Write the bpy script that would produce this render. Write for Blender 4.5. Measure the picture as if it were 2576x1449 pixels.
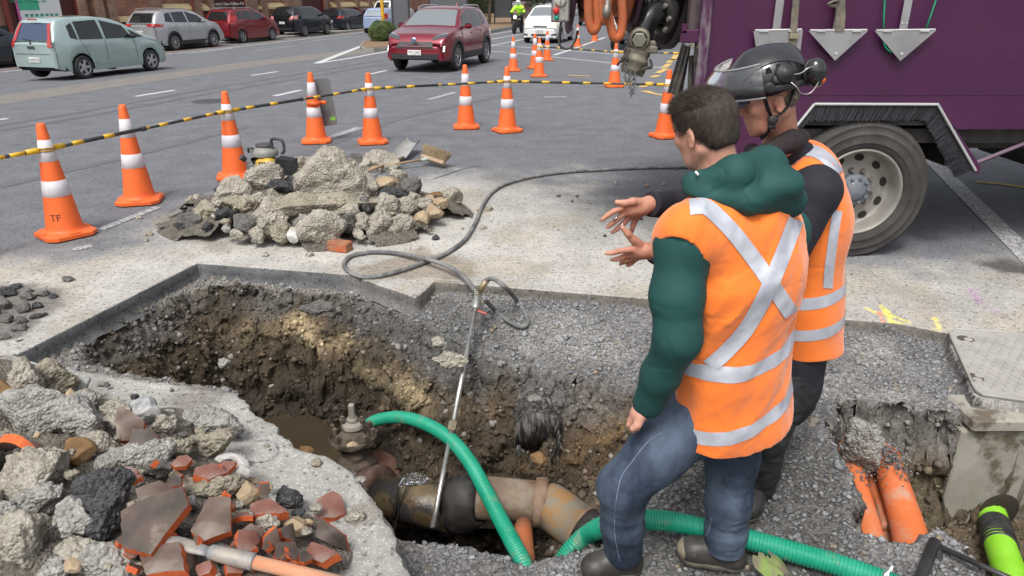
import bpy, math, random
import numpy as np
from mathutils import Vector, Matrix
from mathutils.bvhtree import BVHTree
for o in list(bpy.data.objects): bpy.data.objects.remove(o)
SC = bpy.context.scene
COL = SC.collection
R = math.radians
# ------------------------------------------------------------------ camera
HC = 1.8; FP = 1826.0; TH = R(21.8); CT, ST = math.cos(TH), math.sin(TH)
cam = bpy.data.objects.new('camera', bpy.data.cameras.new('camera')); COL.objects.link(cam)
cam.data.sensor_width = 36; cam.data.lens = FP/2576*36
cam.location = (0, 0, HC); cam.rotation_euler = (math.pi/2-TH, 0, 0)
cam.data.clip_start = .05; cam.data.clip_end = 900
SC.camera = cam
# ------------------------------------------------------------------ world + sun (bright overcast)
SUN_EL, SUN_AZ = R(58), R(200)
w = bpy.data.worlds.new('World'); SC.world = w; w.use_nodes = True
nt = w.node_tree; bg = nt.nodes['Background']
sky = nt.nodes.new('ShaderNodeTexSky'); sky.sky_type = 'NISHITA'; sky.sun_disc = False
sky.sun_elevation = SUN_EL; sky.sun_rotation = SUN_AZ; sky.air_density = 1.0; sky.dust_density = 5; sky.ozone_density = .6
hsv = nt.nodes.new('ShaderNodeHueSaturation'); hsv.inputs['Saturation'].default_value = .3
nt.links.new(sky.outputs[0], hsv.inputs['Color']); nt.links.new(hsv.outputs[0], bg.inputs[0]); bg.inputs[1].default_value = .15
sl = bpy.data.lights.new('sun', 'SUN'); so = bpy.data.objects.new('sun', sl); COL.objects.link(so)
sl.energy = 1.5; sl.angle = R(14); sl.color = (1, .97, .92)
sdir = Vector((math.sin(SUN_AZ)*math.cos(SUN_EL), math.cos(SUN_AZ)*math.cos(SUN_EL), math.sin(SUN_EL)))
so.rotation_euler = sdir.to_track_quat('Z', 'Y').to_euler(); so.location = (0, 0, 20)
SC.view_settings.view_transform = 'Standard'; SC.view_settings.look = 'None'
SC.view_settings.exposure = .45; SC.view_settings.gamma = 1
# ------------------------------------------------------------------ placing helpers (photo measures -> metres in the place)
def ray(px, py):
    up = 724.5-py
    return (px-1288.0, FP*CT+up*ST, -FP*ST+up*CT)
def at(px, py, Y):
    x, h, v = ray(px, py); t = Y/h
    return Vector((x*t, Y, HC+v*t))
def G(px, py, z=0.0):
    x, h, v = ray(px, py); t = (z-HC)/v
    return Vector((x*t, h*t, z))
def proj(P):
    P = np.asarray(P, float); x = P[..., 0]; y = P[..., 1]; z = P[..., 2]-HC
    d = y*CT-z*ST; u = y*ST+z*CT
    return 1288+x/d*FP, 724.5-u/d*FP
# ------------------------------------------------------------------ numpy noise
def _h(i, j, k, s):
    n = (i*374761393+j*668265263+k*2147483647+s*1274126177) & 0xffffffff
    n = ((n ^ (n >> 13))*1274126177) & 0xffffffff
    n = n ^ (n >> 16)
    return (n & 0xffff)/32767.5-1
def vnoise(p, seed=0):
    p = np.asarray(p, float); i = np.floor(p).astype(np.int64); f = p-i; u = f*f*(3-2*f)
    r = 0
    for a in (0, 1):
        for b in (0, 1):
            for c in (0, 1):
                wt = (u[..., 0] if a else 1-u[..., 0])*(u[..., 1] if b else 1-u[..., 1])*(u[..., 2] if c else 1-u[..., 2])
                r = r+wt*_h(i[..., 0]+a, i[..., 1]+b, i[..., 2]+c, seed)
    return r
def fbm(p, oct=4, seed=0, gain=.5):
    r = 0; a = 1; p = np.asarray(p, float)
    for o in range(oct):
        r = r+a*vnoise(p, seed+o*7); p = p*2.03+17.1; a *= gain
    return r
def sst(a, b, x):
    t = np.clip((x-a)/(b-a), 0, 1); return t*t*(3-2*t)
# ------------------------------------------------------------------ objects
def tag(o, label=None, cat=None, group=None, kind=None):
    if label: o['label'] = label
    if cat: o['category'] = cat
    if group: o['group'] = group
    if kind: o['kind'] = kind
    return o
def empty(name, loc=(0, 0, 0), rz=0, **k):
    o = bpy.data.objects.new(name, None); COL.objects.link(o); o.location = loc; o.rotation_euler = (0, 0, rz)
    o.empty_display_size = .1
    return tag(o, **k)
def mesh(name, V, F, mat=None, parent=None, smooth=False, mi=None, **k):
    me = bpy.data.meshes.new(name)
    V = [tuple(v) for v in V] if not isinstance(V, np.ndarray) else V
    if isinstance(V, np.ndarray) and isinstance(F, np.ndarray):
        n = F.shape[1]
        me.vertices.add(len(V)); me.vertices.foreach_set('co', V.astype(np.float32).ravel())
        me.loops.add(F.size); me.loops.foreach_set('vertex_index', F.astype(np.int32).ravel())
        me.polygons.add(len(F)); me.polygons.foreach_set('loop_start', np.arange(0, F.size, n, dtype=np.int32))
        me.update(calc_edges=True)
    else:
        me.from_pydata([tuple(map(float, v)) for v in V], [], [tuple(int(i) for i in f) for f in F]); me.update()
    if mat is not None:
        for m in (mat if isinstance(mat, (list, tuple)) else [mat]): me.materials.append(m)
    if mi is not None: me.polygons.foreach_set('material_index', np.asarray(mi, dtype=np.int32))
    if smooth: me.polygons.foreach_set('use_smooth', np.ones(len(me.polygons), dtype=bool))
    o = bpy.data.objects.new(name, me); COL.objects.link(o)
    if parent is not None: o.parent = parent
    return tag(o, **k)
def local(o_parent, V):
    """world -> parent space for parts built in place"""
    M_ = Matrix.Identity(4); o = o_parent
    while o is not None: M_ = (Matrix.Translation(o.location) @ o.rotation_euler.to_matrix().to_4x4()) @ M_; o = o.parent
    Mi = np.array(M_.inverted()); V = np.asarray(V, float)
    return V@Mi[:3, :3].T+Mi[:3, 3]
def vcol(o, name, C):
    a = o.data.attributes.new(name, 'FLOAT_COLOR', 'POINT')
    C = np.asarray(C, np.float32)
    if C.shape[1] == 3: C = np.hstack([C, np.ones((len(C), 1), np.float32)])
    a.data.foreach_set('color', C.ravel())
def copy_tree(o, parent=None):
    c = o.copy(); COL.objects.link(c)
    if parent is not None: c.parent = parent
    for ch in list(o.children): copy_tree(ch, c)
    return c
class MB:
    def __init__(s): s.V = []; s.F = []; s.M = []; s.mi = 0
    def add(s, V, F, M_=None, mi=None):
        b = len(s.V)
        for v in V:
            v = Vector(v)
            if M_ is not None: v = M_ @ v
            s.V.append(tuple(v))
        for f in F: s.F.append(tuple(i+b for i in f)); s.M.append(s.mi if mi is None else mi)
        return s
    def box(s, c, d, M_=None, bev=0.0, taper=(1, 1), mi=None):
        x, y, z = d[0]/2, d[1]/2, d[2]/2; cx, cy, cz = c
        if bev <= 0:
            V = []
            for sz in (-1, 1):
                tx, ty = (1, 1) if sz < 0 else taper
                for a, b in ((-1, -1), (1, -1), (1, 1), (-1, 1)): V.append((cx+a*x*tx, cy+b*y*ty, cz+sz*z))
            F = [(3, 2, 1, 0), (4, 5, 6, 7), (0, 1, 5, 4), (1, 2, 6, 5), (2, 3, 7, 6), (3, 0, 4, 7)]
            return s.add(V, F, M_, mi)
        b = min(bev, x*.9, y*.9, z*.9); L = []
        for (zz, ins) in ((-z, b), (-z+b, 0), (z-b, 0), (z, b)):
            tx, ty = (1, 1) if zz < 0 else taper
            X, Yy = (x-ins)*tx, (y-ins)*ty; c_ = b*.8
            L.append([(cx+p, cy+q, cz+zz) for p, q in ((-X+c_, -Yy), (X-c_, -Yy), (X, -Yy+c_), (X, Yy-c_), (X-c_, Yy), (-X+c_, Yy), (-X, Yy-c_), (-X, -Yy+c_))])
        V = [v for l in L for v in l]; F = [tuple(reversed(range(8))), tuple(range(24, 32))]
        for k in range(3):
            for i in range(8): F.append((k*8+i, k*8+(i+1) % 8, k*8+8+(i+1) % 8, k*8+8+i))
        return s.add(V, F, M_, mi)
    def tube(s, P, r, n=10, caps=True, M_=None, closed=False, flat=1.0, mi=None):
        P = [Vector(p) for p in P]; m = len(P)
        rs = r if isinstance(r, (list, tuple, np.ndarray)) else [r]*m
        up = None; V = []; F = []
        for i in range(m):
            if closed: t = P[(i+1) % m]-P[i-1]
            else: t = (P[min(i+1, m-1)]-P[max(i-1, 0)])
            t = t.normalized() if t.length > 1e-9 else Vector((0, 0, 1))
            if up is None:
                a = Vector((0, 0, 1)) if abs(t.z) < .9 else Vector((1, 0, 0))
                up = (a-t*a.dot(t)).normalized()
            else: up = (up-t*up.dot(t)).normalized()
            sd = t.cross(up)
            for k in range(n):
                a = 2*math.pi*k/n
                V.append(P[i]+(up*math.cos(a)*flat+sd*math.sin(a))*rs[i])
        for i in range(m if closed else m-1):
            j = (i+1) % m
            for k in range(n): F.append((i*n+k, j*n+k, j*n+(k+1) % n, i*n+(k+1) % n))
        if caps and not closed: F.append(tuple(range(n))); F.append(tuple(reversed(range((m-1)*n, m*n))))
        return s.add(V, F, M_, mi)
    def lathe(s, prof, n=24, M_=None, mi=None, a0=0, a1=2*math.pi):
        V = []; F = []; full = abs(a1-a0-2*math.pi) < 1e-6; nn = n if full else n+1
        for (r_, z) in prof:
            for k in range(nn):
                a = a0+(a1-a0)*k/n; V.append((r_*math.cos(a), r_*math.sin(a), z))
        for i in range(len(prof)-1):
            for k in range(n):
                k2 = (k+1) % nn
                F.append((i*nn+k, i*nn+k2, (i+1)*nn+k2, (i+1)*nn+k))
        return s.add(V, F, M_, mi)
    def cyl(s, a, b, r, n=16, r2=None, M_=None, mi=None):
        return s.tube([a, b], [r, r if r2 is None else r2], n, M_=M_, mi=mi)
    def poly(s, pts, h, M_=None, mi=None, z0=0.0):
        n = len(pts); V = [(p[0], p[1], z0) for p in pts]+[(p[0], p[1], z0+h) for p in pts]
        F = [tuple(reversed(range(n))), tuple(range(n, 2*n))]+[(i, (i+1) % n, n+(i+1) % n, n+i) for i in range(n)]
        return s.add(V, F, M_, mi)
    def build(s, name, mat, parent=None, smooth=False, world=False, **k):
        V = s.V
        if world and parent is not None: V = [tuple(v) for v in local(parent, V)]
        o = mesh(name, V, s.F, mat, parent, smooth, mi=s.M, **k)
        if smooth == 'auto':
            autosm(o)
        return o
def autosm(o, ang=40):
    me = o.data; me.polygons.foreach_set('use_smooth', np.ones(len(me.polygons), dtype=bool))
    fn = {}
    for p in me.polygons:
        for e in p.edge_keys: fn.setdefault(e, []).append(p.normal.copy())
    c = math.cos(R(ang)); sh = []
    for e in me.edges:
        l = fn.get(tuple(sorted(e.vertices)), [])
        sh.append(len(l) == 2 and l[0].dot(l[1]) < c)
    a = me.attributes.new('sharp_edge', 'BOOLEAN', 'EDGE') if 'sharp_edge' not in me.attributes else me.attributes['sharp_edge']
    a.data.foreach_set('value', sh)
def TR(loc, rx=0, ry=0, rz=0, s=1):
    from mathutils import Euler
    return Matrix.Translation(loc) @ Euler((rx, ry, rz)).to_matrix().to_4x4() @ Matrix.Scale(s, 4)
def smooth_path(P, n=12):
    P = [Vector(p) for p in P]; out = []
    for i in range(len(P)-1):
        p0 = P[max(i-1, 0)]; p1 = P[i]; p2 = P[i+1]; p3 = P[min(i+2, len(P)-1)]
        for k in range(n):
            t = k/n
            out.append(.5*((2*p1)+(p2-p0)*t+(2*p0-5*p1+4*p2-p3)*t*t+(3*p1-p0-3*p2+p3)*t**3))
    out.append(P[-1]); return out
# ------------------------------------------------------------------ materials
def srgb(r, g, b):
    f = lambda c: (c/255/12.92) if c/255 <= .04045 else ((c/255+.055)/1.055)**2.4
    return (f(r), f(g), f(b))
_mats = {}
def M(name, c=(.5, .5, .5), c2=None, rough=.6, metal=0.0, ns=8.0, bump=0.0, bs=40.0, spec=None, clear=0.0, contrast=(.35, .65), trans=0.0, ior=1.45, speck=None, stretch=None, dirt=None, sheen=0.0, rvar=0.0, emit=None, vor=None, det=6):
    if name in _mats: return _mats[name]
    m = bpy.data.materials.new(name); m.use_nodes = True; _mats[name] = m
    t = m.node_tree; N = t.nodes; L = t.links; b = N['Principled BSDF']
    b.inputs['Roughness'].default_value = rough; b.inputs['Metallic'].default_value = metal
    b.inputs['IOR'].default_value = ior
    if clear: b.inputs['Coat Weight'].default_value = clear; b.inputs['Coat Roughness'].default_value = .06
    if trans: b.inputs['Transmission Weight'].default_value = trans
    if sheen: b.inputs['Sheen Weight'].default_value = sheen
    if spec is not None: b.inputs['Specular IOR Level'].default_value = spec
    if emit: b.inputs['Emission Color'].default_value = (*c, 1); b.inputs['Emission Strength'].default_value = emit
    tc = N.new('ShaderNodeTexCoord'); mp = N.new('ShaderNodeMapping'); L.new(tc.outputs['Object'], mp.inputs[0])
    if stretch: mp.inputs['Scale'].default_value = stretch
    src = mp.outputs[0]
    def noise(sc, d=det, ro=.6):
        n = N.new('ShaderNodeTexNoise'); n.inputs['Scale'].default_value = sc; n.inputs['Detail'].default_value = d
        n.inputs['Roughness'].default_value = ro; L.new(src, n.inputs['Vector']); return n.outputs['Fac']
    def ramp(f, p0, p1, a, b_):
        r = N.new('ShaderNodeValToRGB'); r.color_ramp.elements[0].position = p0; r.color_ramp.elements[1].position = p1
        r.color_ramp.elements[0].color = (*a, 1); r.color_ramp.elements[1].color = (*b_, 1); L.new(f, r.inputs[0]); return r.outputs[0]
    def mix(f, a, b_, mode='MIX'):
        x = N.new('ShaderNodeMix'); x.data_type = 'RGBA'; x.blend_type = mode
        for s_, v in ((x.inputs[0], f), (x.inputs[6], a), (x.inputs[7], b_)):
            if isinstance(v, (int, float)): s_.default_value = v
            elif isinstance(v, tuple): s_.default_value = (*v, 1)
            else: L.new(v, s_)
        return x.outputs[2]
    cout = None
    if c2 is not None: cout = ramp(noise(ns), contrast[0], contrast[1], c, c2)
    else: b.inputs['Base Color'].default_value = (*c, 1)
    if vor:  # aggregate: (scale, colour, amount)
        v = N.new('ShaderNodeTexVoronoi'); v.inputs['Scale'].default_value = vor[0]; L.new(src, v.inputs['Vector'])
        h = N.new('ShaderNodeSeparateColor'); L.new(v.outputs['Color'], h.inputs[0])
        cout = mix(ramp(h.outputs[0], .3, .9, (0, 0, 0), (vor[2],)*3), cout if cout else c, vor[1])
    if speck:  # (scale, colour, threshold)
        cout = mix(ramp(noise(speck[0], 2, .5), speck[2], speck[2]+.06, (0, 0, 0), (1, 1, 1)), cout if cout else c, speck[1])
    if dirt:   # (scale, colour, lo, hi)
        cout = mix(ramp(noise(dirt[0], 8, .65), dirt[2], dirt[3], (0, 0, 0), (1, 1, 1)), cout if cout else c, dirt[1])
    if cout: L.new(cout, b.inputs['Base Color'])
    if rvar:
        x = N.new('ShaderNodeMapRange'); x.inputs['To Min'].default_value = max(rough-rvar, .03); x.inputs['To Max'].default_value = min(rough+rvar, 1)
        L.new(noise(ns*2), x.inputs['Value']); L.new(x.outputs[0], b.inputs['Roughness'])
    if bump:
        bp = N.new('ShaderNodeBump'); bp.inputs['Strength'].default_value = 1; bp.inputs['Distance'].default_value = bump
        h = noise(bs, 8, .65)
        if vor:
            v2 = N.new('ShaderNodeTexVoronoi'); v2.inputs['Scale'].default_value = vor[0]; L.new(src, v2.inputs['Vector'])
            ad = N.new('ShaderNodeMath'); ad.operation = 'SUBTRACT'; L.new(h, ad.inputs[0]); L.new(v2.outputs['Distance'], ad.inputs[1]); h = ad.outputs[0]
        L.new(h, bp.inputs['Height']); L.new(bp.outputs[0], b.inputs['Normal'])
    return m
rng = random.Random(5); nr = np.random.default_rng(7)
# ------------------------------------------------------------------ ground sheet with the excavation
def seg_dist(X, Y, P, closed=True):
    n = len(P); d = np.full(X.shape, 1e9)
    for i in range(n if closed else n-1):
        ax, ay = P[i]; bx, by = P[(i+1) % n]; dx, dy = bx-ax, by-ay
        t = np.clip(((X-ax)*dx+(Y-ay)*dy)/(dx*dx+dy*dy+1e-12), 0, 1)
        d = np.minimum(d, np.hypot(X-ax-t*dx, Y-ay-t*dy))
    return d
def inside(X, Y, P):
    n = len(P); r = np.zeros(X.shape, bool)
    for i in range(n):
        ax, ay = P[i]; bx, by = P[(i+1) % n]
        if ay == by: continue
        r ^= ((ay > Y) != (by > Y)) & (X < (bx-ax)*(Y-ay)/(by-ay)+ax)
    return r
def sdp(X, Y, P): d = seg_dist(X, Y, P); return np.where(inside(X, Y, P), d, -d)
def PG(pts, z=0.0): return [tuple(G(a, b, z))[:2] for a, b in pts]
def PGZ(pts): return [tuple(G(a, b, -.12 if (b < 1000 or a < 950) else -.12-.13*min(1, (a-950)/150)))[:2] for a, b in pts]
A_ = PG([(40, 893), (495, 662), (870, 690), (925, 706), (985, 728), (1045, 748), (1092, 708), (1640, 752), (2110, 803), (2250, 812), (2385, 838), (2455, 1000), (2900, 1065), (2900, 1900), (1090, 1900), (1020, 1449), (965, 1335), (945, 1262), (880, 1190), (800, 1150), (700, 1110), (655, 1060), (590, 990), (365, 960), (130, 925)])
H1 = PGZ([(205, 912), (207, 872), (330, 795), (500, 728), (600, 715), (720, 735), (890, 745), (950, 775), (1060, 825), (1180, 880), (1300, 905), (1480, 925), (1620, 965), (1600, 1090), (1565, 1200), (1545, 1290), (1510, 1345), (1410, 1366), (1320, 1388), (1215, 1352), (1100, 1328), (1000, 1300), (950, 1262), (885, 1186), (805, 1146), (704, 1106), (659, 1056), (594, 986), (368, 956)])
H1n = PGZ([(1545, 1290), (1510, 1345), (1410, 1366), (1320, 1388), (1215, 1352), (1100, 1328), (1000, 1300), (950, 1262), (885, 1186), (805, 1146), (704, 1106), (659, 1056), (594, 986), (368, 956), (205, 912)])
H1f = PGZ([(205, 912), (207, 872), (330, 795), (500, 728), (600, 715), (720, 735), (890, 745), (950, 775), (1060, 825), (1180, 880), (1300, 905), (1480, 925), (1620, 965), (1600, 1090), (1565, 1200), (1545, 1290)])
H2 = PG([(2070, 1085), (2120, 1040), (2200, 1062), (2300, 1095), (2380, 1110)], -.22)+[(2.10, 3.06), (5.5, 3.06)]+PG([(2900, 1800), (2600, 1640), (2480, 1510), (2420, 1430), (2345, 1382), (2290, 1408), (2215, 1400), (2140, 1370), (2118, 1325), (2140, 1290), (2125, 1235), (2085, 1180)], -.31)
def axis(segs):
    out = [segs[0][0]]
    for a, b, st0, st1 in segs:
        x = out[-1]; L = b-a
        while x < b-1e-6:
            st = st0+(st1-st0)*(x-a)/L; x = min(x+st, b); out.append(x)
        out[-1] = b
    return np.array(out)
gx = axis([(-420, -40, 40, 12), (-40, -8, 4, .6), (-8, -3, .3, .05), (-3, -2.1, .03, .0095), (-2.1, 2.5, .0095, .0095), (2.5, 3.6, .012, .05), (3.6, 8, .08, .4), (8, 40, .6, 5), (40, 420, 12, 50)])
gy = axis([(-30, 0, 5, .5), (0, 1.5, .2, .012), (1.5, 4.9, .0085, .0085), (4.9, 8, .02, .06), (8, 20, .1, .5), (20, 60, .7, 3), (60, 640, 10, 60)])
X, Y = np.meshgrid(gx, gy); XY3 = np.stack([X, Y, X*0], -1)
near = (np.abs(X) < 5) & (Y > 0) & (Y < 9)
RA = R(15.2); RD = (math.sin(RA), math.cos(RA)); RN = (-math.cos(RA), math.sin(RA))
def zg(x, y): return -.36*sst(14.2, 22.3, x*RN[0]+y*RN[1])
def GR(px, py, dz=0.0):
    x, h, v = ray(px, py); Ys = np.arange(1, 160, .04); f = HC+v*Ys/h-zg(x*Ys/h, Ys)
    k = int(np.argmax(f < 0)); y = Ys[k]-.04*(-f[k])/(f[k-1]-f[k]+1e-9)
    return Vector((x*y/h, y, float(zg(x*y/h, y))+dz))
def nz(sc, o=4, seed=0, z=0): return fbm(np.stack([X*sc, Y*sc, X*0+z], -1), o, seed)
rag = nz(5, 4, 3)*.018+nz(25, 3, 4)*.006
ragA = np.where((X < 0.2), .0, 1)*rag*.6
dA = sdp(X, Y, A_)+ragA
d1 = sdp(X, Y, H1)+rag*1.3; d2 = sdp(X, Y, H2)+rag
dN = seg_dist(X, Y, H1n, False)+rag*.8; dF = seg_dist(X, Y, H1f, False)+rag*2.2
dA2 = seg_dist(X, Y, PG([(870, 690), (925, 706), (1045, 748), (1092, 708), (1640, 752), (2110, 803), (2250, 812), (2385, 838), (2455, 1000), (2900, 1065)]), False)
inA = dA > 0; in1 = (d1 > 0) & inA; in2 = (d2 > 0) & inA
leftzone = sst(-.35, -.75, X)         # cut asphalt lip with narrow ledge
shelf = -(.06+.055*leftzone+sst(0, 1.7, dA2)*.26*(1-leftzone)+nz(2.2, 3, 8)*.012*sst(.02, .2, dA))
# lip: vertical 0..8 cm
Z = np.zeros(X.shape)
Z = np.where(inA, shelf*sst(0, .016, dA)-.0, Z)
# slight rise of the gravel by the near rim
lump = fbm(XY3*9, 4, 21)*.5+fbm(XY3*28, 3, 22)*.22
Z = np.where(inA & ~in1 & ~in2, Z+sst(0, .12, dA)*lump*.016, Z)
prof = np.interp(dF, [0, .06, .25, .5, .9, 1.3], [0, .10, .27, .58, .88, .95])
profL = np.interp(dF, [0, .08, .2, .32, .5, .8], [0, .12, .24, .50, .82, .96]); kL = sst(-.35, -.7, X)*sst(-2.0, -1.5, X); prof = prof*(1-kL)+profL*kL
wave = 1+.22*nz(1.6, 2, 31)
# a bulge under the cream layer, a hollow behind
dep1 = np.minimum(prof*wave+lump*.075*sst(.02, .25, dF), dN*9)
dep1 = np.clip(dep1, 0, 1.02)
dep1 = np.where(dep1 > .86, .86+(dep1-.86)*.3, dep1)
Z = np.where(in1, Z-dep1, Z)
dep2 = np.minimum(.62+lump*.03, np.maximum(d2, 0)*6.5)
Z = np.where(in2, Z-dep2, Z)
# ridge falling to the pit foot
Z = Z+zg(X, Y)
# 3-D lumps on the steep faces
gyv, gxv = np.gradient(Z, gy, gx)
steep = np.clip(np.hypot(gxv, gyv)-.35, 0, 1.6)/1.6*(in1 | in2)
q = np.stack([X, Y, Z], -1)
amp = (.034*steep)[..., None]
q2 = q+amp*np.stack([fbm(q*11, 4, 41), fbm(q*11, 4, 42)*1.3, fbm(q*11, 4, 43)*.9], -1)
q2 = q2+(.016*np.clip(steep+.25*(in1 | in2), 0, 1))[..., None]*np.stack([fbm(q*45, 2, 44), fbm(q*45, 2, 45), fbm(q*45, 2, 46)], -1)
Q = np.where(near[..., None], q2, q)
# ---- colours: what each patch of earth is made of, deep-pit shade included
def c3(*a): return np.array(a, float)
ASPH = c3(.125, .130, .142); DUST = c3(.36, .348, .322); DARKASPH = c3(.085, .083, .08); GRAV = c3(.21, .207, .205)
DGRAV = c3(.11, .108, .105); SOIL = c3(.062, .046, .029); CREAM = c3(.33, .26, .16); OCH = c3(.155, .098, .045); GREY = c3(.16, .15, .14); MUD_SHADE = c3(.035, .026, .018)
C = np.ones(X.shape+(3,))*ASPH
n1 = nz(1.3, 4, 51); n2 = nz(6, 4, 52)
def put(mask, col, k=1.0):
    global C
    m = np.clip(mask*k, 0, 1)[..., None]; C = C*(1-m)+col*m
DZ = PG([(-700, 760), (0, 640), (330, 640), (470, 560), (640, 500), (1100, 455), (1300, 440), (1480, 505), (1640, 590), (2100, 660), (2700, 715), (3300, 1000), (3300, 2300), (-900, 2300)])
dd = sdp(X, Y, DZ)
dust = sst(-.75, .65, dd+n1*.38+n2*.2)
put(dust, DUST, .88)
DZ2 = PG([(560, 600), (1160, 520), (1640, 650), (1640, 745), (1092, 700), (870, 685), (495, 655), (330, 720), (0, 840), (-300, 900), (-200, 700), (300, 640)])
put(sst(-.15, .3, sdp(X, Y, DZ2)+n2*.08), c3(.40, .385, .35), .6*1)
# brown streaks of mud dust
put(sst(.15, .55, nz(2.3, 5, 61))*dust*(~inA), c3(.30, .26, .20), .45)
def blob(pts, z, col, k, f=.05, seed=70, amp_=.04):
    put(sst(-f, f, sdp(X, Y, PG(pts, z))+nz(7, 4, seed)*amp_), col, k)
WET = c3(.20, .165, .125)
blob([(905, 690), (880, 672), (960, 655), (1020, 640), (1060, 622), (1110, 640), (1180, 660), (1200, 690), (1160, 705), (1060, 700), (960, 700)], 0, WET, .75)
blob([(2460, 665), (2520, 650), (2600, 672), (2640, 700), (2520, 688)], 0, c3(.05, .045, .04), .8, .03)
blob([(370, 560), (450, 530), (520, 590), (600, 615), (560, 640), (450, 600)], 0, c3(.22, .19, .16), .7, .08)
# lower-left kerb slab is bare concrete
SL = PG([(-700, 900), (40, 893), (130, 925), (365, 960), (590, 990), (655, 1060), (700, 1110), (800, 1150), (945, 1262), (1020, 1449), (1100, 1900), (-900, 1900)])
put(sst(-.02, .03, sdp(X, Y, SL)), c3(.29, .285, .265), 1)
put(sst(.0, .5, nz(4, 5, 62))*inside(X, Y, SL), c3(.18, .165, .14), .7)
# spray-paint marks
def spray(pts, col, wd, k=.55):
    P = PG(pts); put(sst(wd, wd*.3, seg_dist(X, Y, P, False)+nz(18, 3, 90)*wd*.5), col, k)
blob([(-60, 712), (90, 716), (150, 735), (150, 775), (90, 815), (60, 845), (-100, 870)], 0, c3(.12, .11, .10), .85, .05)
YP = c3(.78, .66, .12)
for s_ in ([(2215, 768), (2232, 790), (2248, 812)], [(2180, 775), (2200, 785)], [(2225, 775), (2240, 800)], [(2230, 800), (2255, 812)], [(2245, 795), (2290, 812)]): spray(s_, YP, .02)
spray([(2352, 800), (2362, 828), (2380, 850)], YP, .018); spray([(2210, 785), (2222, 808)], c3(.8, .2, .08), .012)
spray([(2445, 730), (2470, 765), (2510, 785)], c3(.42, .22, .42), .03, .45)
# excavation
zz = Q[..., 2]; hole = in1 | in2
px_, py_ = proj(Q)
put(inA & ~hole, GRAV*.8, 1)
put((inA & ~hole)*sst(-.2, .5, nz(3, 4, 53)), DGRAV*1.2, .85)
put((inA & ~hole)*sst(.3, .9, nz(2.4, 4, 54)), c3(.28, .27, .25), .6)
put(inA*sst(.10, .0, dA)*sst(-.09, -.02, zz), DARKASPH*1.1, 1)
put((inA & ~hole)*(sst(1420, 1350, px_))*(sst(-.75, -.35, X))*sst(.5, .0, np.abs(dA2-.35)), DARKASPH*1.2, .75)
lz = (inA & ~hole)*sst(-.3, -.6, X); put(lz, c3(.17, .155, .135), .9)
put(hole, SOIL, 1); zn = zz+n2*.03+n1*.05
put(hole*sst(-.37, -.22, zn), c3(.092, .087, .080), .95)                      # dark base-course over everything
put(in1*sst(1.0, 1.35, X*0+1.2+(px_-1150)/900)*0, GREY, 1)
cr = np.exp(-((zn+.40)/.07)**2)*sst(-2.2, -1.7, X)*sst(-.25, -.6, X)*in1
put(cr*sst(-.5, .2, nz(5, 3, 57)), CREAM, .95)
put(in1*sst(-.55, -.3, X)*sst(-.62, -.2, zn)*sst(.75, .35, X), c3(.105, .10, .093), .9)     # grey dark wall on the right of the pit
oc = in1*(np.exp(-(((px_-1560)/110)**2+((py_-1080)/150)**2))+.45*np.exp(-(((px_-1230)/80)**2+((py_-1030)/50)**2))+.45*np.exp(-(((px_-1330)/110)**2+((py_-1160)/30)**2)))
put(np.clip(oc*1.5+n2*.25*(oc > .1), 0, 1), OCH, .85)
put(in1*sst(-.6, -.8, zn), MUD_SHADE, .9)  # pit-floor mud, darkened with depth to paint in the shade of the hollow
put(in1*sst(.1, .5, nz(4, 4, 58)), SOIL*.62, .6)
put(in1*sst(.2, .6, nz(9, 4, 59)), SOIL*1.5, .4)
put(in2, c3(.115, .09, .06), .9); put(in2*sst(-.36, -.24, zn), c3(.15, .145, .135), .9)
RID = PG([(1640, 1150), (2060, 1070), (2120, 1190), (2165, 1240), (2150, 1340), (2220, 1400), (2340, 1390), (2900, 1390), (2900, 1900), (1600, 1900), (1560, 1500), (1650, 1400), (1560, 1230)], -.2)
put(sst(-.05, .12, sdp(X, Y, RID)+n2*.05)*inA*(~hole), c3(.085, .082, .078), .92)
NEARG = PG([(1020, 1449), (960, 1330), (1090, 1335), (1310, 1390), (1330, 1420), (1300, 1900), (1050, 1900)], -.1)
put(sst(-.05, .08, sdp(X, Y, NEARG)+n2*.05)*inA*(~hole), c3(.14, .135, .13), .8)
blob([(880, 735), (1040, 772), (1100, 735), (1200, 800), (1230, 900), (1120, 880), (980, 810)], -.08, DARKASPH*1.1, .85)
blob([(1240, 800), (1420, 790), (1600, 850), (1600, 900), (1300, 880)], -.1, c3(.25, .245, .235), .5)
blob([(1240, 890), (1420, 870), (1620, 930), (1600, 970), (1300, 930)], -.12, DARKASPH*1.4, .7)
stone = np.where(inA & ~hole, 1.0, 0)+hole*.35+sst(0, .04, dA)*0+(~inA)*.04*dust
stone = np.where(in1 & (zn < -.5), .1, stone)
rgh = np.where(inA, 1, 0)*1.0
wet = np.clip(in1*sst(-.45, -.75, zn)*.8, 0, 1)
N_, M_n = X.shape
idx = np.arange(N_*M_n).reshape(N_, M_n)
F = np.stack([idx[:-1, :-1], idx[:-1, 1:], idx[1:, 1:], idx[1:, :-1]], -1)
fin = (dA[:-1, :-1] > 0) | (dA[1:, 1:] > 0) | (dA[:-1, 1:] > 0) | (dA[1:, :-1] > 0)
V = Q.reshape(-1, 3); Cf = C.reshape(-1, 3); EX = np.stack([stone.ravel(), rgh.ravel(), wet.ravel()], -1)
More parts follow.
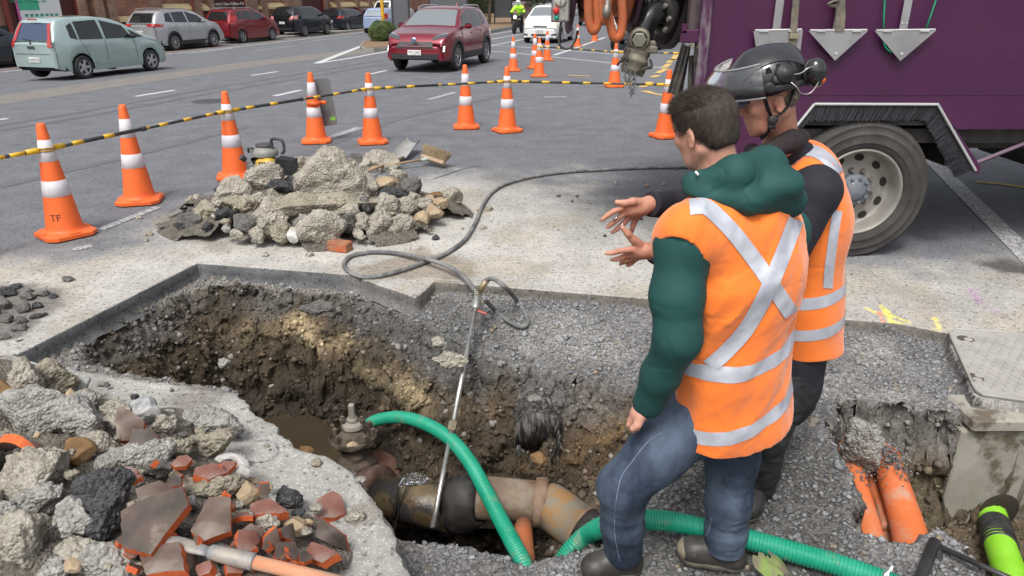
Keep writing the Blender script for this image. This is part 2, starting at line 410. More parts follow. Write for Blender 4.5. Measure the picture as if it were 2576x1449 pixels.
def ground_mat():
    m = bpy.data.materials.new('ground_mix'); m.use_nodes = True; t = m.node_tree; N = t.nodes; L = t.links; b = N['Principled BSDF']
    a = N.new('ShaderNodeAttribute'); a.attribute_name = 'Col'; e = N.new('ShaderNodeAttribute'); e.attribute_name = 'Mix'
    sp = N.new('ShaderNodeSeparateColor'); L.new(e.outputs['Color'], sp.inputs[0])
    g = N.new('ShaderNodeNewGeometry'); pos = g.outputs['Position']
    def noise(sc, d=6, ro=.6):
        n = N.new('ShaderNodeTexNoise'); n.inputs['Scale'].default_value = sc; n.inputs['Detail'].default_value = d; n.inputs['Roughness'].default_value = ro; L.new(pos, n.inputs['Vector']); return n.outputs['Fac']
    def mr(f, a0, a1, b0, b1):
        x = N.new('ShaderNodeMapRange'); x.inputs[1].default_value = a0; x.inputs[2].default_value = a1; x.inputs[3].default_value = b0; x.inputs[4].default_value = b1; L.new(f, x.inputs[0]); return x.outputs[0]
    def mth(op, a_, b_):
        x = N.new('ShaderNodeMath'); x.operation = op
        for i, v in enumerate((a_, b_)):
            if isinstance(v, (int, float)): x.inputs[i].default_value = v
            else: L.new(v, x.inputs[i])
        return x.outputs[0]
    def scale(c_, f):
        x = N.new('ShaderNodeVectorMath'); x.operation = 'SCALE'; L.new(c_, x.inputs[0]); L.new(f, x.inputs['Scale']); return x.outputs[0]
    v = N.new('ShaderNodeTexVoronoi'); v.inputs['Scale'].default_value = 75; v.inputs['Randomness'].default_value = 1; L.new(pos, v.inputs['Vector'])
    v2 = N.new('ShaderNodeTexVoronoi'); v2.inputs['Scale'].default_value = 160; L.new(pos, v2.inputs['Vector'])
    hs = N.new('ShaderNodeSeparateColor'); L.new(v.outputs['Color'], hs.inputs[0]); hs2 = N.new('ShaderNodeSeparateColor'); L.new(v2.outputs['Color'], hs2.inputs[0])
    big = mr(noise(2.5, 5), .3, .7, .84, 1.18); fine = mr(noise(220, 3, .7), .3, .7, .74, 1.28); mid = mr(noise(26, 6, .7), .3, .7, .82, 1.2)
    f = mth('MULTIPLY', mth('MULTIPLY', big, fine), mid)
    st = mth('ADD', mth('MULTIPLY', mr(hs.outputs[0], 0, 1, -.4, .5), sp.outputs[0]), 1.0)
    st = mth('MULTIPLY', st, mth('ADD', mth('MULTIPLY', mr(hs2.outputs[0], 0, 1, -.35, .45), sp.outputs[0]), 1.0))
    # pale aggregate flecks in the tarmac
    fl = mth('ADD', mth('MULTIPLY', mr(hs2.outputs[1], .86, .9, 0, .5), mth('SUBTRACT', 1, sp.outputs[0])), 1)
    dk = mth('SUBTRACT', 1, mth('MULTIPLY', mr(hs.outputs[1], .93, .95, 0, .5), mth('SUBTRACT', 1, sp.outputs[0])))
    f = mth('MULTIPLY', mth('MULTIPLY', mth('MULTIPLY', f, st), fl), dk)
    wetf = mth('SUBTRACT', 1, mth('MULTIPLY', sp.outputs[2], .35)); f = mth('MULTIPLY', f, wetf)
    L.new(scale(a.outputs['Color'], f), b.inputs['Base Color'])
    L.new(mr(sp.outputs[2], 0, 1, .88, .42), b.inputs['Roughness'])
    b.inputs['Specular IOR Level'].default_value = .3
    hgt = mth('ADD', mth('MULTIPLY', noise(60, 8, .7), mr(sp.outputs[1], 0, 1, .12, 1.0)), mth('MULTIPLY', mth('SUBTRACT', 1, v.outputs['Distance']), mth('MULTIPLY', sp.outputs[0], .35)))
    hgt = mth('ADD', hgt, mth('MULTIPLY', noise(300, 2), .12))
    bp = N.new('ShaderNodeBump'); bp.inputs['Strength'].default_value = 1; bp.inputs['Distance'].default_value = .012; L.new(hgt, bp.inputs['Height']); L.new(bp.outputs[0], b.inputs['Normal'])
    return m
gm = ground_mat()
def sub(name, sel, **k):
    f = F[sel]; u, inv = np.unique(f.ravel(), return_inverse=True)
    o = mesh(name, V[u], inv.reshape(-1, 4), gm, None, True, **k)
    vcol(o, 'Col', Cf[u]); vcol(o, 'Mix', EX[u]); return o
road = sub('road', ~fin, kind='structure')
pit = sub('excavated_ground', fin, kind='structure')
# height lookup
def hz(x, y):
    i = np.searchsorted(gy, y)-1; j = np.searchsorted(gx, x)-1
    return float(Q[np.clip(i, 0, N_-1), np.clip(j, 0, M_n-1), 2])
# ---- loose stones: one cloud of angular gravel, one of crumbs and clods
def stones(name, pts, sz, cols, mat, flat=.7, **k):
    n = len(pts); base = np.array([(0, 0, 1), (.9, 0, .1), (.2, .9, 0), (-.8, .4, .15), (-.6, -.7, 0), (.35, -.9, .1), (0, 0, -1)], float)
    FT = np.array([(0, 1, 2), (0, 2, 3), (0, 3, 4), (0, 4, 5), (0, 5, 1), (6, 2, 1), (6, 3, 2), (6, 4, 3), (6, 5, 4), (6, 1, 5)])
    B = base[None]*(1+nr.uniform(-.35, .35, (n, 7, 3)))
    B[:, :, 2] *= flat*nr.uniform(.6, 1.2, (n, 1))
    a = nr.uniform(0, 6.28, n); tl = nr.uniform(-.7, .7, n)
    ca, sa = np.cos(a)[:, None], np.sin(a)[:, None]
    x = B[:, :, 0]; y = B[:, :, 1]; z = B[:, :, 2]
    ct, s_t = np.cos(tl)[:, None], np.sin(tl)[:, None]
    x, z = x*ct-z*s_t, x*s_t+z*ct
    x, y = x*ca-y*sa, x*sa+y*ca
    P = np.stack([x, y, z], -1)*sz[:, None, None]+pts[:, None]
    FF = (FT[None]+np.arange(n)[:, None, None]*7).reshape(-1, 3)
    o = mesh(name, P.reshape(-1, 3), FF, mat, None, False, **k)
    vcol(o, 'Col', np.repeat(cols, 7, 0)); return o
def vmat(name, rough=.85, bump=.002, sc=120):
    m = M(name, (.5, .5, .5), rough=rough, bump=bump, bs=sc); N = m.node_tree.nodes; L = m.node_tree.links
    a = N.new('ShaderNodeAttribute'); a.attribute_name = 'Col'
    n = N.new('ShaderNodeTexNoise'); n.inputs['Scale'].default_value = 90; n.inputs['Detail'].default_value = 5
    g = N.new('ShaderNodeNewGeometry'); L.new(g.outputs['Position'], n.inputs['Vector'])
    mr = N.new('ShaderNodeMapRange'); mr.inputs[1].default_value = .3; mr.inputs[2].default_value = .7; mr.inputs[3].default_value = .7; mr.inputs[4].default_value = 1.3; L.new(n.outputs[0], mr.inputs[0])
    s = N.new('ShaderNodeVectorMath'); s.operation = 'SCALE'; L.new(a.outputs['Color'], s.inputs[0]); L.new(mr.outputs[0], s.inputs['Scale']); L.new(s.outputs[0], m.node_tree.nodes['Principled BSDF'].inputs['Base Color'])
    return m
sm = vmat('loose_stone')
def scatter(n, cond, lo=(-2.6, 1.0), hi=(3.2, 6)):
    sel = np.argwhere(cond & (X > lo[0]) & (X < hi[0]) & (Y > lo[1]) & (Y < hi[1]))
    # weight by cell area
    i = sel[:, 0]; j = sel[:, 1]; ar = (gx[np.minimum(j+1, M_n-1)]-gx[j])*(gy[np.minimum(i+1, N_-1)]-gy[i]); ar = ar/ar.sum()
    c = nr.choice(len(sel), n, p=ar); s = sel[c]; p = Q[s[:, 0], s[:, 1]].copy()
    return p, s
CHAMB = inside(X, Y, PG([(2380, 830), (2440, 1010), (2900, 1100), (2900, 800)]))
gmask = (inA & ~hole & (dA > .03) & ~CHAMB)
p, s = scatter(15000, gmask & (nz(2.6, 3, 98) > -.6)); sz = nr.lognormal(-5.05, .55, len(p)); sz = np.clip(sz, .0025, .026)
tone = nr.uniform(.75, 1.35, (len(p), 1)); bc = C[s[:, 0], s[:, 1]]; cc = (bc*.5+np.array([.26, .27, .285])*.5)*tone
cc[nr.random(len(p)) < .04] = (.26, .21, .15)
p[:, 2] += sz*.25
stones('gravel', p, sz, cc, sm, kind='stuff', label='grey crushed rock gravel spread over the excavated shelf', cat='gravel')
p, s = scatter(19000, in1 | in2); sz = np.clip(nr.lognormal(-4.8, .6, len(p)), .003, .034); bc = C[s[:, 0], s[:, 1]]
cc = bc*nr.uniform(.6, 1.7, (len(p), 1)); pk = (nr.random(len(p)) < .1) & (p[:, 2] > -.6); cc[pk] = cc[pk]*.4+np.array([.3, .29, .27])*.6
stones('soil_clods', p, sz, cc, vmat('clod'), .9, kind='stuff', label='brown clods and pebbles on the pit walls', cat='soil')
dm = (~inA) & (dd+n1*.4 > -.6)
p, s = scatter(2600, dm, (-4.5, 1), (4, 7.5)); sz = np.clip(nr.lognormal(-5.9, .5, len(p)), .0015, .014)
kk = nr.random(len(p)); cc = np.where((kk < .45)[:, None], [[.05, .05, .05]], [[.38, .35, .3]])*nr.uniform(.7, 1.2, (len(p), 1)); p[:, 2] += sz*.3
stones('crumbs', p, sz, cc, sm, .7, kind='stuff', label='dark and pale crumbs scattered over the dusty road', cat='debris')

# ---- clean sawn lip round the excavation
def lip(pts, depth, col, wob=0.0, zt=.004, wt=.03, name='cut_edge'):
    P = [Vector((a, b, 0)) for a, b in pts]; D = []
    for i in range(len(P)-1):
        n = max(1, int((P[i+1]-P[i]).length/.02))
        for k in range(n): D.append(P[i].lerp(P[i+1], k/n))
    D.append(P[-1]); rows = []; Vv = []; Cc = []
    for i, p in enumerate(D):
        t = (D[min(i+1, len(D)-1)]-D[max(i-1, 0)]).normalized(); nn = Vector((t.y, -t.x, 0))   # inward (right of travel)
        w_ = wob*vnoise(np.array([p.x*9, p.y*9, 3.3]))+wob*.5*vnoise(np.array([p.x*31, p.y*31, 1.3]))
        d_ = depth*(1+.25*vnoise(np.array([p.x*7, p.y*7, 8.])))
        for (o_, z_, cc_) in ((-wt, -.003, 0), (-wt*.6, zt, 0), (.006+w_, zt, 0), (.012+w_, zt-.006, 1), (.016+w_, -d_*.5, 1), (.02+w_*1.3, -d_, 1), (.06, -d_-.02, 1)):
            Vv.append((p.x+nn.x*o_, p.y+nn.y*o_, z_)); Cc.append(col if cc_ else None)
    Vv = np.array(Vv); m = 7; n = len(D)
    i0 = np.searchsorted(gy, Vv[:, 1]); j0 = np.searchsorted(gx, Vv[:, 0])
    cg = []
    for k, v in enumerate(Vv):
        if Cc[k] is None:
            p = D[k//m]; t = (D[min(k//m+1, n-1)]-D[max(k//m-1, 0)]).normalized(); q_ = (p.x-t.y*.09, p.y+t.x*.09)
            cg.append(C[min(np.searchsorted(gy, q_[1]), N_-1), min(np.searchsorted(gx, q_[0]), M_n-1)])
        else: cg.append(np.array(col)*(1+.25*vnoise(np.array([v[0]*12, v[1]*12, v[2]*30.]))))
    FF = np.array([(a*m+b, a*m+b+1, (a+1)*m+b+1, (a+1)*m+b) for a in range(n-1) for b in range(m-1)])[:, ::-1]
    o = mesh(name, Vv, FF, gm, None, False, kind='structure'); vcol(o, 'Col', np.array(cg)); ex = np.zeros((len(Vv), 3)); ex[:, 1] = .25
    vcol(o, 'Mix', ex); return o
lip(A_[0:3], .115, (.10, .102, .105)); lip(A_[2:7], .10, (.12, .115, .11), .012, wt=.04)
lip(A_[6:11], .075, (.13, .12, .105), .005, wt=.04); lip(A_[13:], .14, (.20, .195, .18), .03, wt=.05)
# ------------------------------------------------------------------ street: markings, wall, island
WPAINT = M('white_paint', (.62, .62, .60), (.40, .40, .41), rough=.7, ns=30, speck=(140, (.16, .16, .17), .62))
WORN = M('worn_paint', (.50, .50, .49), (.30, .30, .31), rough=.75, ns=22, speck=(60, (.14, .14, .15), .5))
YPAINT = M('yellow_paint', (.62, .40, .10), (.45, .30, .12), rough=.7, ns=25)
OPAINT = M('orange_paint', (.55, .30, .12), (.35, .22, .12), rough=.7, ns=15)
TANP = M('old_tarmac', (.20, .185, .165), (.16, .15, .14), rough=.9, ns=3, speck=(120, (.10, .10, .10), .6))
def strip(name, pts, wd, mat, dz=.005, wpx=None):
    P = [GR(*p) for p in pts]; D = []
    for i in range(len(P)-1):
        n = max(1, int((P[i+1]-P[i]).length/.5))
        for k in range(n): D.append(P[i].lerp(P[i+1], k/n))
    D.append(P[-1]); V_ = []; n = len(D)
    for i, p in enumerate(D):
        t = D[min(i+1, n-1)]-D[max(i-1, 0)]; t.z = 0; t.normalize(); nn = Vector((t.y, -t.x, 0))
        ww = wd[0]+(wd[1]-wd[0])*i/max(n-1, 1) if isinstance(wd, tuple) else wd
        for s_ in (-.5, .5):
            q_ = p+nn*ww*s_; V_.append((q_.x, q_.y, float(zg(q_.x, q_.y))+dz))
    return mesh(name, V_, [(2*i, 2*i+1, 2*i+3, 2*i+2) for i in range(n-1)], mat, None, kind='structure')
strip('old_road_band', [(-300, 292), (0, 252), (320, 205), (644, 160), (900, 130), (1000, 119)], (1.15, 1.4), TANP, .003)
strip('lane_marking', [(0, 182), (420, 136.5), (644, 113), (929, 79.5)], .14, WPAINT)
strip('kerb_marking', [(-60, 183), (0, 176.5), (420, 131.5), (644, 109), (929, 76.5), (1100, 58)], .12, OPAINT)
for a, b in (((472, 135), (587, 121)), ((636, 128.5), (745, 115)), ((765, 105), (884, 92)), ((341, 243), (440, 227)), ((-60, 309), (19, 299)), ((633, 190), (698, 180.5)), ((690, 242), (757, 227)), ((930, 187), (973, 177.5))):
    strip('lane_marking', [a, b], .13, WPAINT)
for a, b, w_ in (((300, 336), (440, 304), .13), ((821, 350), (905, 321.5), .14), ((1079, 251), (1146, 232), .14), ((253, 578.5), (397, 521.5), .085), ((184, 629), (232, 619), .085), ((1368, 244.5), (1426, 244.5), .13)):
    strip('lane_marking', [a, b], w_, WORN)
strip('lane_marking', [(797, 160), (850, 139), (911, 115.5)], .22, WPAINT); strip('lane_marking', [(797, 160), (880, 147), (967, 131), (1040, 116)], .16, WPAINT, .006)
for p in ([(1231, 115), (1288, 117), (1563, 138), (1600, 141)], [(1231, 129), (1288, 133), (1540, 159), (1673, 172)], [(1288, 103), (1313, 99.5)], [(1231, 100), (1288, 90), (1330, 83)], [(1231, 116), (1288, 105), (1320, 99)], [(1231, 87), (1288, 79), (1310, 76)]): strip('lane_marking', p, .12, WPAINT, .006)
strip('lane_marking', [(1395, 139), (1460, 117), (1523, 94)], .15, WPAINT, .007)
for a, b in (((1692, 152), (1701, 138)), ((1681, 158), (1694, 149)), ((1670, 170), (1684, 160.5)), ((1654, 184), (1676, 173)), ((1640, 194.5), (1656, 189.5)), ((1616, 219), (1635, 206))): strip('yellow_marking', [a, b], .17, YPAINT)
strip('yellow_marking', [(1621, 229), (1638, 234), (1679, 243)], (.2, .07), YPAINT)
strip('yellow_marking', [(1430, 190), (1485, 192)], .13, YPAINT, .006)
strip('lane_marking', [(2338, 398), (2430, 491), (2510, 570), (2640, 700)], .17, WORN, .006)
strip('yellow_marking', [(2455, 458), (2520, 464), (2620, 478)], .12, M('grimy_yellow', (.40, .25, .04), (.12, .09, .05), rough=.8, ns=12), .006)
TM = M('tyre_mark', (.098, .102, .112), (.118, .122, .132), rough=.8, ns=3)
for pts_ in ([(-60, 325), (200, 283), (500, 228), (800, 178), (960, 152)], [(-60, 338), (200, 296), (500, 240), (800, 189), (960, 162)], [(0, 470), (300, 400), (620, 320)], [(700, 410), (1000, 300), (1300, 232)]): strip('tyre_mark', pts_, .16, TM, .0035)
CRK = M('crack_seal', (.045, .045, .05), rough=.7)
for pts_ in ([(40, 860), (60, 855)], [(1090, 500-50), (1120, 440), (1165, 425), (1210, 418)], [(0, 372), (180, 344), (330, 322), (480, 300)], [(1420, 262), (1500, 258), (1580, 262)], [(930, 455-20), (905, 430)]): strip('road_crack', [(x_+3*math.sin(x_), y_) for x_, y_ in pts_], .012, CRK, .0045)
# manhole cover in the carriageway, far-left
mc = MB(); Mh = TR(GR(528, 255, .004)); mc.lathe([(0, .004), (.3, .004), (.31, .006), (.33, .006), (.34, 0)], 32, Mh)
for k in range(-5, 6): mc.box((k*.05, 0, .006), (.02, 2*math.sqrt(.27**2-(k*.05)**2), .004), Mh)
mc.build('manhole_cover', M('road_iron', (.10, .10, .105), rough=.6, metal=.3), label='round iron manhole cover flush in the carriageway beyond the cones', cat='manhole cover')
# ---- kerb and footpath along the brick wall
def rd(s, n, z=0.0): return Vector((RD[0]*s+RN[0]*n, RD[1]*s+RN[1]*n, z))
RMAT = Matrix(((RD[0], RN[0], 0, 0), (RD[1], RN[1], 0, 0), (0, 0, 1, 0), (0, 0, 0, 1)))   # road frame: x along, y left/away, z up
CONC = M('kerb_concrete', (.30, .29, .27), (.22, .215, .20), rough=.85, ns=6, bump=.004, bs=60)
PATH = M('footpath', (.24, .235, .225), (.19, .185, .18), rough=.9, ns=4)
b = MB(); b.box((50, 24.15, -.33), (160, .16, .2), bev=.03)
b.build('kerb', CONC, kind='structure').matrix_world = RMAT
b = MB(); b.box((50, 27.2, -.34), (160, 5.9, .2))
b.build('footpath', PATH, kind='structure').matrix_world = RMAT
# ---- brick warehouse
WN = 27.9; WZ = -.25
def WP(px, py):
    x, h, v = ray(px, py); k = x*RN[0]+h*RN[1]; t = WN/k
    return (x*t*RD[0]+h*t*RD[1], HC+v*t)
def brickmat(name, c1, c2, mort):
    m = M(name, (.2, .1, .07), rough=.85, bump=.004, bs=30); N = m.node_tree.nodes; L = m.node_tree.links
    tc = N.new('ShaderNodeTexCoord'); sp = N.new('ShaderNodeSeparateXYZ'); cb = N.new('ShaderNodeCombineXYZ'); L.new(tc.outputs['Object'], sp.inputs[0])
    ad = N.new('ShaderNodeMath'); L.new(sp.outputs[0], ad.inputs[0]); L.new(sp.outputs[1], ad.inputs[1]); L.new(ad.outputs[0], cb.inputs[0]); L.new(sp.outputs[2], cb.inputs[1])
    br = N.new('ShaderNodeTexBrick'); br.inputs['Scale'].default_value = 1; br.inputs['Brick Width'].default_value = .24; br.inputs['Row Height'].default_value = .086; br.inputs['Mortar Size'].default_value = .008
    br.inputs['Color1'].default_value = (*c1, 1); br.inputs['Color2'].default_value = (*c2, 1); br.inputs['Mortar'].default_value = (*mort, 1); br.inputs['Bias'].default_value = 0
    L.new(cb.outputs[0], br.inputs['Vector'])
    n = N.new('ShaderNodeTexNoise'); n.inputs['Scale'].default_value = 1.1; n.inputs['Detail'].default_value = 8; n.inputs['Roughness'].default_value = .7; L.new(tc.outputs['Object'], n.inputs['Vector'])
    mr = N.new('ShaderNodeMapRange'); mr.inputs[1].default_value = .3; mr.inputs[2].default_value = .7; mr.inputs[3].default_value = .62; mr.inputs[4].default_value = 1.35; L.new(n.outputs[0], mr.inputs[0])
    s = N.new('ShaderNodeVectorMath'); s.operation = 'SCALE'; L.new(br.outputs[0], s.inputs[0]); L.new(mr.outputs[0], s.inputs['Scale']); L.new(s.outputs[0], N['Principled BSDF'].inputs['Base Color'])
    return m
BRICK = brickmat('red_brick', (.27, .112, .072), (.35, .155, .095), (.33, .26, .20))
BRICK2 = brickmat('pilaster_brick', (.30, .18, .12), (.22, .12, .085), (.22, .18, .15))
MAROON = M('maroon_paint', (.075, .014, .012), (.055, .011, .010), rough=.55, ns=3, bump=.004, bs=8, stretch=(30, 1, .2))
SILL = M('cream_sill', (.62, .50, .27), (.50, .40, .22), rough=.7, ns=4)
BASEM = M('tarred_base', (.05, .048, .047), (.03, .03, .03), rough=.8, ns=4)
bld = empty('brick_warehouse', rd(20, WN), math.pi/2-RA, label='long red brick warehouse with pilasters and cream sills behind the parked cars', cat='building')
# local frame of the building: x along road, y away from the street, z up; s offset 20
def S(px, py=25): return WP(px, py)[0]-20
H_ = 7.5
w_ = MB(); w_.box((32, 2.1, WZ+H_/2), (110, 4, H_)); w_.build('wall', BRICK, bld)
w_ = MB(); w_.box((32, .07, WZ+.5), (110, .14, 1.0)); w_.build('plinth', BASEM, bld)
def bpart(name, s0, s1, z0, z1, y0, y1, mat, parent=bld, **k):
    m = MB(); m.box(((s0+s1)/2, (y0+y1)/2, (z0+z1)/2), (abs(s1-s0), abs(y1-y0), z1-z0), bev=.01); return m.build(name, mat, parent, **k)
for a, b in ((187, 205), (228, 250), (262, 280), (377, 397), (478, 497), (519, 529), (612, 640), (648, 664), (712, 752), (810, 818), (838, 848), (890, 897), (921, 930), (944, 953), (988, 1000)):
    bpart('pilaster', S(a), S(b), WZ, WZ+H_, -.32, .3, BRICK2)
for a, b in ((14, 186), (530, 611), (754, 809), (954, 987)):
    d_ = bpart('door', S(a), S(b), WZ, WZ+H_*.8, -.1, .2, MAROON)
    s0, s1 = S(a), S(b)
    for s_ in (s0-.06, s1+.06): m = MB(); m.box((s_, -.13, WZ+H_*.4), (.12, .14, H_*.8)); m.build('door_frame', M('frame_red', (.16, .035, .025), rough=.6), d_)
def sill(s0, s1, zt, zb, parent=bld):
    m = MB(); V_ = [(s0, 0, zt), (s1, 0, zt), (s0, -.3, zb+.12), (s1, -.3, zb+.12), (s0, -.3, zb), (s1, -.3, zb), (s0, 0, zb), (s1, 0, zb)]
    m.add(V_, [(0, 2, 3, 1), (2, 4, 5, 3), (4, 6, 7, 5), (0, 6, 4, 2), (1, 3, 5, 7)]); return m.build('sill', SILL, parent)
for a, b, t, u in ((284, 376, 40, 54), (400, 476, 37, 39.5), (500, 517, 35, 48), (640, 650, 30, 41), (666, 711, 29, 41), (830, 838, 25, 33), (849, 889, 23.5, 31.5), (898, 921, 22, 29), (930, 944, 20, 26)):
    za = WP((a+b)/2, t)[1]; zb_ = WP((a+b)/2, u)[1]; sill(S(a), S(b), WZ+1.75 if b > 420 else za, (WZ+1.38) if b > 420 else zb_)
m = MB(); m.tube([(S(470), -.4, WZ+.3), (S(470), -.4, WZ+H_)], .06, 8); m.build('downpipe', M('frame_red'), bld)
# door lettering
def text(body, size, mat, name='lettering', parent=None, ext=.004, align='CENTER', shear=0, sx=1.0, space=1.0):
    c = bpy.data.curves.new(name, 'FONT'); c.body = body; c.size = size; c.extrude = ext; c.align_x = align; c.shear = shear; c.space_character = space; c.resolution_u = 2
    o = bpy.data.objects.new(name, c); COL.objects.link(o); dg = bpy.context.evaluated_depsgraph_get()
    me = bpy.data.meshes.new_from_object(o.evaluated_get(dg)); bpy.data.objects.remove(o); me.materials.clear(); me.materials.append(mat)
    if sx != 1: me.transform(Matrix.Diagonal((sx, 1, 1, 1)))
    q_ = bpy.data.objects.new(name, me); COL.objects.link(q_)
    if parent is not None: q_.parent = parent
    return q_
TW = M('sign_white', (.7, .7, .68), rough=.5)
def walltext(body, size, px, py, mat=TW, y=-.14, parent=bld):
    o = text(body, size, mat, parent=parent); s_, z_ = WP(px, py); o.location = (s_-20, y, z_); o.rotation_euler = (math.pi/2, 0, 0); return o
walltext('Free entry | Open 10.00am–4.30pm\nwww.nzportraitgallery.org.nz', .24, 572, 13)
walltext('Free entry | Open\nworkshop', .26, 969, 4)
# poster on the first door
po = empty('gallery_poster', (0, 0, 0), label='green white and mustard exhibition poster on the maroon door above the mint car', cat='poster')
po.location = bld.location; po.rotation_euler = bld.rotation_euler
def WQ(px, py): s_, z_ = WP(px, py); return (s_-20, z_)
s0, zb0 = WQ(47, 52); s1 = WQ(150, 40)[0]; zt0 = zb0+4.2; sw = s1-s0
def pp(name, pts, mat, y):
    m = MB(); m.poly([(p[0], p[1]) for p in pts], .01); o = m.build(name, mat, po); o.rotation_euler = (math.pi/2, 0, 0); o.location = (0, y, 0); return o
pp('poster_sheet', [(s0, zb0), (s1, zb0), (s1, zt0), (s0, zt0)], M('poster_white', (.7, .72, .74), rough=.5), -.14)
pp('green_panel', [(s0+sw*.0, zb0+.4), (s0+sw*.48, zb0+.4), (s0+sw*.46, zb0+1.1), (s0+sw*.3, zt0), (s0, zt0)], M('poster_green', (.06, .42, .26), rough=.5), -.153)
pp('mustard_panel', [(s0+sw*.72, zb0+.9), (s0+sw, zb0+.9), (s0+sw, zt0), (s0+sw*.45, zt0), (s0+sw*.52, zb0+1.5)], M('poster_mustard', (.55, .43, .10), rough=.5), -.153)
pp('pink_edge', [(s0-.12, zb0), (s0, zb0), (s0, zt0), (s0-.12, zt0)], M('poster_pink', (.5, .10, .30), rough=.5), -.16)
pp('pink_pill', [(s0+sw*.72, zb0+1.35), (s0+sw*.92, zb0+1.35), (s0+sw*.92, zb0+1.55), (s0+sw*.72, zb0+1.55)], M('poster_pink'), -.166)
GT = M('poster_ink', (.05, .30, .2), rough=.5)
for body, dx, dz, sz, mt in (('JACQUI KAHAN\nTIFFANY SINGH\nMANDRIKA RUPA\nMANDY RUPA-REID\nSHRUTI YATRI', .24, 1.95, .2, M('poster_pale', (.5, .66, .5), rough=.5)), ('1 September - 12 November 2023', .24, .7, .13, GT), ('INDIAN CREATIVES\nFROM AOTEAROA', .80, 2.0, .15, M('poster_pale')), ('FREE ENTRY', .82, 1.4, .12, M('poster_mustard'))):
    o = text(body, sz, mt, parent=po); o.location = (s0+sw*dx, -.172, zb0+dz); o.rotation_euler = (math.pi/2, 0, 0)
for k in range(7):
    pp('logo', [(s0+sw*(.1+.12*k), zb0+.15), (s0+sw*(.17+.12*k), zb0+.15), (s0+sw*(.17+.12*k), zb0+.25), (s0+sw*(.1+.12*k), zb0+.25)], GT, -.166)
# ---- median with hedge, yellow pole, shelters, trees
BARK = M('mulch', (.16, .10, .06), (.26, .18, .11), rough=.95, ns=60, bump=.02, bs=60)
def island(name, pts, h=.13, mat=CONC, inner=BARK):
    P = [GR(*p) for p in pts]; z_ = P[0].z
    m = MB(); m.poly([(p.x, p.y) for p in P], h+.2, z0=z_-.2); o = m.build(name, mat, kind='structure')
    c_ = sum(P, Vector())/len(P); m = MB(); m.poly([(c_.x+(p.x-c_.x)*.93, c_.y+(p.y-c_.y)*.97) for p in P], .02, z0=z_+h); m.build('garden_bed', inner, kind='structure'); return z_+h
zi = island('traffic_island', [(905, 121), (912, 129), (940, 131), (975, 128), (1060, 112), (1100, 90), (1010, 96), (940, 106), (915, 112)])
island('planted_verge', [(1150, 86), (1231, 85), (1268, 77), (1320, 66), (1380, 52), (1420, 40), (1120, 46), (1090, 66)], .15)
def foliage(name, parent, centers, n, leaf, mat, seed=1, shell=.55, flat=1.0):
    r_ = np.random.default_rng(seed); Vs = []; per = max(1, n//len(centers))
    for (c_, rad) in centers:
        d_ = r_.normal(size=(per, 3)); d_ /= np.linalg.norm(d_, axis=1)[:, None]
        rr = r_.uniform(shell, 1, (per, 1))**.6*(1+.18*fbm(d_*2.3+np.array(c_), 2, seed))[:, None]
        p_ = np.array(c_)+d_*rr*np.array(rad)
        u = r_.normal(size=(per, 3)); u /= np.linalg.norm(u, axis=1)[:, None]; v_ = np.cross(u, d_+.3*r_.normal(size=(per, 3))); v_ /= np.linalg.norm(v_, axis=1)[:, None]+1e-6
        s_ = leaf*r_.uniform(.6, 1.3, (per, 1))
        Vs.append(np.stack([p_-u*s_*.5, p_+v_*s_*.35, p_+u*s_*.6, p_-v_*s_*.35], 1))
    V_ = np.concatenate(Vs).reshape(-1, 3); F_ = np.arange(len(V_)).reshape(-1, 4)
    return mesh(name, V_, F_, mat, parent)
LEAFD = M('dark_leaf', (.035, .055, .018), (.075, .10, .03), rough=.6, ns=3); LEAFM = M('hedge_leaf', (.045, .08, .02), (.13, .17, .05), rough=.6, ns=5)
hp = GR(963, 110); he = empty('box_hedge', GR(958, 113), math.pi/2-RA, label='clipped round green hedge at the tip of the traffic island', cat='hedge')
mm = MB(); mm.box((.3, 0, .55), (1.3, 1.1, .8), bev=.25); mm.build('twig_core', M('twig', (.03, .035, .015), rough=.9), he)
he.scale = (.78,)*3
foliage('foliage', he, [((.0, 0, .62), (.62, .62, .55)), ((.6, 0, .62), (.62, .62, .55)), ((.3, .1, .7), (.7, .6, .5))], 16000, .05, LEAFM, 3, .8)
pb = GR(967, 109); yp = MB(); yp.cyl(pb-Vector((0, 0, .1)), pb+Vector((.0, 0, 4)), .075, 16)
yo = yp.build('yellow_pole', M('pole_yellow', (.62, .36, .03), (.5, .28, .03), rough=.45, ns=4), smooth='auto', label='yellow steel signal pole standing by the round hedge', cat='pole')
mm = MB(); mm.cyl(pb+Vector((0, 0, .55)), pb+Vector((0, 0, .66)), .08, 16); mm.build('scuffed_band', M('band_grey', (.25, .2, .1), rough=.7), yo)
BKM = M('trunk_bark', (.09, .065, .045), (.05, .04, .03), rough=.95, ns=8, bump=.02, bs=20)
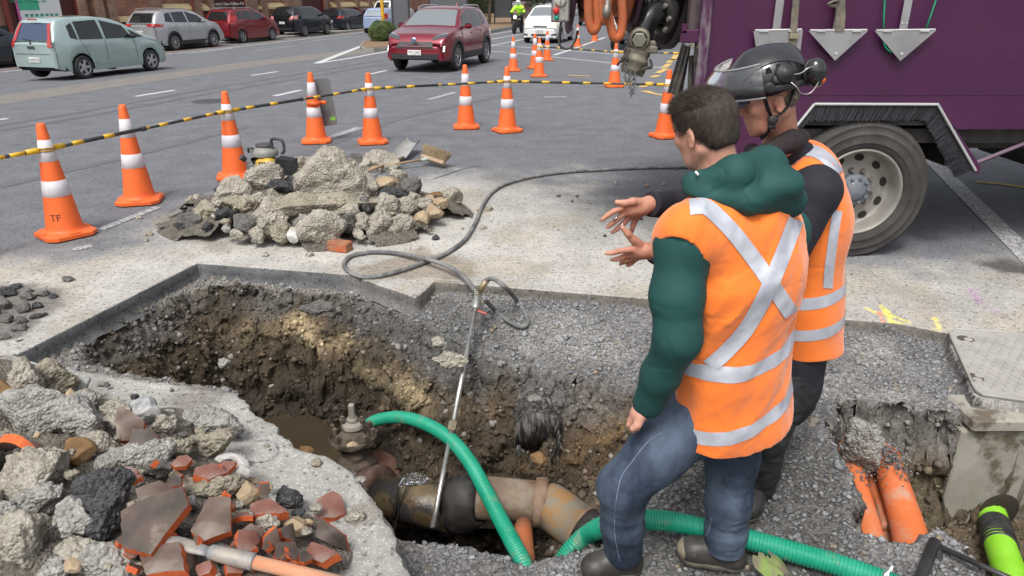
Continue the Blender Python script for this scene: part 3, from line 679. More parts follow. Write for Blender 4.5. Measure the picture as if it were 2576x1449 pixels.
def tree(px, py, h, r_, crown, seed, label, leaf=.14, n=7000):
    p = GR(px, py); t = empty('street_tree', p, 0, label=label, cat='tree', group='trees on the verge'); rr = random.Random(seed); m = MB()
    lean = rr.uniform(-.3, .3); m.tube(smooth_path([(0, 0, -.2), (lean*.2, 0, h*.3), (lean*.6, .1, h*.7), (lean, .1, h)], 5), np.linspace(r_, r_*.45, 16), 10); tr = m.build('trunk', BKM, t, True)
    m = MB()
    cs = []
    for k in range(6):
        a = k*1.05+rr.random(); e = Vector((lean+math.cos(a)*crown*.6, math.sin(a)*crown*.6, h+crown*rr.uniform(.1, .6))); m.tube(smooth_path([(lean*.8, .1, h*.85), (e.x*.5+lean*.4, e.y*.5, h*1.05), e], 4), np.linspace(r_*.4, r_*.08, 9), 6); cs.append((tuple(e), (crown*.5, crown*.5, crown*.42)))
    m.build('limbs', BKM, t, True); cs.append(((lean, 0, h+crown*.5), (crown*.7, crown*.7, crown*.5)))
    foliage('crown', t, cs, n, leaf, LEAFD, seed, .4); return t
tree(1072, 52, 2.9, .16, 2.2, 1, 'leaning street tree with a brown trunk just behind the red sports utility car')
tree(1230, 68, 3.2, .14, 2.4, 2, 'street tree with a dark trunk right of the red sports utility car')
tree(1180, 58, 3.4, .12, 2.4, 3, 'thin street tree half hidden behind the dark shelter panel')
def shrub(px, py, rad, h, seed, label):
    p = GR(px, py); t = empty('shrub', p, 0, label=label, cat='shrub', group='dark shrubs on the verge'); m = MB()
    for k in range(5): a = k*1.3; m.tube([(0, 0, 0), (math.cos(a)*rad*.5, math.sin(a)*rad*.5, h*.8)], [.03, .01], 5)
    m.build('stem', BKM, t); foliage('foliage', t, [((math.cos(k*1.1)*rad*.5, math.sin(k*1.1)*rad*.5, h*.5), (rad*.6, rad*.6, h*.5)) for k in range(6)], 7000, .09, LEAFD, seed, .5)
shrub(1195, 55, 1.4, 2.8, 11, 'dark bushy shrub behind the roof of the red sports utility car'); shrub(1265, 46, 1.6, 3.0, 12, 'dark shrub behind the far shelter panels'); shrub(1150, 50, 1.5, 2.6, 13, 'dark shrub left of the verge trees'); shrub(1300, 40, 1.8, 3.2, 14, 'dark shrub beyond the motorcycle rider')
shrub(1345, 30, 2.2, 3.4, 15, 'dark shrub far behind the white hatchback'); shrub(1100, 44, 1.3, 2.4, 16, 'low dark shrub behind the shelter posts')
PANEL = M('grey_panel', (.10, .105, .115), rough=.4); POSTM = M('dark_post', (.035, .035, .04), rough=.45)
def shelter(px0, px1, py, zb, zt, label):
    a = GR(px0, py); b_ = GR(px1, py); t = empty('shelter_panel', (a+b_)/2, 0, label=label, cat='shelter', group='grey street shelter panels')
    L_ = (b_-a).length/2; m = MB(); m.box((0, 0, (zb+zt)/2), (2*L_-.06, .06, zt-zb), bev=.01); m.build('panel', PANEL, t)
    for s_ in (-1, 1): m = MB(); m.box((s_*L_, 0, zt/2), (.09, .12, zt+.1), bev=.01); m.build('post', POSTM, t)
    m = MB(); m.box((0, .3, zt+.12), (2*L_+.4, 1.0, .08), bev=.02); m.build('roof', POSTM, t)
shelter(997, 1026, 93, .25, 2.9, 'tall mid grey shelter panel left of the red sports utility car'); shelter(1104, 1156, 66, .9, 3.0, 'dark shelter panel above the roof of the red sports utility car'); shelter(1245, 1287, 66, .55, 3.0, 'dark two post shelter panel beside the motorcycle rider')
# far end of the street: a pale building and a belt of trees
fb = empty('pale_building', rd(140, 18), math.pi/2-RA, label='pale office building closing the far end of the street', cat='building')
m = MB(); m.box((0, 0, 6), (8, 60, 14)); m.build('wall', M('pale_wall', (.38, .37, .34), rough=.8), fb)
for i in range(12):
    for j in range(3): m = MB(); m.box((-4.02, -27+i*5, 2+j*4), (.1, 3.4, 2)); m.build('window', M('far_glass', (.05, .06, .07), rough=.1), fb)
hs_ = [(1215, 8), (1300, 4), (1400, 2), (1480, 2), (1100, 14), (1560, 4)]
for k, (px, py) in enumerate(hs_):
    x, h, v = ray(px, py); t_ = 88/h; p = Vector((x*t_, 88+k*2, -.2))
    t = empty('far_tree', p, 0, label=['broad dark tree at the end of the street behind the rider', 'dark tree at the end of the street above the white hatchback', 'dark tree behind the hose reel at the end of the street', 'dark tree beyond the white truck, left one', 'dark tree beyond the shelter panels at the end of the street', 'dark tree beyond the white truck, right one'][k], cat='tree', group='trees at the end of the street')
    m = MB(); m.tube([(0, 0, 0), (0, 0, 4)], [.35, .2], 8); m.build('trunk', BKM, t); foliage('crown', t, [((math.cos(a)*2.4, math.sin(a)*2.4, 3.4+a*.4), (2.6, 2.6, 2.6)) for a in range(6)], 7000, .3, LEAFD, 30+k, .4)
# ------------------------------------------------------------------ vehicles
def paint(name, c, metal=.35, rough=.32): return M(name, c, rough=rough, metal=metal, clear=.9)
GLASS = M('tinted_glass', (.012, .014, .016), rough=.04, spec=.9); SHIELD = M('windscreen_glass', (.16, .18, .19), rough=.05, spec=1.0, clear=1)
RUB = M('tyre_rubber', (.022, .022, .024), (.035, .035, .036), rough=.75, ns=12); TRIM = M('black_trim', (.025, .025, .027), rough=.5)
ALLOY = M('alloy', (.45, .46, .48), rough=.3, metal=.7); CHROME = M('chrome', (.7, .7, .72), rough=.12, metal=1)
TAIL = M('tail_lamp', (.35, .01, .012), rough=.15, clear=1); HEAD = M('lamp_glass', (.35, .38, .40), rough=.08, clear=1, spec=.9); HEADD = M('dark_lamp', (.05, .06, .07), rough=.08, clear=1)
PLATE = M('plate_white', (.72, .72, .70), rough=.5); INK = M('plate_ink', (.02, .02, .02), rough=.6); DRL = M('lit_lamp', (1, .96, .9), emit=3.0)
AMBER = M('amber_lamp', (.7, .25, .02), rough=.2, clear=1)
def wheel(parent, x, y, r_, wd, spokes=5, rimm=ALLOY, style=0):
    s_ = 1 if y > 0 else -1; b = MB(); T_ = TR((x, y, r_), rx=-s_*math.pi/2)
    b.lathe([(r_*.62, -wd/2), (r_*.9, -wd/2), (r_*.98, -wd*.38), (r_, -wd*.2), (r_, wd*.2), (r_*.98, wd*.38), (r_*.9, wd/2), (r_*.68, wd*.48), (r_*.64, wd*.3)], 32, T_)
    t = b.build('wheel', RUB, parent, True); b = MB()
    b.lathe([(r_*.66, wd*.44), (r_*.64, wd*.47), (r_*.60, wd*.44), (r_*.57, wd*.1), (r_*.1, wd*.06), (0, wd*.06)], 32, T_, mi=1)
    b.lathe([(r_*.665, wd*.43), (r_*.645, wd*.475), (r_*.60, wd*.45), (r_*.585, wd*.3)], 32, T_, mi=0)
    b.lathe([(r_*.16, wd*.15), (r_*.15, wd*.42), (r_*.1, wd*.45), (0, wd*.45)], 12, T_, mi=0)
    for k in range(spokes):
        a = 2*math.pi*k/spokes
        if style == 1: b.box((r_*.36, 0, wd*.36), (r_*.5, r_*.26, wd*.12), T_ @ Matrix.Rotation(a, 4, 'Z'), bev=.01, mi=0)
        elif style == 2:
            for q_ in (-.13, .13): b.box((r_*.36, r_*q_*.6, wd*.34), (r_*.48, r_*.05, wd*.12), T_ @ Matrix.Rotation(a+q_, 4, 'Z'), mi=0)
        else: b.box((r_*.36, 0, wd*.34), (r_*.5, r_*.13, wd*.14), T_ @ Matrix.Rotation(a, 4, 'Z'), bev=.008, mi=0)
    b.build('rim', [rimm, TRIM], t); return t
def car(name, P, heading, L, W, wb, foh, top, belt, body, label, cat='car', group=None, wr=.33, spokes=5, style=0, clad=None, sill=.2, rimm=ALLOY, tumble=.42, full=True, nose=.16):
    """x from 0 (tail) to L (nose); top / belt = (x, z) lists; foh = front overhang"""
    root = empty(name, P, R(90)-heading, label=label, cat=cat, group=group)
    xf = L-foh; xr = xf-wb; xm = (xf+xr)/2; ra = wr+.055
    tx, tz = zip(*top); bx, bz = zip(*belt)
    xs = np.unique(np.concatenate([np.linspace(0, L, int(L/.05)), np.array(tx), xr+ra*np.cos(np.linspace(0, math.pi, 15)), xf+ra*np.cos(np.linspace(0, math.pi, 15))]))
    xs = xs[np.concatenate([[True], np.diff(xs) > .006])]
    def smooth_i(x, a, b):
        r_ = 0
        for d_, w_ in ((-.06, .25), (0, .5), (.06, .25)): r_ = r_+w_*np.interp(np.clip(x+d_, 0, L), a, b)
        return r_
    T = smooth_i(xs, tx, tz); Bt = np.minimum(smooth_i(xs, bx, bz), T-.02)
    t_ = np.clip((np.abs(xs/L-.5)-.30)/.2, 0, 1); plan = 1-nose*t_**2.2
    hb = W/2*plan; lo = np.full(xs.shape, sill); lo = lo+.10*np.clip((.35-xs)/.35, 0, 1)+.04*np.clip((xs-L+.4)/.4, 0, 1)
    for xc in (xr, xf): dd_ = ra**2-(xs-xc)**2; lo = np.where(dd_ > 0, np.maximum(lo, wr+np.sqrt(np.maximum(dd_, 0))), lo)
    rows = []; up = T-Bt
    wrf = np.maximum(hb*.965-tumble*np.maximum(up-.05, 0), hb*.5)
    md = lo+(Bt-lo)*.5
    rows = [(hb*.955, lo), (hb*.985, lo+(Bt-lo)*.12), (hb*1.0, lo+(Bt-lo)*.35), (hb*.998, lo+(Bt-lo)*.62), (hb*.985, lo+(Bt-lo)*.85), (hb*.965, Bt)]
    for f_ in (.25, .5, .75): rows.append((hb*.965*(1-f_)+wrf*f_+.012*math.sin(f_*3.14), Bt+(up*.9)*f_))
    rows += [(wrf*.985, Bt+up*.90), (wrf*.93, Bt+up*.965), (wrf*.8, Bt+up*.99), (wrf*.5, Bt+up*1.0+.008), (wrf*0, Bt+up*1.0+.018)]
    m = len(rows); V_ = []
    for i, x in enumerate(xs):
        half = [(float(rw[0][i]), float(rw[1][i])) for rw in rows]
        for y, z in half: V_.append((x-xm, y, z))
        for y, z in reversed(half[:-1]): V_.append((x-xm, -y, z))
    n = 2*m-1; F_ = []
    for i in range(len(xs)-1):
        for k in range(n-1): F_.append((i*n+k, i*n+k+1, (i+1)*n+k+1, (i+1)*n+k))
    for i, s_ in ((0, -1), (len(xs)-1, 1)):     # bulged end caps
        base = i*n; c0 = len(V_); yc = 0
        for k in range(n):
            x, y, z = V_[base+k]; zc = (V_[base][2]+V_[base+m-1][2])/2
            V_.append((x+s_*.05, y*.86, zc+(z-zc)*.88))
        for k in range(n-1): F_.append((base+k, c0+k, c0+k+1, base+k+1) if s_ > 0 else (base+k+1, c0+k+1, c0+k, base+k))
        for k in range(m-1): F_.append((c0+k, c0+n-1-k, c0+n-2-k, c0+k+1) if s_ > 0 else (c0+k+1, c0+n-2-k, c0+n-1-k, c0+k))
    mt = [body, clad if clad else body]
    mi = []
    for f in F_:
        zc = sum(V_[q_][2] for q_ in f)/len(f); mi.append(0)
    bo = mesh('body', V_, F_, mt, root, True, mi=mi)
    bo.data.update(); bv = BVHTree.FromPolygons([Vector(v) for v in V_], F_)
    # dark inner: underside and wheel wells
    b = MB(); b.box((L/2-xm, 0, sill+.13), (L-.35, W*.9, .2)); b.box((L/2-xm, 0, sill+.38), (L-.5, W*.62, .35))
    b.build('underbody', TRIM, root)
    for xc in (xr, xf):
        for s_ in (1, -1): wheel(root, xc-xm, s_*(W/2-.11), wr, .2, spokes, rimm, style)
    def patch(nm, q4, face, mat, off=.008, nx=8, nz=6, par=root):
        vs = []; th = .012
        for j in range(nz+1):
            for i in range(nx+1):
                u, v = i/nx, j/nz
                a = [(q4[0][k]*(1-u)+q4[1][k]*u)*(1-v)+(q4[3][k]*(1-u)+q4[2][k]*u)*v for k in (0, 1)]
                if face == 'front': o_, d_ = Vector((L, a[0], a[1])), Vector((-1, 0, 0))
                elif face == 'rear': o_, d_ = Vector((-L, a[0], a[1])), Vector((1, 0, 0))
                elif face == 'left': o_, d_ = Vector((a[0]-xm, 3, a[1])), Vector((0, -1, 0))
                elif face == 'right': o_, d_ = Vector((a[0]-xm, -3, a[1])), Vector((0, 1, 0))
                else: o_, d_ = Vector((a[0]-xm, a[1], 4)), Vector((0, 0, -1))
                h_ = bv.ray_cast(o_, d_)
                if h_[0] is None: vs.append(None); continue
                vs.append(h_[0]-d_*off)
        # fill misses from neighbours
        good = [v for v in vs if v is not None]
        if len(good) < 4: return None
        for k, v in enumerate(vs):
            if v is None:
                j, i = divmod(k, nx+1); best = min((abs(j-divmod(q_, nx+1)[0])*3+abs(i-divmod(q_, nx+1)[1]), q_) for q_, g in enumerate(vs) if g is not None and q_ != k); vs[k] = vs[best[1]]
        fs = []; W_ = nx+1
        for j in range(nz):
            for i in range(nx): fs.append((j*W_+i, j*W_+i+1, (j+1)*W_+i+1, (j+1)*W_+i))
        return mesh(nm, vs, fs, mat, par, True)
    if clad:
        for xc in (xr, xf):
            for s_ in (1, -1):
                b = MB(); N_a = 16; V2 = []
                for k in range(N_a+1):
                    a = math.pi*k/N_a*1.16-.25
                    for rr_, yo in ((ra-.02, -.06), (ra-.02, .012), (ra+.05, .014), (ra+.075, -.01)):
                        xw = xc-xm+rr_*math.cos(a); pl = 1-nose*min(max((abs((xw+xm)/L-.5)-.30)/.2, 0), 1)**2.2
                        V2.append((xw, s_*(W/2*pl+yo), wr+rr_*math.sin(a)))
                b.add(V2, [(k*4+j, k*4+j+1, (k+1)*4+j+1, (k+1)*4+j) for k in range(N_a) for j in range(3)]); b.build('arch_trim', clad, root, True)
        for s_ in ('left', 'right'):
            patch('sill_trim', [(xr+ra, sill+.0), (xf-ra, sill+.0), (xf-ra, sill+.17), (xr+ra, sill+.17)], s_, clad, .014)
    return root, patch, xm
def plate(root, x, z, txt, face, w_=.36, y=0, tilt=0):
    b = MB(); b.box((0, 0, 0), (.012, w_, .125), bev=.004); o = b.build('number_plate', PLATE, root); o.location = (x, y, z)
    t = text(txt, .125, INK, 'plate_lettering', o, .001, space=1.0, sx=.78); s_ = 1 if face == 'front' else -1
    t.rotation_euler = (math.pi/2, 0, math.pi/2*s_); t.location = (.0075*s_, 0, -.045)
def mirrors(root, x, y, z, mat, r_=.11):
    for s_ in (1, -1):
        b = MB(); b.box((x, s_*(y+.10), z), (.1, .2, .13), bev=.04); b.box((x+.02, s_*(y+.01), z-.03), (.05, .1, .05)); b.build('wing_mirror', mat, root, 'auto')
def rails(root, x0, x1, y, z, mat=ALLOY):
    for s_ in (1, -1):
        b = MB(); b.tube(smooth_path([(x0, s_*y, z-.03), (x0+.15, s_*y, z+.035), ((x0+x1)/2, s_*y, z+.05), (x1-.2, s_*y, z+.03), (x1, s_*y, z-.04)], 5), .018, 6); b.build('roof_rail', mat, root, True)
def side_glass(patch, quads, names=None, mat=GLASS):
    for s_ in ('left', 'right'):
        for q_ in quads: patch('side_window', q_, s_, mat, .006)
def handles(patch, pts, mat):
    for s_ in ('left', 'right'):
        for x, z in pts: patch('door_handle', [(x-.09, z-.018), (x+.09, z-.018), (x+.09, z+.02), (x-.09, z+.02)], s_, mat, .03, 3, 2)
def seams(patch, lines):
    for s_ in ('left', 'right'):
        for x0, z0, x1, z1 in lines: patch('door_seam', [(x0-.006, z0), (x0+.006, z0), (x1+.006, z1), (x1-.006, z1)], s_, TRIM, .004, 1, 8)
HD = RA      # heading of the road
# ---- mint hatchback driving past
MINT = paint('mint_paint', (.33, .425, .42), .25)
mp_ = (GR(213, 199)+GR(393, 176.5))/2; nrm = Vector((RN[0], RN[1], 0))
def place(px0, px1, W, heading):
    a, b_ = GR(*px0), GR(*px1); c_ = (a+b_)/2; left = Vector((-math.cos(heading), math.sin(heading), 0))
    return c_+left*(W/2-.11)
mh = R(17)
root, patch, xm = car('mint_hatchback', place((213, 199), (393, 177), 1.68, mh), mh, 3.88, 1.68, 2.45, .72,
    [(0, .92), (.04, 1.02), (.17, 1.34), (.30, 1.50), (.6, 1.55), (1.5, 1.56), (2.05, 1.50), (2.5, 1.34), (3.0, 1.05), (3.45, .92), (3.78, .74), (3.88, .6)],
    [(0, .90), (.6, .98), (2.2, .93), (3.0, .90), (3.5, .82), (3.88, .55)], MINT, 'pale mint green hatchback driving past beyond the cones', wr=.30, spokes=5, style=1, sill=.2, tumble=.34)
side_glass(patch, [[(.48, 1.05), (.68, 1.0), (.68, 1.42), (.50, 1.34)], [(.73, 1.0), (1.52, .98), (1.52, 1.47), (.75, 1.44)], [(1.60, .98), (2.55, .97), (2.35, 1.30), (1.63, 1.46)], [(2.62, .97), (2.98, .97), (2.8, 1.06), (2.5, 1.20)]])
patch('rear_window', [(-.55, 1.0), (.55, 1.0), (.50, 1.42), (-.50, 1.42)], 'rear', M('rear_glass', (.03, .05, .10), rough=.06, spec=.9))
for s_ in (1, -1):
    patch('tail_light', [(s_*.56, .84), (s_*.68, .84), (s_*.50, 1.42), (s_*.42, 1.42)], 'rear', TAIL, .02); patch('tail_light_lens', [(s_*.55, 1.04), (s_*.60, 1.04), (s_*.51, 1.30), (s_*.46, 1.30)], 'rear', HEAD, .018)
    patch('headlight', [(s_*.45, .66), (s_*.74, .72), (s_*.7, .84), (s_*.5, .78)], 'front', HEAD, .012)
plate(root, -xm-.063, .52, 'FAM578', 'rear', .36, -.02); patch('tail_handle', [(-.12, .80), (.12, .80), (.12, .86), (-.12, .86)], 'rear', CHROME, .02)
b = MB(); b.box((0, 0, 0), (.02, .055, .055)); o = b.build('emblem', CHROME, root); o.location = (-xm-.045, 0, .93); o.rotation_euler = (R(45), 0, 0)
b = MB(); b.tube([(-xm-.03, .0, 1.0), (-xm+.04, .35, 1.03)], .012, 5); b.build('rear_wiper', TRIM, root)
handles(patch, [(.98, .86), (1.78, .85)], MINT); seams(patch, [(.74, .99, 1.02, .45), (1.56, .97, 1.52, .35), (2.6, .95, 2.62, .35)]); mirrors(root, 2.5-xm, .80, 1.02, TRIM)
patch('side_moulding', [(1.1, .36), (2.55, .36), (2.5, .42), (1.15, .42)], 'right', MINT, .016); patch('bumper_seam', [(-.72, .66), (.72, .66), (.72, .67), (-.72, .67)], 'rear', TRIM, .01)
root.scale = (.89,)*3
b = MB(); b.box((-xm+.16, 0, 1.50), (.04, .3, .03), bev=.01); b.build('brake_light', TAIL, root)
# driver's arm on the wheel is kept as a person with a sleeve seen through the side glass? the glass is dark: left out
# ---- red sports utility car
RED = paint('deep_red_paint', (.19, .008, .022), .4, .28)
sh = R(195.2)
A0, B0 = GR(1143, 179), GR(1218, 157); c_ = (A0+B0)/2; sv = c_+Vector((math.cos(R(15.2)), -math.sin(R(15.2)), 0))*0+Vector((-math.cos(R(15.2)), math.sin(R(15.2)), 0))*(.765)
root, patch, xm = car('red_suv', sv, sh, 4.18, 1.765, 2.56, .84,
    [(0, .95), (.05, 1.08), (.30, 1.30), (.62, 1.53), (1.0, 1.57), (2.0, 1.58), (2.35, 1.53), (2.75, 1.33), (3.18, 1.07), (3.5, 1.01), (3.95, .93), (4.12, .80), (4.18, .62)],
    [(0, .95), (.5, 1.03), (1.3, 1.02), (3.1, .97), (3.6, .93), (4.0, .84), (4.18, .5)], RED, 'shiny deep red sports utility car coming towards the cones', wr=.35, spokes=7, style=2, clad=TRIM, sill=.27, tumble=.45, nose=.13)
side_glass(patch, [[(.62, 1.18), (1.0, 1.08), (1.0, 1.46), (.8, 1.42)], [(1.05, 1.08), (1.85, 1.04), (1.85, 1.50), (1.1, 1.48)], [(1.93, 1.04), (2.95, 1.03), (2.55, 1.34), (1.95, 1.50)]])
patch('windscreen', [(3.12, -.72), (3.12, .72), (2.42, .56), (2.42, -.56)], 'top', SHIELD, .006, 12, 8)
patch('rear_window', [(-.55, 1.08), (.55, 1.08), (.48, 1.42), (-.48, 1.42)], 'rear', GLASS)
for s_ in (1, -1):
    patch('headlight', [(s_*.42, .80), (s_*.80, .88), (s_*.78, .97), (s_*.5, .90)], 'front', HEADD, .012); patch('headlight_strip', [(s_*.46, .885), (s_*.78, .955), (s_*.78, .97), (s_*.5, .90)], 'front', HEAD, .02)
    patch('fog_light', [(s_*.74, .50), (s_*.79, .50), (s_*.79, .70), (s_*.74, .70)], 'front', TRIM, .008, 3, 6); patch('running_light', [(s_*.752, .53), (s_*.778, .53), (s_*.778, .66), (s_*.752, .66)], 'front', DRL, .014, 2, 6)
    patch('tail_light', [(s_*.5, .98), (s_*.8, .98), (s_*.8, 1.06), (s_*.5, 1.06)], 'rear', TAIL, .012)
patch('upper_grille', [(-.52, .60), (.52, .60), (.44, .76), (-.44, .76)], 'front', TRIM, .010, 10, 4); patch('lower_grille', [(-.62, .34), (.62, .34), (.66, .47), (-.66, .47)], 'front', TRIM, .012, 10, 4)
for k in range(3): patch('grille_bar', [(-.50+.02*k, .635+.04*k), (.50-.02*k, .635+.04*k), (.50-.02*k, .645+.04*k), (-.50+.02*k, .645+.04*k)], 'front', M('grille_edge', (.07, .07, .075), rough=.3), .016, 10, 1)
for k in range(2): patch('grille_bar', [(-.6, .375+.045*k), (.6, .375+.045*k), (.6, .385+.045*k), (-.6, .385+.045*k)], 'front', M('grille_edge'), .018, 10, 1)
patch('lower_bumper', [(-.78, .26), (.78, .26), (.70, .335), (-.70, .335)], 'front', TRIM, .02, 10, 3)
b = MB(); Te = TR((4.18-xm+.062, 0, .81), ry=math.pi/2); b.lathe([(.075, 0), (.075, .014), (.06, .02), (0, .02)], 24, Te @ Matrix.Diagonal((.75, 1, 1, 1)))
o = b.build('emblem', CHROME, root, True); b = MB()
for sx_, sy_ in ((.6, .9), (.28, .62), (.62, .3)): b.tube([Te @ Vector((.075*sx_*.75*math.cos(a), .075*sy_*math.sin(a), .024)) for a in np.linspace(0, 6.1, 20)], .0035, 5, closed=True)
b.build('emblem_rings', M('emblem_blue', (.03, .08, .3), rough=.2), o)
plate(root, 4.18-xm+.075, .50, 'PYL592', 'front', .36)
b = MB(); b.tube([(3.12-xm, -.62, 1.10), (3.0-xm, .0, 1.165)], .011, 5); b.build('wiper', TRIM, root); b = MB(); b.tube([(3.14-xm, .0, 1.10), (3.0-xm, .6, 1.15)], .011, 5); b.build('wiper', TRIM, root)
rails(root, .75-xm, 2.3-xm, .62, 1.56); mirrors(root, 2.72-xm, .86, 1.10, RED); handles(patch, [(1.25, .94), (2.12, .92)], RED); seams(patch, [(1.89, 1.03, 1.86, .48), (2.95, .98, 2.9, .5), (1.02, 1.0, 1.12, .75)])
b = MB(); b.box((.85-xm, 0, 1.62), (.12, .04, .09), taper=(.3, .5)); b.build('aerial_fin', RED, root)
# ---- parked row
GRP = 'cars parked along the brick wall'
def hatch_like(name, P, body, label, H=1.5, L=4.3, W=1.8, wb=2.65, suv=False, tail='suv', txt='', rl=False, wr=.33, tailmat=TAIL, style=0, sp=5, heading=None, gm_=GLASS):
    h_ = HD if heading is None else heading; k = H/1.5
    top = [(0, .95*k), (.05, 1.05*k), (.25, 1.30*k), (.48, 1.46*k), (1.0, 1.50*k), (2.2, 1.5*k), (2.6, 1.42*k), (3.3, 1.05*k), (3.7, .98*k), (4.15, .82*k), (4.3, .62*k)]
    top = [(x*L/4.3, z) for x, z in top]; belt = [(0, .93*k), (.6*L/4.3, 1.0*k), (3.2*L/4.3, .95*k), (3.8*L/4.3, .88*k), (L, .5*k)]
    root, patch, xm = car(name, P, h_, L, W, wb, .9*L/4.3, top, belt, body, label, group=GRP, wr=wr, spokes=sp, style=style, clad=TRIM if suv else None, sill=.24 if suv else .2)
    q = L/4.3; hw = W/2
    side_glass(patch, [[(.55*q, 1.08*k), (1.0*q, 1.04*k), (1.0*q, 1.40*k), (.68*q, 1.36*k)], [(1.06*q, 1.04*k), (1.85*q, 1.02*k), (1.85*q, 1.42*k), (1.08*q, 1.40*k)], [(1.93*q, 1.02*k), (3.05*q, .99*k), (2.62*q, 1.28*k), (1.95*q, 1.42*k)]], mat=gm_)
    patch('rear_window', [(-.58, 1.04*k), (.58, 1.04*k), (.50, 1.38*k), (-.50, 1.38*k)], 'rear', gm_)
    patch('windscreen', [(3.2*q, -.66), (3.2*q, .66), (2.65*q, .54), (2.65*q, -.54)], 'top', SHIELD)
    for s_ in (1, -1):
        if tail == 'wide': patch('tail_light', [(s_*.38, .93*k), (s_*.84, .88*k), (s_*.84, 1.0*k), (s_*.42, 1.0*k)], 'rear', tailmat, .014); patch('tail_light', [(.02 if s_ > 0 else 0, .9*k), (.30, .93*k), (.30, 1.0*k), (.02, 1.02*k)], 'right' if s_ < 0 else 'left', tailmat, .012)
        elif tail == 'tall': patch('tail_light', [(s_*.66, .85*k), (s_*.84, .85*k), (s_*.80, 1.2*k), (s_*.68, 1.18*k)], 'rear', tailmat, .014)
        else: patch('tail_light', [(s_*.5, .86*k), (s_*.84, .88*k), (s_*.82, 1.06*k), (s_*.55, 1.0*k)], 'rear', tailmat, .014)
        patch('headlight', [(s_*.5, .68*k), (s_*.8, .72*k), (s_*.78, .84*k), (s_*.55, .8*k)], 'front', HEAD, .012)
    patch('rear_bumper', [(-hw*.82, .3), (hw*.82, .3), (hw*.84, .5), (-hw*.84, .5)], 'rear', TRIM, .01) if suv else None
    if txt: plate(root, -xm-.065, .70*k if tail != 'low' else .6, txt, 'rear', .36)
    handles(patch, [(1.3*q, .92*k), (2.15*q, .90*k)], body if name != 'silver_suv' else CHROME); seams(patch, [(1.04*q, 1.0*k, 1.15*q, .6), (1.89*q, 1.0*k, 1.86*q, .42), (3.0*q, .95*k, 2.95*q, .42)]); mirrors(root, 2.75*q-xm, hw-.04, 1.06*k, body)
    if rl: rails(root, .6*q-xm, 2.2*q-xm, hw*.72, 1.5*k)
    return root
def PR(px0, px1, W, heading=HD): return place(px0, px1, W, heading)
SILV = paint('silver_paint', (.42, .43, .45), .5, .3); WINE = paint('wine_paint', (.20, .012, .018), .4); BLK = paint('black_paint', (.010, .011, .016), .3, .25); NAVY = paint('navy_paint', (.012, .018, .03), .3, .25)
hatch_like('silver_suv', PR((445, 128), (533, 117.5), 1.8), SILV, 'silver parked sports utility car with wide red tail lights', 1.68, 4.6, 1.8, 2.67, True, 'wide', 'NQC3859', True, .35, style=2, sp=9)
hatch_like('wine_red_people_carrier', PR((612, 108), (683, 102), 1.79), WINE, 'wine red parked people carrier with silver roof rails', 1.64, 4.4, 1.79, 2.68, False, 'tall', 'DZ2356', True, .32, style=2, sp=7)
hatch_like('black_suv', PR((767, 93), (821, 86.5), 1.82), BLK, 'black parked sports utility car with pale clear tail lights', 1.7, 4.6, 1.82, 2.7, True, 'suv', 'LZL633', False, .36, M('clear_lamp', (.5, .2, .2), rough=.1, clear=1), 2, 5)
hatch_like('black_hatchback', PR((873, 80), (918, 75.5), 1.8), NAVY, 'black parked hatchback with bright alloy wheels, beyond the black sports utility car', 1.47, 4.3, 1.8, 2.65, False, 'suv', 'LQC553', False, .33, style=2, sp=9)
hatch_like('dark_red_car', GR(925, 72)+Vector((-1.2, 4.5, 0)), paint('brown_red', (.10, .012, .012)), 'dark red parked car mostly hidden by the white van', 1.45)
hatch_like('navy_car', PR((-100, 184), (28, 167), 1.8), NAVY, 'dark navy parked car cut off at the left edge of the photo', 1.5, 4.5, 1.8, 2.7, False, 'suv', style=2, sp=5)
# oncoming lane side: white van and pale blue rounded car standing by the island
VWH = paint('van_white', (.62, .63, .64), .05, .35)
hatch_like('white_van', GR(1000, 76)+Vector((-1.2, 7, 0)), VWH, 'white van behind the yellow signal pole', 2.0, 4.9, 1.85, 2.9, False, 'tall', '', False, .33)
PB = paint('pale_blue_paint', (.32, .40, .58), .25)
o = hatch_like('pale_blue_car', GR(970, 86)+Vector((-.3, 2.0, 0)), PB, 'small rounded pale blue car behind the box hedge', 1.5, 3.72, 1.66, 2.43, False, 'tall', '', False, .3, gm_=M('pale_glass', (.20, .23, .26), rough=.05, clear=1))
o = hatch_like('teal_grey_car', GR(1085, 66)+Vector((0, 4, 0)), paint('grey_blue', (.10, .14, .18)), 'grey blue car seen between the shelter panels', 1.5); o['group'] = 'far cars beyond the verge'
o = hatch_like('far_maroon_car', GR(1345, 52)+Vector((-1.4, 5, 0)), paint('far_maroon', (.16, .02, .03)), 'maroon car far behind the motorcycle rider', 1.5, heading=R(195)); o['group'] = 'far cars beyond the verge'
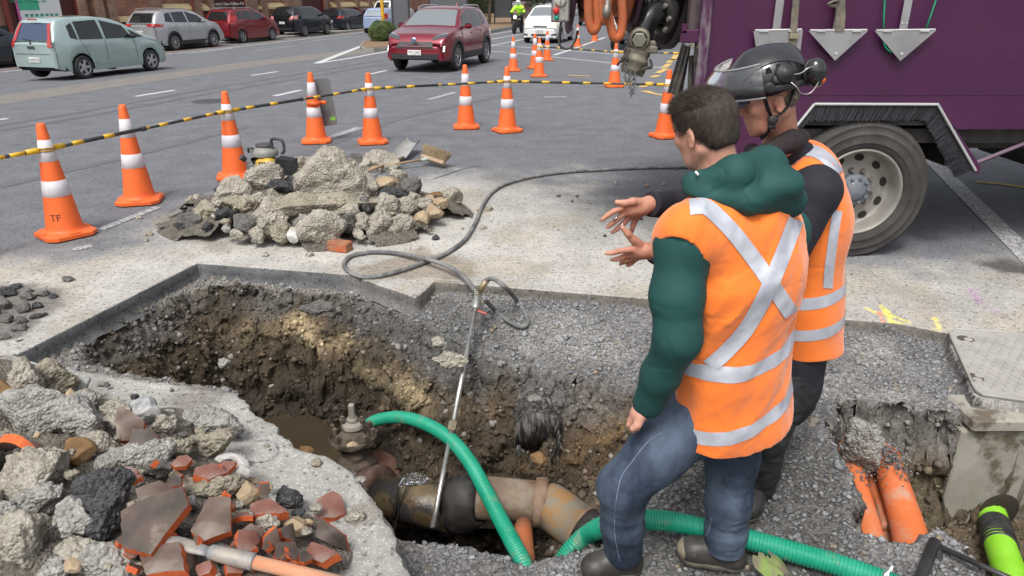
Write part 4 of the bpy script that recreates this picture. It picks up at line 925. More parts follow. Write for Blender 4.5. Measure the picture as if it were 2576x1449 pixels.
# ---- white oncoming hatchback
fr = GR(1367, 107); d_ = Vector((math.sin(R(15)), math.cos(R(15)), 0))
root, patch, xm = car('white_hatchback', fr+d_*1.18, R(195), 3.64, 1.66, 2.37, .72,
    [(0, .9), (.06, 1.05), (.25, 1.35), (.45, 1.47), (1.0, 1.5), (1.9, 1.5), (2.2, 1.43), (2.75, 1.08), (3.0, .98), (3.4, .84), (3.58, .70), (3.64, .55)],
    [(0, .9), (.6, .98), (2.7, .93), (3.2, .83), (3.64, .5)], paint('white_car_paint', (.66, .66, .66), .05, .3), 'white oncoming hatchback waiting behind the far cones', wr=.29, spokes=5, style=1, sill=.18, tumble=.36)
side_glass(patch, [[(.7, 1.02), (1.45, 1.0), (1.45, 1.40), (.75, 1.38)], [(1.53, 1.0), (2.55, .98), (2.2, 1.28), (1.55, 1.40)]])
patch('windscreen', [(2.78, -.66), (2.78, .66), (2.24, .54), (2.24, -.54)], 'top', SHIELD, .006, 10, 6)
WL = M('cloudy_lamp', (.50, .50, .42), rough=.15, clear=1)
for s_ in (1, -1):
    patch('headlight', [(s_*.44, .66), (s_*.72, .70), (s_*.72, .86), (s_*.52, .80)], 'front', WL, .012)
    patch('bumper_vent', [(s_*.50, .32), (s_*.72, .34), (s_*.72, .40), (s_*.52, .38)], 'front', TRIM, .012)
patch('grille', [(-.28, .64), (.28, .64), (.32, .71), (-.32, .71)], 'front', TRIM, .012); patch('lower_grille', [(-.36, .30), (.36, .30), (.36, .38), (-.36, .38)], 'front', TRIM, .012)
plate(root, 3.64-xm+.068, .50, 'CBN926', 'front', .34); mirrors(root, 2.3-xm, .8, 1.0, TRIM); seams(patch, [(1.49, .98, 1.47, .4)])
# ---- white light truck behind the hose reel
TWH = paint('truck_white', (.60, .62, .63), .0, .35)
tp = (GR(1534, 124)+GR(1668, 122))/2; tk = empty('white_light_truck', tp, R(90)-R(193), label='white light truck facing the camera behind the hose reel', cat='truck')
b = MB(); b.box((.0, 0, 1.45), (1.5, 1.9, 1.7), bev=.12, taper=(.86, .92)); b.box((-.02, 0, .72), (1.56, 1.92, .5), bev=.08); b.build('cab', TWH, tk, 'auto')
b = MB(); b.box((.72, 0, 1.72), (.06, 1.62, .72), TR((0, 0, 0), ry=-.11), bev=.03); b.build('windscreen', SHIELD, tk)
b = MB(); b.box((.79, 0, .48), (.14, 1.95, .3), bev=.05); b.build('bumper', M('truck_bumper', (.05, .055, .06), rough=.5), tk, 'auto')
b = MB(); b.box((-2.7, 0, 1.7), (3.6, 2.05, 2.1), bev=.04); b.build('cargo_box', M('box_white', (.5, .5, .5), rough=.5), tk, 'auto')
for s_ in (1, -1):
    b = MB(); b.box((.785, s_*.72, .78), (.05, .34, .22), bev=.03); b.build('headlight', HEAD, tk, 'auto'); b = MB(); b.box((.79, s_*.9, .98), (.05, .1, .2), bev=.02); b.build('indicator', AMBER, tk, 'auto')
    b = MB(); b.box((.872, s_*.72, .48), (.03, .26, .10), bev=.02); b.build('fog_lamp', HEAD, tk)
    wheel(tk, .35, s_*.82, .36, .22, 5, M('steel_rim', (.3, .3, .3), rough=.5), 1); wheel(tk, -2.9, s_*.82, .36, .22, 5, M('steel_rim'), 1)
    b = MB(); b.box((.6, s_*1.12, 1.75), (.08, .16, .34), bev=.03); b.build('wing_mirror', TRIM, tk)
b = MB(); b.tube([(.83, -.5, 1.40), (.84, .1, 1.37)], .012, 5); b.build('wiper', TRIM, tk)
plate(tk, .875, .62, 'PYT41', 'front', .36, .38); t_ = text('TRAFFIC', .17, INK, 'lettering', tk, .002); t_.rotation_euler = (math.pi/2, 0, math.pi/2); t_.location = (.80, .05, 1.08)
b = MB(); b.box((-2.2, 0, .5), (3.6, .7, .2)); b.build('chassis', TRIM, tk)
# dark car behind it
o = hatch_like('grey_green_car', GR(1500, 66)+Vector((.2, 3, 0)), paint('dark_green', (.03, .04, .035)), 'dark car partly hidden behind the hose reel', 1.5, heading=R(195)); o['group'] = 'far cars beyond the verge'
# ------------------------------------------------------------------ work site
ORG = M('cone_orange', (.80, .145, .03), (.74, .125, .028), rough=.5, ns=5, bump=.0006, bs=60, dirt=(5, (.45, .10, .04), .66, .74))
REFW = M('reflective_white', (.66, .63, .66), (.56, .54, .58), rough=.4, ns=40, dirt=(9, (.40, .38, .38), .62, .72))
def make_cone():
    t = empty('traffic_cone', (0, 0, 0)); b = MB(); b.box((0, 0, .024), (.375, .375, .036), bev=.012, taper=(.97, .97))
    for sx in (-1, 1):
        for sy in (-1, 1): b.cyl((sx*.13, sy*.13, -.001), (sx*.13, sy*.13, .008), .02, 8)
    P8 = []
    s = .19; c = .06
    b = MB(); pts = [(-s+c, -s), (s-c, -s), (s, -s+c), (s, s-c), (s-c, s), (-s+c, s), (-s, s-c), (-s, -s+c)]
    V_ = [(x, y, .008) for x, y in pts]+[(x, y, .036) for x, y in pts]+[(x*.93, y*.93, .044) for x, y in pts]+[(x*.7, y*.7, .05) for x, y in pts]
    F_ = [tuple(reversed(range(8))), tuple(range(24, 32))]+[(k*8+i, k*8+(i+1) % 8, k*8+8+(i+1) % 8, k*8+8+i) for k in range(3) for i in range(8)]
    b.add(V_, F_)
    for a in range(4): b.box((0, .168, .047), (.09, .03, .012), Matrix.Rotation(a*math.pi/2, 4, 'Z'), bev=.003)
    b.build('base', ORG, t)
    b = MB(); rz_ = lambda z: .137-(.137-.030)*(z-.05)/.85
    b.lathe([(.160, .048), (.145, .055), (.137, .07)]+[(rz_(z), z) for z in (.1, .3, .5, .7, .88)]+[(.027, .897), (.022, .9), (.018, .89), (.016, .8)], 32); b.build('body', ORG, t, True)
    for z0, z1 in ((.335, .46), (.61, .775)):
        b = MB(); b.lathe([(rz_(z0), z0), (rz_(z0)+.0015, z0+.001), (rz_(z1)+.0015, z1-.001), (rz_(z1), z1)], 32); b.build('reflective_band', REFW, t, True)
    return t
proto = make_cone()
CN = [((168, 592), .9, 'foreground traffic cone lettered TF at the left end of the barrier pole', 1.0), ((354, 508), .25, 'second traffic cone from the left, standing behind the barrier pole', 1), ((595, 447), .3, 'third traffic cone from the left, beside the compactor engine', 1),
 ((797, 358), .2, 'traffic cone with a grey sign plate clamped behind it', 1), ((938, 360), .3, 'traffic cone in front of the red sports utility car holding two barrier poles', 1), ((1173, 322), .1, 'traffic cone just right of the red sports utility car, behind the pole', 1),
 ((1276, 331), .5, 'traffic cone holding the barrier corner in the middle of the road', 1), ((1291, 179), .2, 'far traffic cone right behind the barrier corner', .95), ((1356, 193), .1, 'far traffic cone carrying the left end of the second barrier pole', 1), ((1345, 172), .4, 'far traffic cone half hidden at the left of the second pole end', 1),
 ((1376, 152), .2, 'far traffic cone standing beyond the second pole end', .95), ((1452, 117), .3, 'distant traffic cone under the orange hose reel', .9), ((1496, 103), .1, 'most distant traffic cone, low between hose reel and truck', .9), ((1545, 219), .2, 'traffic cone left of the hanging hose coupling', 1.0), ((1672, 345), .35, 'traffic cone partly hidden by the black rubber flap of the truck', 1.0)]
cones = []
for i, (p_, rz_, lb, sc_) in enumerate(CN):
    o = proto if i == 0 else copy_tree(proto); o.location = GR(*p_, .004); o.rotation_euler.z = rz_; o.scale = (sc_,)*3
    tag(o, lb, 'traffic cone', 'orange traffic cones round the works'); cones.append(o)
# lettering TF wrapped round the first cone
def wrap(o, cone, z0, ang):
    for v in o.data.vertices:
        z = z0+v.co.y; r_ = .137-(.107)*(z-.05)/.85+.0022; a = ang+v.co.x/r_
        v.co = Vector((r_*math.cos(a), r_*math.sin(a), z))
    o.parent = cone
INKC = M('stencil_black', (.03, .02, .018), (.10, .03, .015), rough=.7, ns=60)
def finetext(s_, size):
    o = text(s_, size, INKC, 'stencil_lettering', None, 0, 'CENTER'); import bmesh
    bm = bmesh.new(); bm.from_mesh(o.data); bmesh.ops.triangulate(bm, faces=bm.faces[:]); bmesh.ops.subdivide_edges(bm, edges=bm.edges[:], cuts=2, use_grid_fill=True); bm.to_mesh(o.data); bm.free(); return o
c0 = cones[0]; ac = math.atan2(-c0.location.y, -c0.location.x)-c0.rotation_euler.z
t_ = finetext('TF', .075)
wrap(t_, c0, .15, ac-.42)
# barrier poles
YEL = M('barrier_yellow', (.70, .42, .02), (.6, .36, .03), rough=.4, ns=20); BLKP = M('barrier_black', (.022, .026, .028), (.05, .055, .055), rough=.4, ns=20, speck=(90, (.2, .2, .2), .72))
def ringpos(c, z=.70): return c.location+Vector((0, 0, z*c.scale[0]))
def pole(a, b_, label, nb=5, off=None, ends=(1, 1), group='black and yellow barrier poles'):
    d_ = (b_-a); L_ = d_.length; dn = d_/L_; t = empty('barrier_pole', a, 0, label=label, cat='barrier pole', group=group)
    L0, L1 = .09*ends[0], L_-.09*ends[1]; W_ = lambda s_: dn*s_
    b = MB(); b.tube([W_(L0), W_(L_*.46)], .017, 12); b.tube([W_(L_*.46), W_(L1)], .0145, 12); b.build('pole', BLKP, t, True)
    b = MB(); b.tube([W_(L_*.455), W_(L_*.457), W_(L_*.475), W_(L_*.48)], [.018, .022, .022, .016], 12); b.build('lock_collar', BLKP, t, True)
    for k in range(nb):
        s_ = L0+(L1-L0)*(k+.62)/(nb+.2)
        if abs(s_/L_-.46) < .04: s_ += .09
        r_ = .0185 if s_ < L_*.46 else .016; b = MB(); b.tube([W_(s_-.055), W_(s_+.055)], r_, 12); b.build('yellow_band', YEL, t, True)
    for e_, s_, sg in ((ends[0], 0, 1), (ends[1], L_, -1)):
        if not e_: continue
        b = MB(); b.tube([W_(s_+sg*.055), W_(s_+sg*.075), W_(s_+sg*.16)], [.014, .024, .021], 12)
        up_ = Vector((0, 0, 1))
        for dz in (-.008, .012): b.tube([W_(s_)+Vector((math.cos(a_)*.06, math.sin(a_)*.06, dz)) for a_ in np.linspace(0, 2*math.pi, 25)[:-1]], .006, 6, closed=True)
        b.build('clip_ring', YEL, t, True)
    return t
R1, R3, R5, R7 = (ringpos(cones[k]) for k in (0, 2, 4, 6))
e0 = at(-190, 432, R1.y-.75)
pole(e0, R1, 'barrier pole running off the left edge of the photo from the cone lettered TF', 3, ends=(0, 1))
pole(R1, R3, 'nearest long barrier pole between the cone lettered TF and the cone by the engine', 6)
pole(R3, R5, 'barrier pole passing the cone with the grey sign plate', 6); pole(R5, R7, 'barrier pole below the red sports utility car', 6)
e7 = ringpos(cones[14]); pole(R7, e7, 'barrier pole running right from the corner cone under the hose coupling', 7, ends=(1, 1))
R9 = ringpos(cones[8]); R14 = ringpos(cones[13], .72); e9 = at(1552, 128, R14.y); pole(R9, R14, 'far barrier pole below the orange hose reel', 6)
pole(R14, at(1712, 134, R14.y), 'far barrier pole right of the hose coupling', 3)
co_ = copy_tree(proto); co_.location = (e0.x, e0.y, .004); co_.scale = (1.05,)*3; tag(co_, 'traffic cone standing just outside the left edge, at the pole end', 'traffic cone')
# grey sign plate behind the fourth cone
cp = cones[3].location; sgp = empty('sign_plate', cp+Vector((.1, .13, 0)), .1, label='back of a grey rounded sign plate clamped behind a traffic cone', cat='sign')
pts = [(-.13+.04*math.cos(a), .04*math.sin(a)) for a in (3.14, 3.9, 4.71)]
def rrect(w_, h_, r_, n=5):
    out = []
    for cx, cy, a0 in ((w_/2-r_, -h_/2+r_, -math.pi/2), (w_/2-r_, h_/2-r_, 0), (-w_/2+r_, h_/2-r_, math.pi/2), (-w_/2+r_, -h_/2+r_, math.pi)):
        for k in range(n+1): a = a0+k*math.pi/2/n; out.append((cx+r_*math.cos(a), cy+r_*math.sin(a)))
    return out
b = MB(); Ts = TR((.02, .0, .50), rx=math.pi/2+.06, ry=-.09); b.poly(rrect(.24, .62, .04), .004, Ts); b.build('plate', M('plate_back', (.17, .175, .185), (.21, .215, .22), rough=.45, metal=.3, ns=4), sgp)
b = MB(); b.poly(rrect(.07, .05, .003), .002, Ts @ TR((.07, -.22, .006))); b.build('sticker', M('lime_sticker', (.30, .62, .08), (.12, .35, .06), ns=70, rough=.5), sgp)
b = MB(); b.lathe([(.088, .49), (.094, .492), (.091, .535), (.086, .537)], 24); b.box((.1, .05, .512), (.10, .03, .045), bev=.005); ob = b.build('clamp_band', M('clamp_orange', (.75, .12, .02), rough=.4), sgp, True); ob.location = (-.1, -.13, 0); ob.rotation_euler = (0, 0, -.1)
# ------------------------------------------------------------------ rocks
import bmesh
_ico = {}
def ico(lv):
    if lv not in _ico:
        bm = bmesh.new(); bmesh.ops.create_icosphere(bm, subdivisions=lv, radius=1); bm.verts.ensure_lookup_table()
        _ico[lv] = (np.array([v.co[:] for v in bm.verts]), np.array([[v.index for v in f.verts] for f in bm.faces])); bm.free()
    return _ico[lv]
CONR = M('broken_concrete', (.235, .21, .165), (.40, .37, .31), rough=.95, ns=14, bump=.012, bs=70, vor=(75, (.50, .47, .41), .6), dirt=(7, (.20, .175, .14), .60, .72))
CONG = M('grey_concrete', (.20, .19, .165), (.34, .33, .30), rough=.95, ns=12, bump=.010, bs=70, vor=(85, (.44, .44, .43), .5), dirt=(8, (.15, .14, .12), .60, .72))
CONB = M('soiled_concrete', (.20, .175, .13), (.36, .33, .26), rough=.95, ns=9, bump=.011, bs=60, vor=(70, (.42, .38, .30), .45), dirt=(9, (.12, .09, .06), .55, .68))
ASPR = M('tarmac_chunk', (.022, .022, .025), (.055, .055, .058), rough=.8, ns=20, bump=.009, bs=80, vor=(95, (.13, .13, .13), .45))
GRYR = M('dusty_tarmac_chunk', (.075, .072, .068), (.14, .135, .125), rough=.95, ns=10, bump=.006, bs=90, vor=(110, (.22, .21, .2), .35))
TANR = M('tan_stone', (.28, .20, .12), (.40, .32, .22), rough=.85, ns=7, bump=.003, bs=30, dirt=(8, (.18, .11, .06), .6, .7))
BRNR = M('brown_stone', (.14, .075, .03), (.24, .15, .07), rough=.9, ns=9, bump=.005, bs=50)
WHTR = M('white_streaked_stone', (.30, .24, .16), (.52, .52, .50), rough=.85, ns=5, bump=.004, bs=40, contrast=(.42, .56))
BLUR = M('blue_grey_stone', (.17, .18, .19), (.48, .48, .47), rough=.85, ns=7, bump=.006, bs=40, contrast=(.40, .58))
KM = dict(c=(CONR, 'pale concrete lump'), g=(CONG, 'grey concrete lump'), b=(CONB, 'soil stained concrete lump'), a=(ASPR, 'black tarmac lump'), d=(GRYR, 'dusty dark tarmac lump'), t=(TANR, 'tan stone'), n=(BRNR, 'brown stone'), w=(WHTR, 'tan and white stone'), u=(BLUR, 'blue grey stone'))
def rockmesh(size, kind, seed, lv, rough_=None):
    V_, F_ = ico(lv); r_ = np.random.default_rng(seed); V_ = V_.copy()
    npl = 18 if kind in 'tnwuad' else 10
    nn = r_.normal(size=(npl, 3)); nn /= np.linalg.norm(nn, axis=1)[:, None]; dd_ = r_.uniform(.50, .74, npl) if kind in 'tnaduw' else r_.uniform(.55, .82, npl)
    q_ = V_@nn.T; k = np.where(q_ > .05, dd_/np.maximum(q_, .05), 9).min(1); V_ = V_*np.minimum(1, k)[:, None]
    sz_ = np.array(size); W_ = V_*sz_
    m_ = sz_.mean(); rg = rough_ if rough_ is not None else (.16 if kind in 'cgb' else .05 if kind in 'tn' else .09)
    N3 = ico(lv)[0]
    off = fbm(W_/m_*1.6+seed*3.1, 4, seed)*rg*1.1
    if kind in 'cgbad' and lv >= 4:
        cell = W_*(52 if kind != 'a' else 70)+seed; off = off+.0; W_ = W_+N3*(np.abs(vnoise(cell, 3))+.6*np.abs(vnoise(cell*2.1, 9)))[:, None]*min(.011, m_*.12)
    W_ = W_+N3*(off*m_)[:, None]
    return W_, F_
def rock(name, P, size, kind, seed, label, group, rot=None, parent=None, lv=None, cat='rubble'):
    lv = lv or (5 if kind in 'tn' else 6 if max(size) > .16 else 5 if max(size) > .05 else 4)
    W_, F_ = rockmesh(size, kind, seed, lv); o = mesh(name, W_, F_, KM[kind][0], parent, kind in 'cgbwu', label=label, cat=cat, group=group)
    o.location = P; r_ = random.Random(seed)
    o.rotation_euler = rot if rot else (r_.uniform(-.25, .25), r_.uniform(-.25, .25), r_.uniform(0, 6.28)*0+r_.uniform(-.5, .5)); return o
def march(px, py, hf, up=0.0, y0=1.2):
    x, h, v = ray(px, py); Y_ = np.arange(y0, 9, .01); zr = HC+v*Y_/h; k = int(np.argmax(zr < hf(x*Y_/h, Y_)+up)); y = Y_[k]
    return Vector((x*y/h, y, HC+v*y/h))
def pxm(P): return ((P.y*CT-(P.z-HC)*ST)/FP)
RN_ = {'c': 'concrete_lump', 'g': 'concrete_lump', 'b': 'concrete_lump', 'a': 'tarmac_lump', 'd': 'tarmac_lump', 't': 'stone', 'n': 'stone', 'w': 'stone', 'u': 'stone'}
c1 = G(800, 545); c1r = G(1150, 500); rx1 = 1.38; ry1 = .98; H1m = .31
def hm1(x, y):
    r2 = ((x-c1.x)/rx1)**2+((y-c1.y)/ry1)**2; return H1m*np.clip(1-r2, 0, 1)**.8
c2 = G(170, 1330); rx2 = 1.02; ry2 = 1.25; H2m = .26
HP2 = PG([(-300, 905), (60, 905), (170, 940), (300, 985), (420, 1030), (585, 1055), (600, 1120), (640, 1190), (700, 1240), (780, 1275), (875, 1330), (905, 1449), (930, 1900), (-900, 1900)])
def hm2(x, y):
    x, y = np.broadcast_arrays(np.asarray(x, float), np.asarray(y, float)); return H2m*np.clip(sdp(x, y, HP2)/.55, 0, 1)**.7
def mound(name, c, rx, ry, hf, mat, label, name_=1):
    gx_ = np.linspace(c.x-rx*1.02, c.x+rx*1.02, 150); gy_ = np.linspace(c.y-ry*1.02, c.y+ry*1.02, 150); xx, yy = np.meshgrid(gx_, gy_)
    z = hf(xx, yy); z = z*.8+fbm(np.stack([xx*9, yy*9, xx*0], -1), 4, 5)*.03*np.clip(z*8, 0, 1)-.012*(z < .002)
    rr_ = ((xx-c.x)/rx)**2+((yy-c.y)/ry)**2+.35*fbm(np.stack([xx*4, yy*4, xx*0], -1), 3, 8)
    if name_ == 2: rr_ = np.where(z > .06+.05*fbm(np.stack([xx*5, yy*5, xx*0], -1), 3, 9), 0., 2.)
    V_ = np.stack([xx, yy, z], -1).reshape(-1, 3); id_ = np.arange(22500).reshape(150, 150); F_ = np.stack([id_[:-1, :-1], id_[:-1, 1:], id_[1:, 1:], id_[1:, :-1]], -1)
    kp = (rr_[:-1, :-1] < .86) & (z[1:, 1:] > -.005); F_ = F_[kp]; u_, iv = np.unique(F_.ravel(), return_inverse=True); V_ = V_[u_]; F_ = iv.reshape(-1, 4)
    return mesh(name, V_, F_, mat, None, True, label=label, cat='rubble fines', kind='stuff')
FINES = M('rubble_fines', (.10, .085, .065), (.24, .215, .175), rough=1, ns=14, bump=.02, bs=70, vor=(110, (.30, .28, .25), .5))
mound('rubble_fines', c1, rx1, ry1, hm1, FINES, 'fine brown rubble filling under the road rubble pile'); mound('rubble_fines', c2+Vector((.1, 0, 0)), 1.4, 1.5, hm2, FINES, 'fine brown rubble filling under the near rubble pile', 2)
def place_words(px, py, box):
    u = (px-box[0])/(box[2]-box[0]); v = (py-box[1])/(box[3]-box[1])
    h = 'far left' if u < .15 else 'left flank' if u < .35 else 'left of middle' if u < .48 else 'middle' if u < .6 else 'right of middle' if u < .72 else 'right flank' if u < .87 else 'far right'
    q = 'crest' if v < .25 else 'upper slope' if v < .5 else 'lower slope' if v < .75 else 'front foot'
    return h, q
def pile(lst, hf, box, nm, group, seed0, dep=.8, special={}):
    used = {}
    for i, (px, py, w_, h_, k) in enumerate(lst):
        P = march(px, py+h_*.12, hf, .0); s_ = pxm(P); kf = 1.27 if box[2] > 1000 else 1.22; sx = w_*s_/2*kf; szz = h_*s_/2*kf; sy = min(sx, szz)*dep+.3*abs(sx-szz)
        P = P+Vector((0, sy*.25, .0)); lift = Vector((0, 0, 1))*szz*.15
        h, q = place_words(px, py, box); sz_w = 'big ' if w_ > 95 else 'small ' if w_ < 40 else ''
        lb = special.get(i) or f'{sz_w}{KM[k][1]} on the {q}, {h}, of the {nm}'
        rock(RN_[k], P+lift, (sx, max(sy, .02), szz), k, seed0+i, lb, group)
P1 = [(800, 520, 260, 50, 'b'), (835, 458, 182, 140, 'c'), (962, 420, 88, 66, 'c'), (857, 391, 17, 14, 'a'), (915, 404, 60, 30, 'd'), (735, 424, 64, 56, 'b'), (785, 410, 46, 30, 'c'), (672, 452, 82, 62, 'c'), (707, 468, 80, 32, 'a'), (750, 502, 70, 42, 'w'), (769, 537, 34, 40, 'd'), (716, 531, 74, 34, 'd'), (678, 545, 90, 86, 'c'), (708, 584, 42, 54, 'b'), (738, 590, 38, 54, 'w'), (805, 580, 108, 80, 'c'), (872, 563, 52, 50, 'd'), (813, 523, 46, 42, 'c'), (868, 535, 78, 36, 'c'), (789, 531, 24, 34, 'b'), (967, 463, 72, 34, 't'), (983, 489, 62, 42, 'a'), (1030, 472, 60, 70, 'd'), (935, 472, 32, 38, 'c'), (976, 528, 62, 62, 'c'), (1022, 526, 48, 40, 'c'), (1002, 566, 60, 52, 'c'), (1061, 550, 52, 42, 't'), (1092, 535, 58, 36, 't'), (1112, 511, 48, 38, 't'), (1097, 492, 32, 26, 'n'), (1136, 498, 44, 50, 'c'), (951, 562, 54, 50, 'c'), (912, 556, 36, 30, 'c'), (908, 570, 32, 22, 'c'), (1068, 511, 44, 26, 'c'), (588, 488, 74, 64, 'c'), (600, 516, 84, 40, 'b'), (513, 537, 64, 42, 'b'), (481, 555, 78, 50, 'd'), (560, 540, 54, 34, 'a'), (617, 566, 78, 60, 'd'), (570, 577, 24, 22, 'g'), (597, 591, 28, 24, 'c'), (640, 505, 50, 40, 'c'), (645, 590, 46, 34, 'c'), (900, 590, 34, 22, 'c'), (935, 585, 28, 22, 'c'), (1040, 500, 40, 30, 'c'), (920, 520, 44, 44, 'd'), (1080, 500, 30, 26, 't'), (840, 600, 30, 20, 'c'), (460, 570, 40, 24, 'a'), (520, 572, 36, 22, 'a'), (545, 515, 34, 26, 'c'), (1000, 450, 44, 36, 'c'), (690, 500, 40, 36, 'c'), (760, 560, 40, 32, 'g')]
pile(P1, hm1, (445, 395, 1160, 615), 'road pile', 'rubble of the pile on the road', 100, special={1: 'largest pale concrete boulder crowning the road rubble pile'})
rr = random.Random(9)
for k in range(60):
    a = rr.uniform(0, 6.28); q = rr.uniform(.72, 1.14) if k < 40 else rr.uniform(.1, .8); x, y = c1.x+math.cos(a)*rx1*q, c1.y+math.sin(a)*ry1*q*(1 if math.sin(a) > 0 else 1)
    s_ = rr.uniform(.012, .04); z = float(hm1(x, y)); kk = rr.choice('cccgbdat'); px, py = proj((x, y, z)); h, q_ = place_words(px, py, (445, 395, 1160, 615))
    rock(RN_[kk], (x, y, z+s_*.4), (s_*1.2, s_, s_*.8), kk, 300+k, f'loose {KM[kk][1]} at the {q_}, {h}, of the road pile', 'rubble of the pile on the road', lv=3 if s_ < .025 else 4)
P2 = [(62, 968, 66, 118, 'c'), (130, 955, 92, 92, 'b'), (100, 1035, 160, 130, 'g'), (8, 995, 60, 90, 'n'), (205, 1062, 132, 90, 'g'), (206, 964, 42, 36, 'u'), (212, 1012, 80, 36, 'g'), (364, 1032, 80, 84, 'u'), (290, 1032, 76, 42, 'c'), (415, 1072, 50, 52, 'c'), (512, 1068, 150, 66, 'g'), (75, 1200, 170, 140, 'c'), (188, 1147, 80, 80, 'n'), (254, 1120, 66, 56, 'c'), (320, 1155, 175, 66, 'g'), (528, 1122, 108, 70, 'b'), (95, 1262, 135, 70, 'g'), (182, 1312, 84, 110, 'g'), (48, 1375, 115, 150, 'c'), (315, 1258, 90, 66, 'b'), (195, 1402, 100, 72, 'c'), (280, 1412, 115, 90, 'g'), (130, 1436, 80, 50, 'g'), (538, 1230, 135, 56, 'b'), (625, 1250, 78, 70, 't'), (668, 1328, 72, 52, 'c'), (726, 1258, 84, 60, 'a'), (738, 1327, 88, 52, 't'), (458, 1345, 46, 40, 'a'), (330, 1090, 60, 40, 'b'), (440, 1130, 70, 50, 'b'), (400, 1180, 90, 46, 'd'), (20, 1110, 60, 50, 'b'), (450, 1180, 80, 50, 'b'), (10, 1290, 70, 60, 'g'), (340, 1210, 50, 36, 'd'), (-70, 1010, 120, 90, 'c'), (-60, 1150, 130, 110, 'g'), (-180, 1080, 130, 110, 'b'), (-90, 1290, 150, 120, 'c'), (-240, 1220, 150, 120, 'g'), (-200, 1380, 150, 110, 'b'), (-330, 1100, 110, 90, 'c'), (-350, 1330, 140, 110, 'g'), (600, 1310, 60, 36, 'd'), (640, 1410, 60, 36, 'a'), (560, 1395, 60, 40, 'd'), (690, 1400, 40, 30, 'd'), (480, 1270, 60, 40, 'd'), (330, 1440, 60, 30, 'c'), (480, 1220, 60, 34, 'b')]
pile(P2, hm2, (0, 900, 880, 1449), 'near heap', 'rubble of the heap on the slab', 400)
# flat slab of black tarmac leaning in the heap
P = march(258, 1262, hm2, .06); o = rock('tarmac_slab', P, (.11, .035, .175), 'a', 77, 'large black tarmac slab leaning among the concrete lumps of the near heap', 'rubble of the heap on the slab', rot=(-.75, .12, .15))
for k in range(34):
    a = rr.uniform(-1.2, 2.2); q = rr.uniform(.5, 1.08); x, y = c2.x+math.cos(a)*rx2*q, c2.y+math.sin(a)*ry2*q; s_ = rr.uniform(.01, .03); z = float(hm2(x, y)); kk = rr.choice('ccgbbdt'); px, py = proj((x, y, z)); h, q_ = place_words(px, py, (0, 900, 880, 1449))
    rock(RN_[kk], (x, y, z+s_*.5), (s_*1.2, s_, s_*.8), kk, 500+k, f'loose {KM[kk][1]} on the {q_}, {h}, of the near heap', 'rubble of the heap on the slab', lv=4)
# third, low heap of tarmac crumbs at the left edge
for k, (px, py, w_, h_) in enumerate([(20, 735, 60, 26), (70, 745, 50, 24), (110, 738, 40, 18), (135, 745, 26, 14), (10, 765, 56, 34), (60, 775, 50, 32), (95, 768, 34, 20), (20, 800, 50, 30), (55, 805, 40, 22), (90, 795, 34, 18), (48, 824, 46, 18), (12, 846, 40, 18), (40, 722, 36, 14), (172, 703, 34, 14), (-20, 780, 60, 50), (115, 790, 20, 10), (75, 730, 26, 14)]):
    P = G(px, py+h_*.3); s_ = pxm(P); rock('tarmac_lump', P+Vector((0, 0, h_*s_*.3)), (w_*s_*.52, w_*s_*.4, h_*s_*.55), 'd' if k % 3 else 'a', 600+k, 'flat dark tarmac chip lying alone left of the pit' if k == 13 else f'dark tarmac lump in the left edge heap, {["back", "middle", "front"][min(2, int((py-720)/40))]} {["left", "centre", "right"][min(2, max(0, int(px/45)))]}', 'tarmac lumps at the left edge', lv=5)
# lumps lying in the pits
for (px, py, w_, h_, Yd, k, sd, lb) in ((1130, 905, 88, 50, 3.55, 'c', 701, 'pale broken concrete lump jutting from the pit wall left of the steel lance'), (1103, 862, 36, 32, 3.75, 'c', 702, 'small pale lump above the jutting concrete in the pit wall'), (800, 775, 120, 42, 3.98, 'd', 703, 'long smooth grey tarmac block under the back edge of the pit'), (2172, 1125, 100, 160, 2.98, 'g', 704, 'tall pale concrete stump standing between the orange ducts'), (2045, 1085, 66, 60, 3.1, 'b', 705, 'tan concrete lump at the corner of the duct pit'), (1357, 1150, 50, 40, 2.95, 'n', 706, 'orange brown clay lump below the tarred pipe end'), (770, 1135, 50, 40, 3.05, 'n', 707, 'brown stone at the pit bottom left of the valve'), (1700, 1180, 110, 46, 2.62, 'g', 708, 'flat grey concrete piece between the front man and the booted legs')):
    P = at(px, py, Yd); s_ = pxm(P); rock(RN_[k], P, (w_*s_*.52, min(w_, h_)*s_*.45, h_*s_*.52), k, sd, lb, 'lumps lying in the pits')
# pebbles dropped on the road right of the hose
for k, (px, py, w_, kk) in enumerate([(1550, 464, 14, 'c'), (1629, 470, 16, 't'), (1671, 466, 12, 'c'), (1404, 496, 14, 'd'), (1452, 496, 12, 'd'), (1486, 512, 10, 't'), (1612, 553, 14, 'a'), (1522, 596, 12, 'a'), (1700, 428, 10, 'd'), (1495, 464, 8, 'c'), (1440, 508, 9, 'd'), (1500, 550, 8, 'c'), (1405, 580, 6, 'd'), (1560, 668, 9, 'n')]):
    P = G(px, py); s_ = pxm(P)*w_*.5; rock('pebble', P+Vector((0, 0, s_*.5)), (s_, s_*.8, s_*.8), kk, 800+k, f'{["pale lump", "tan and dark lump", "pale double lump", "dark lump", "second dark lump", "tan lump", "black lump", "small black lump", "grey lump", "tiny pale lump", "tiny dark lump", "tiny pale grit lump", "tiny grey lump", "tiny brown lump"][k]} on the grey road beyond the hands', 'pebbles dropped on the road', lv=4, cat='pebble')
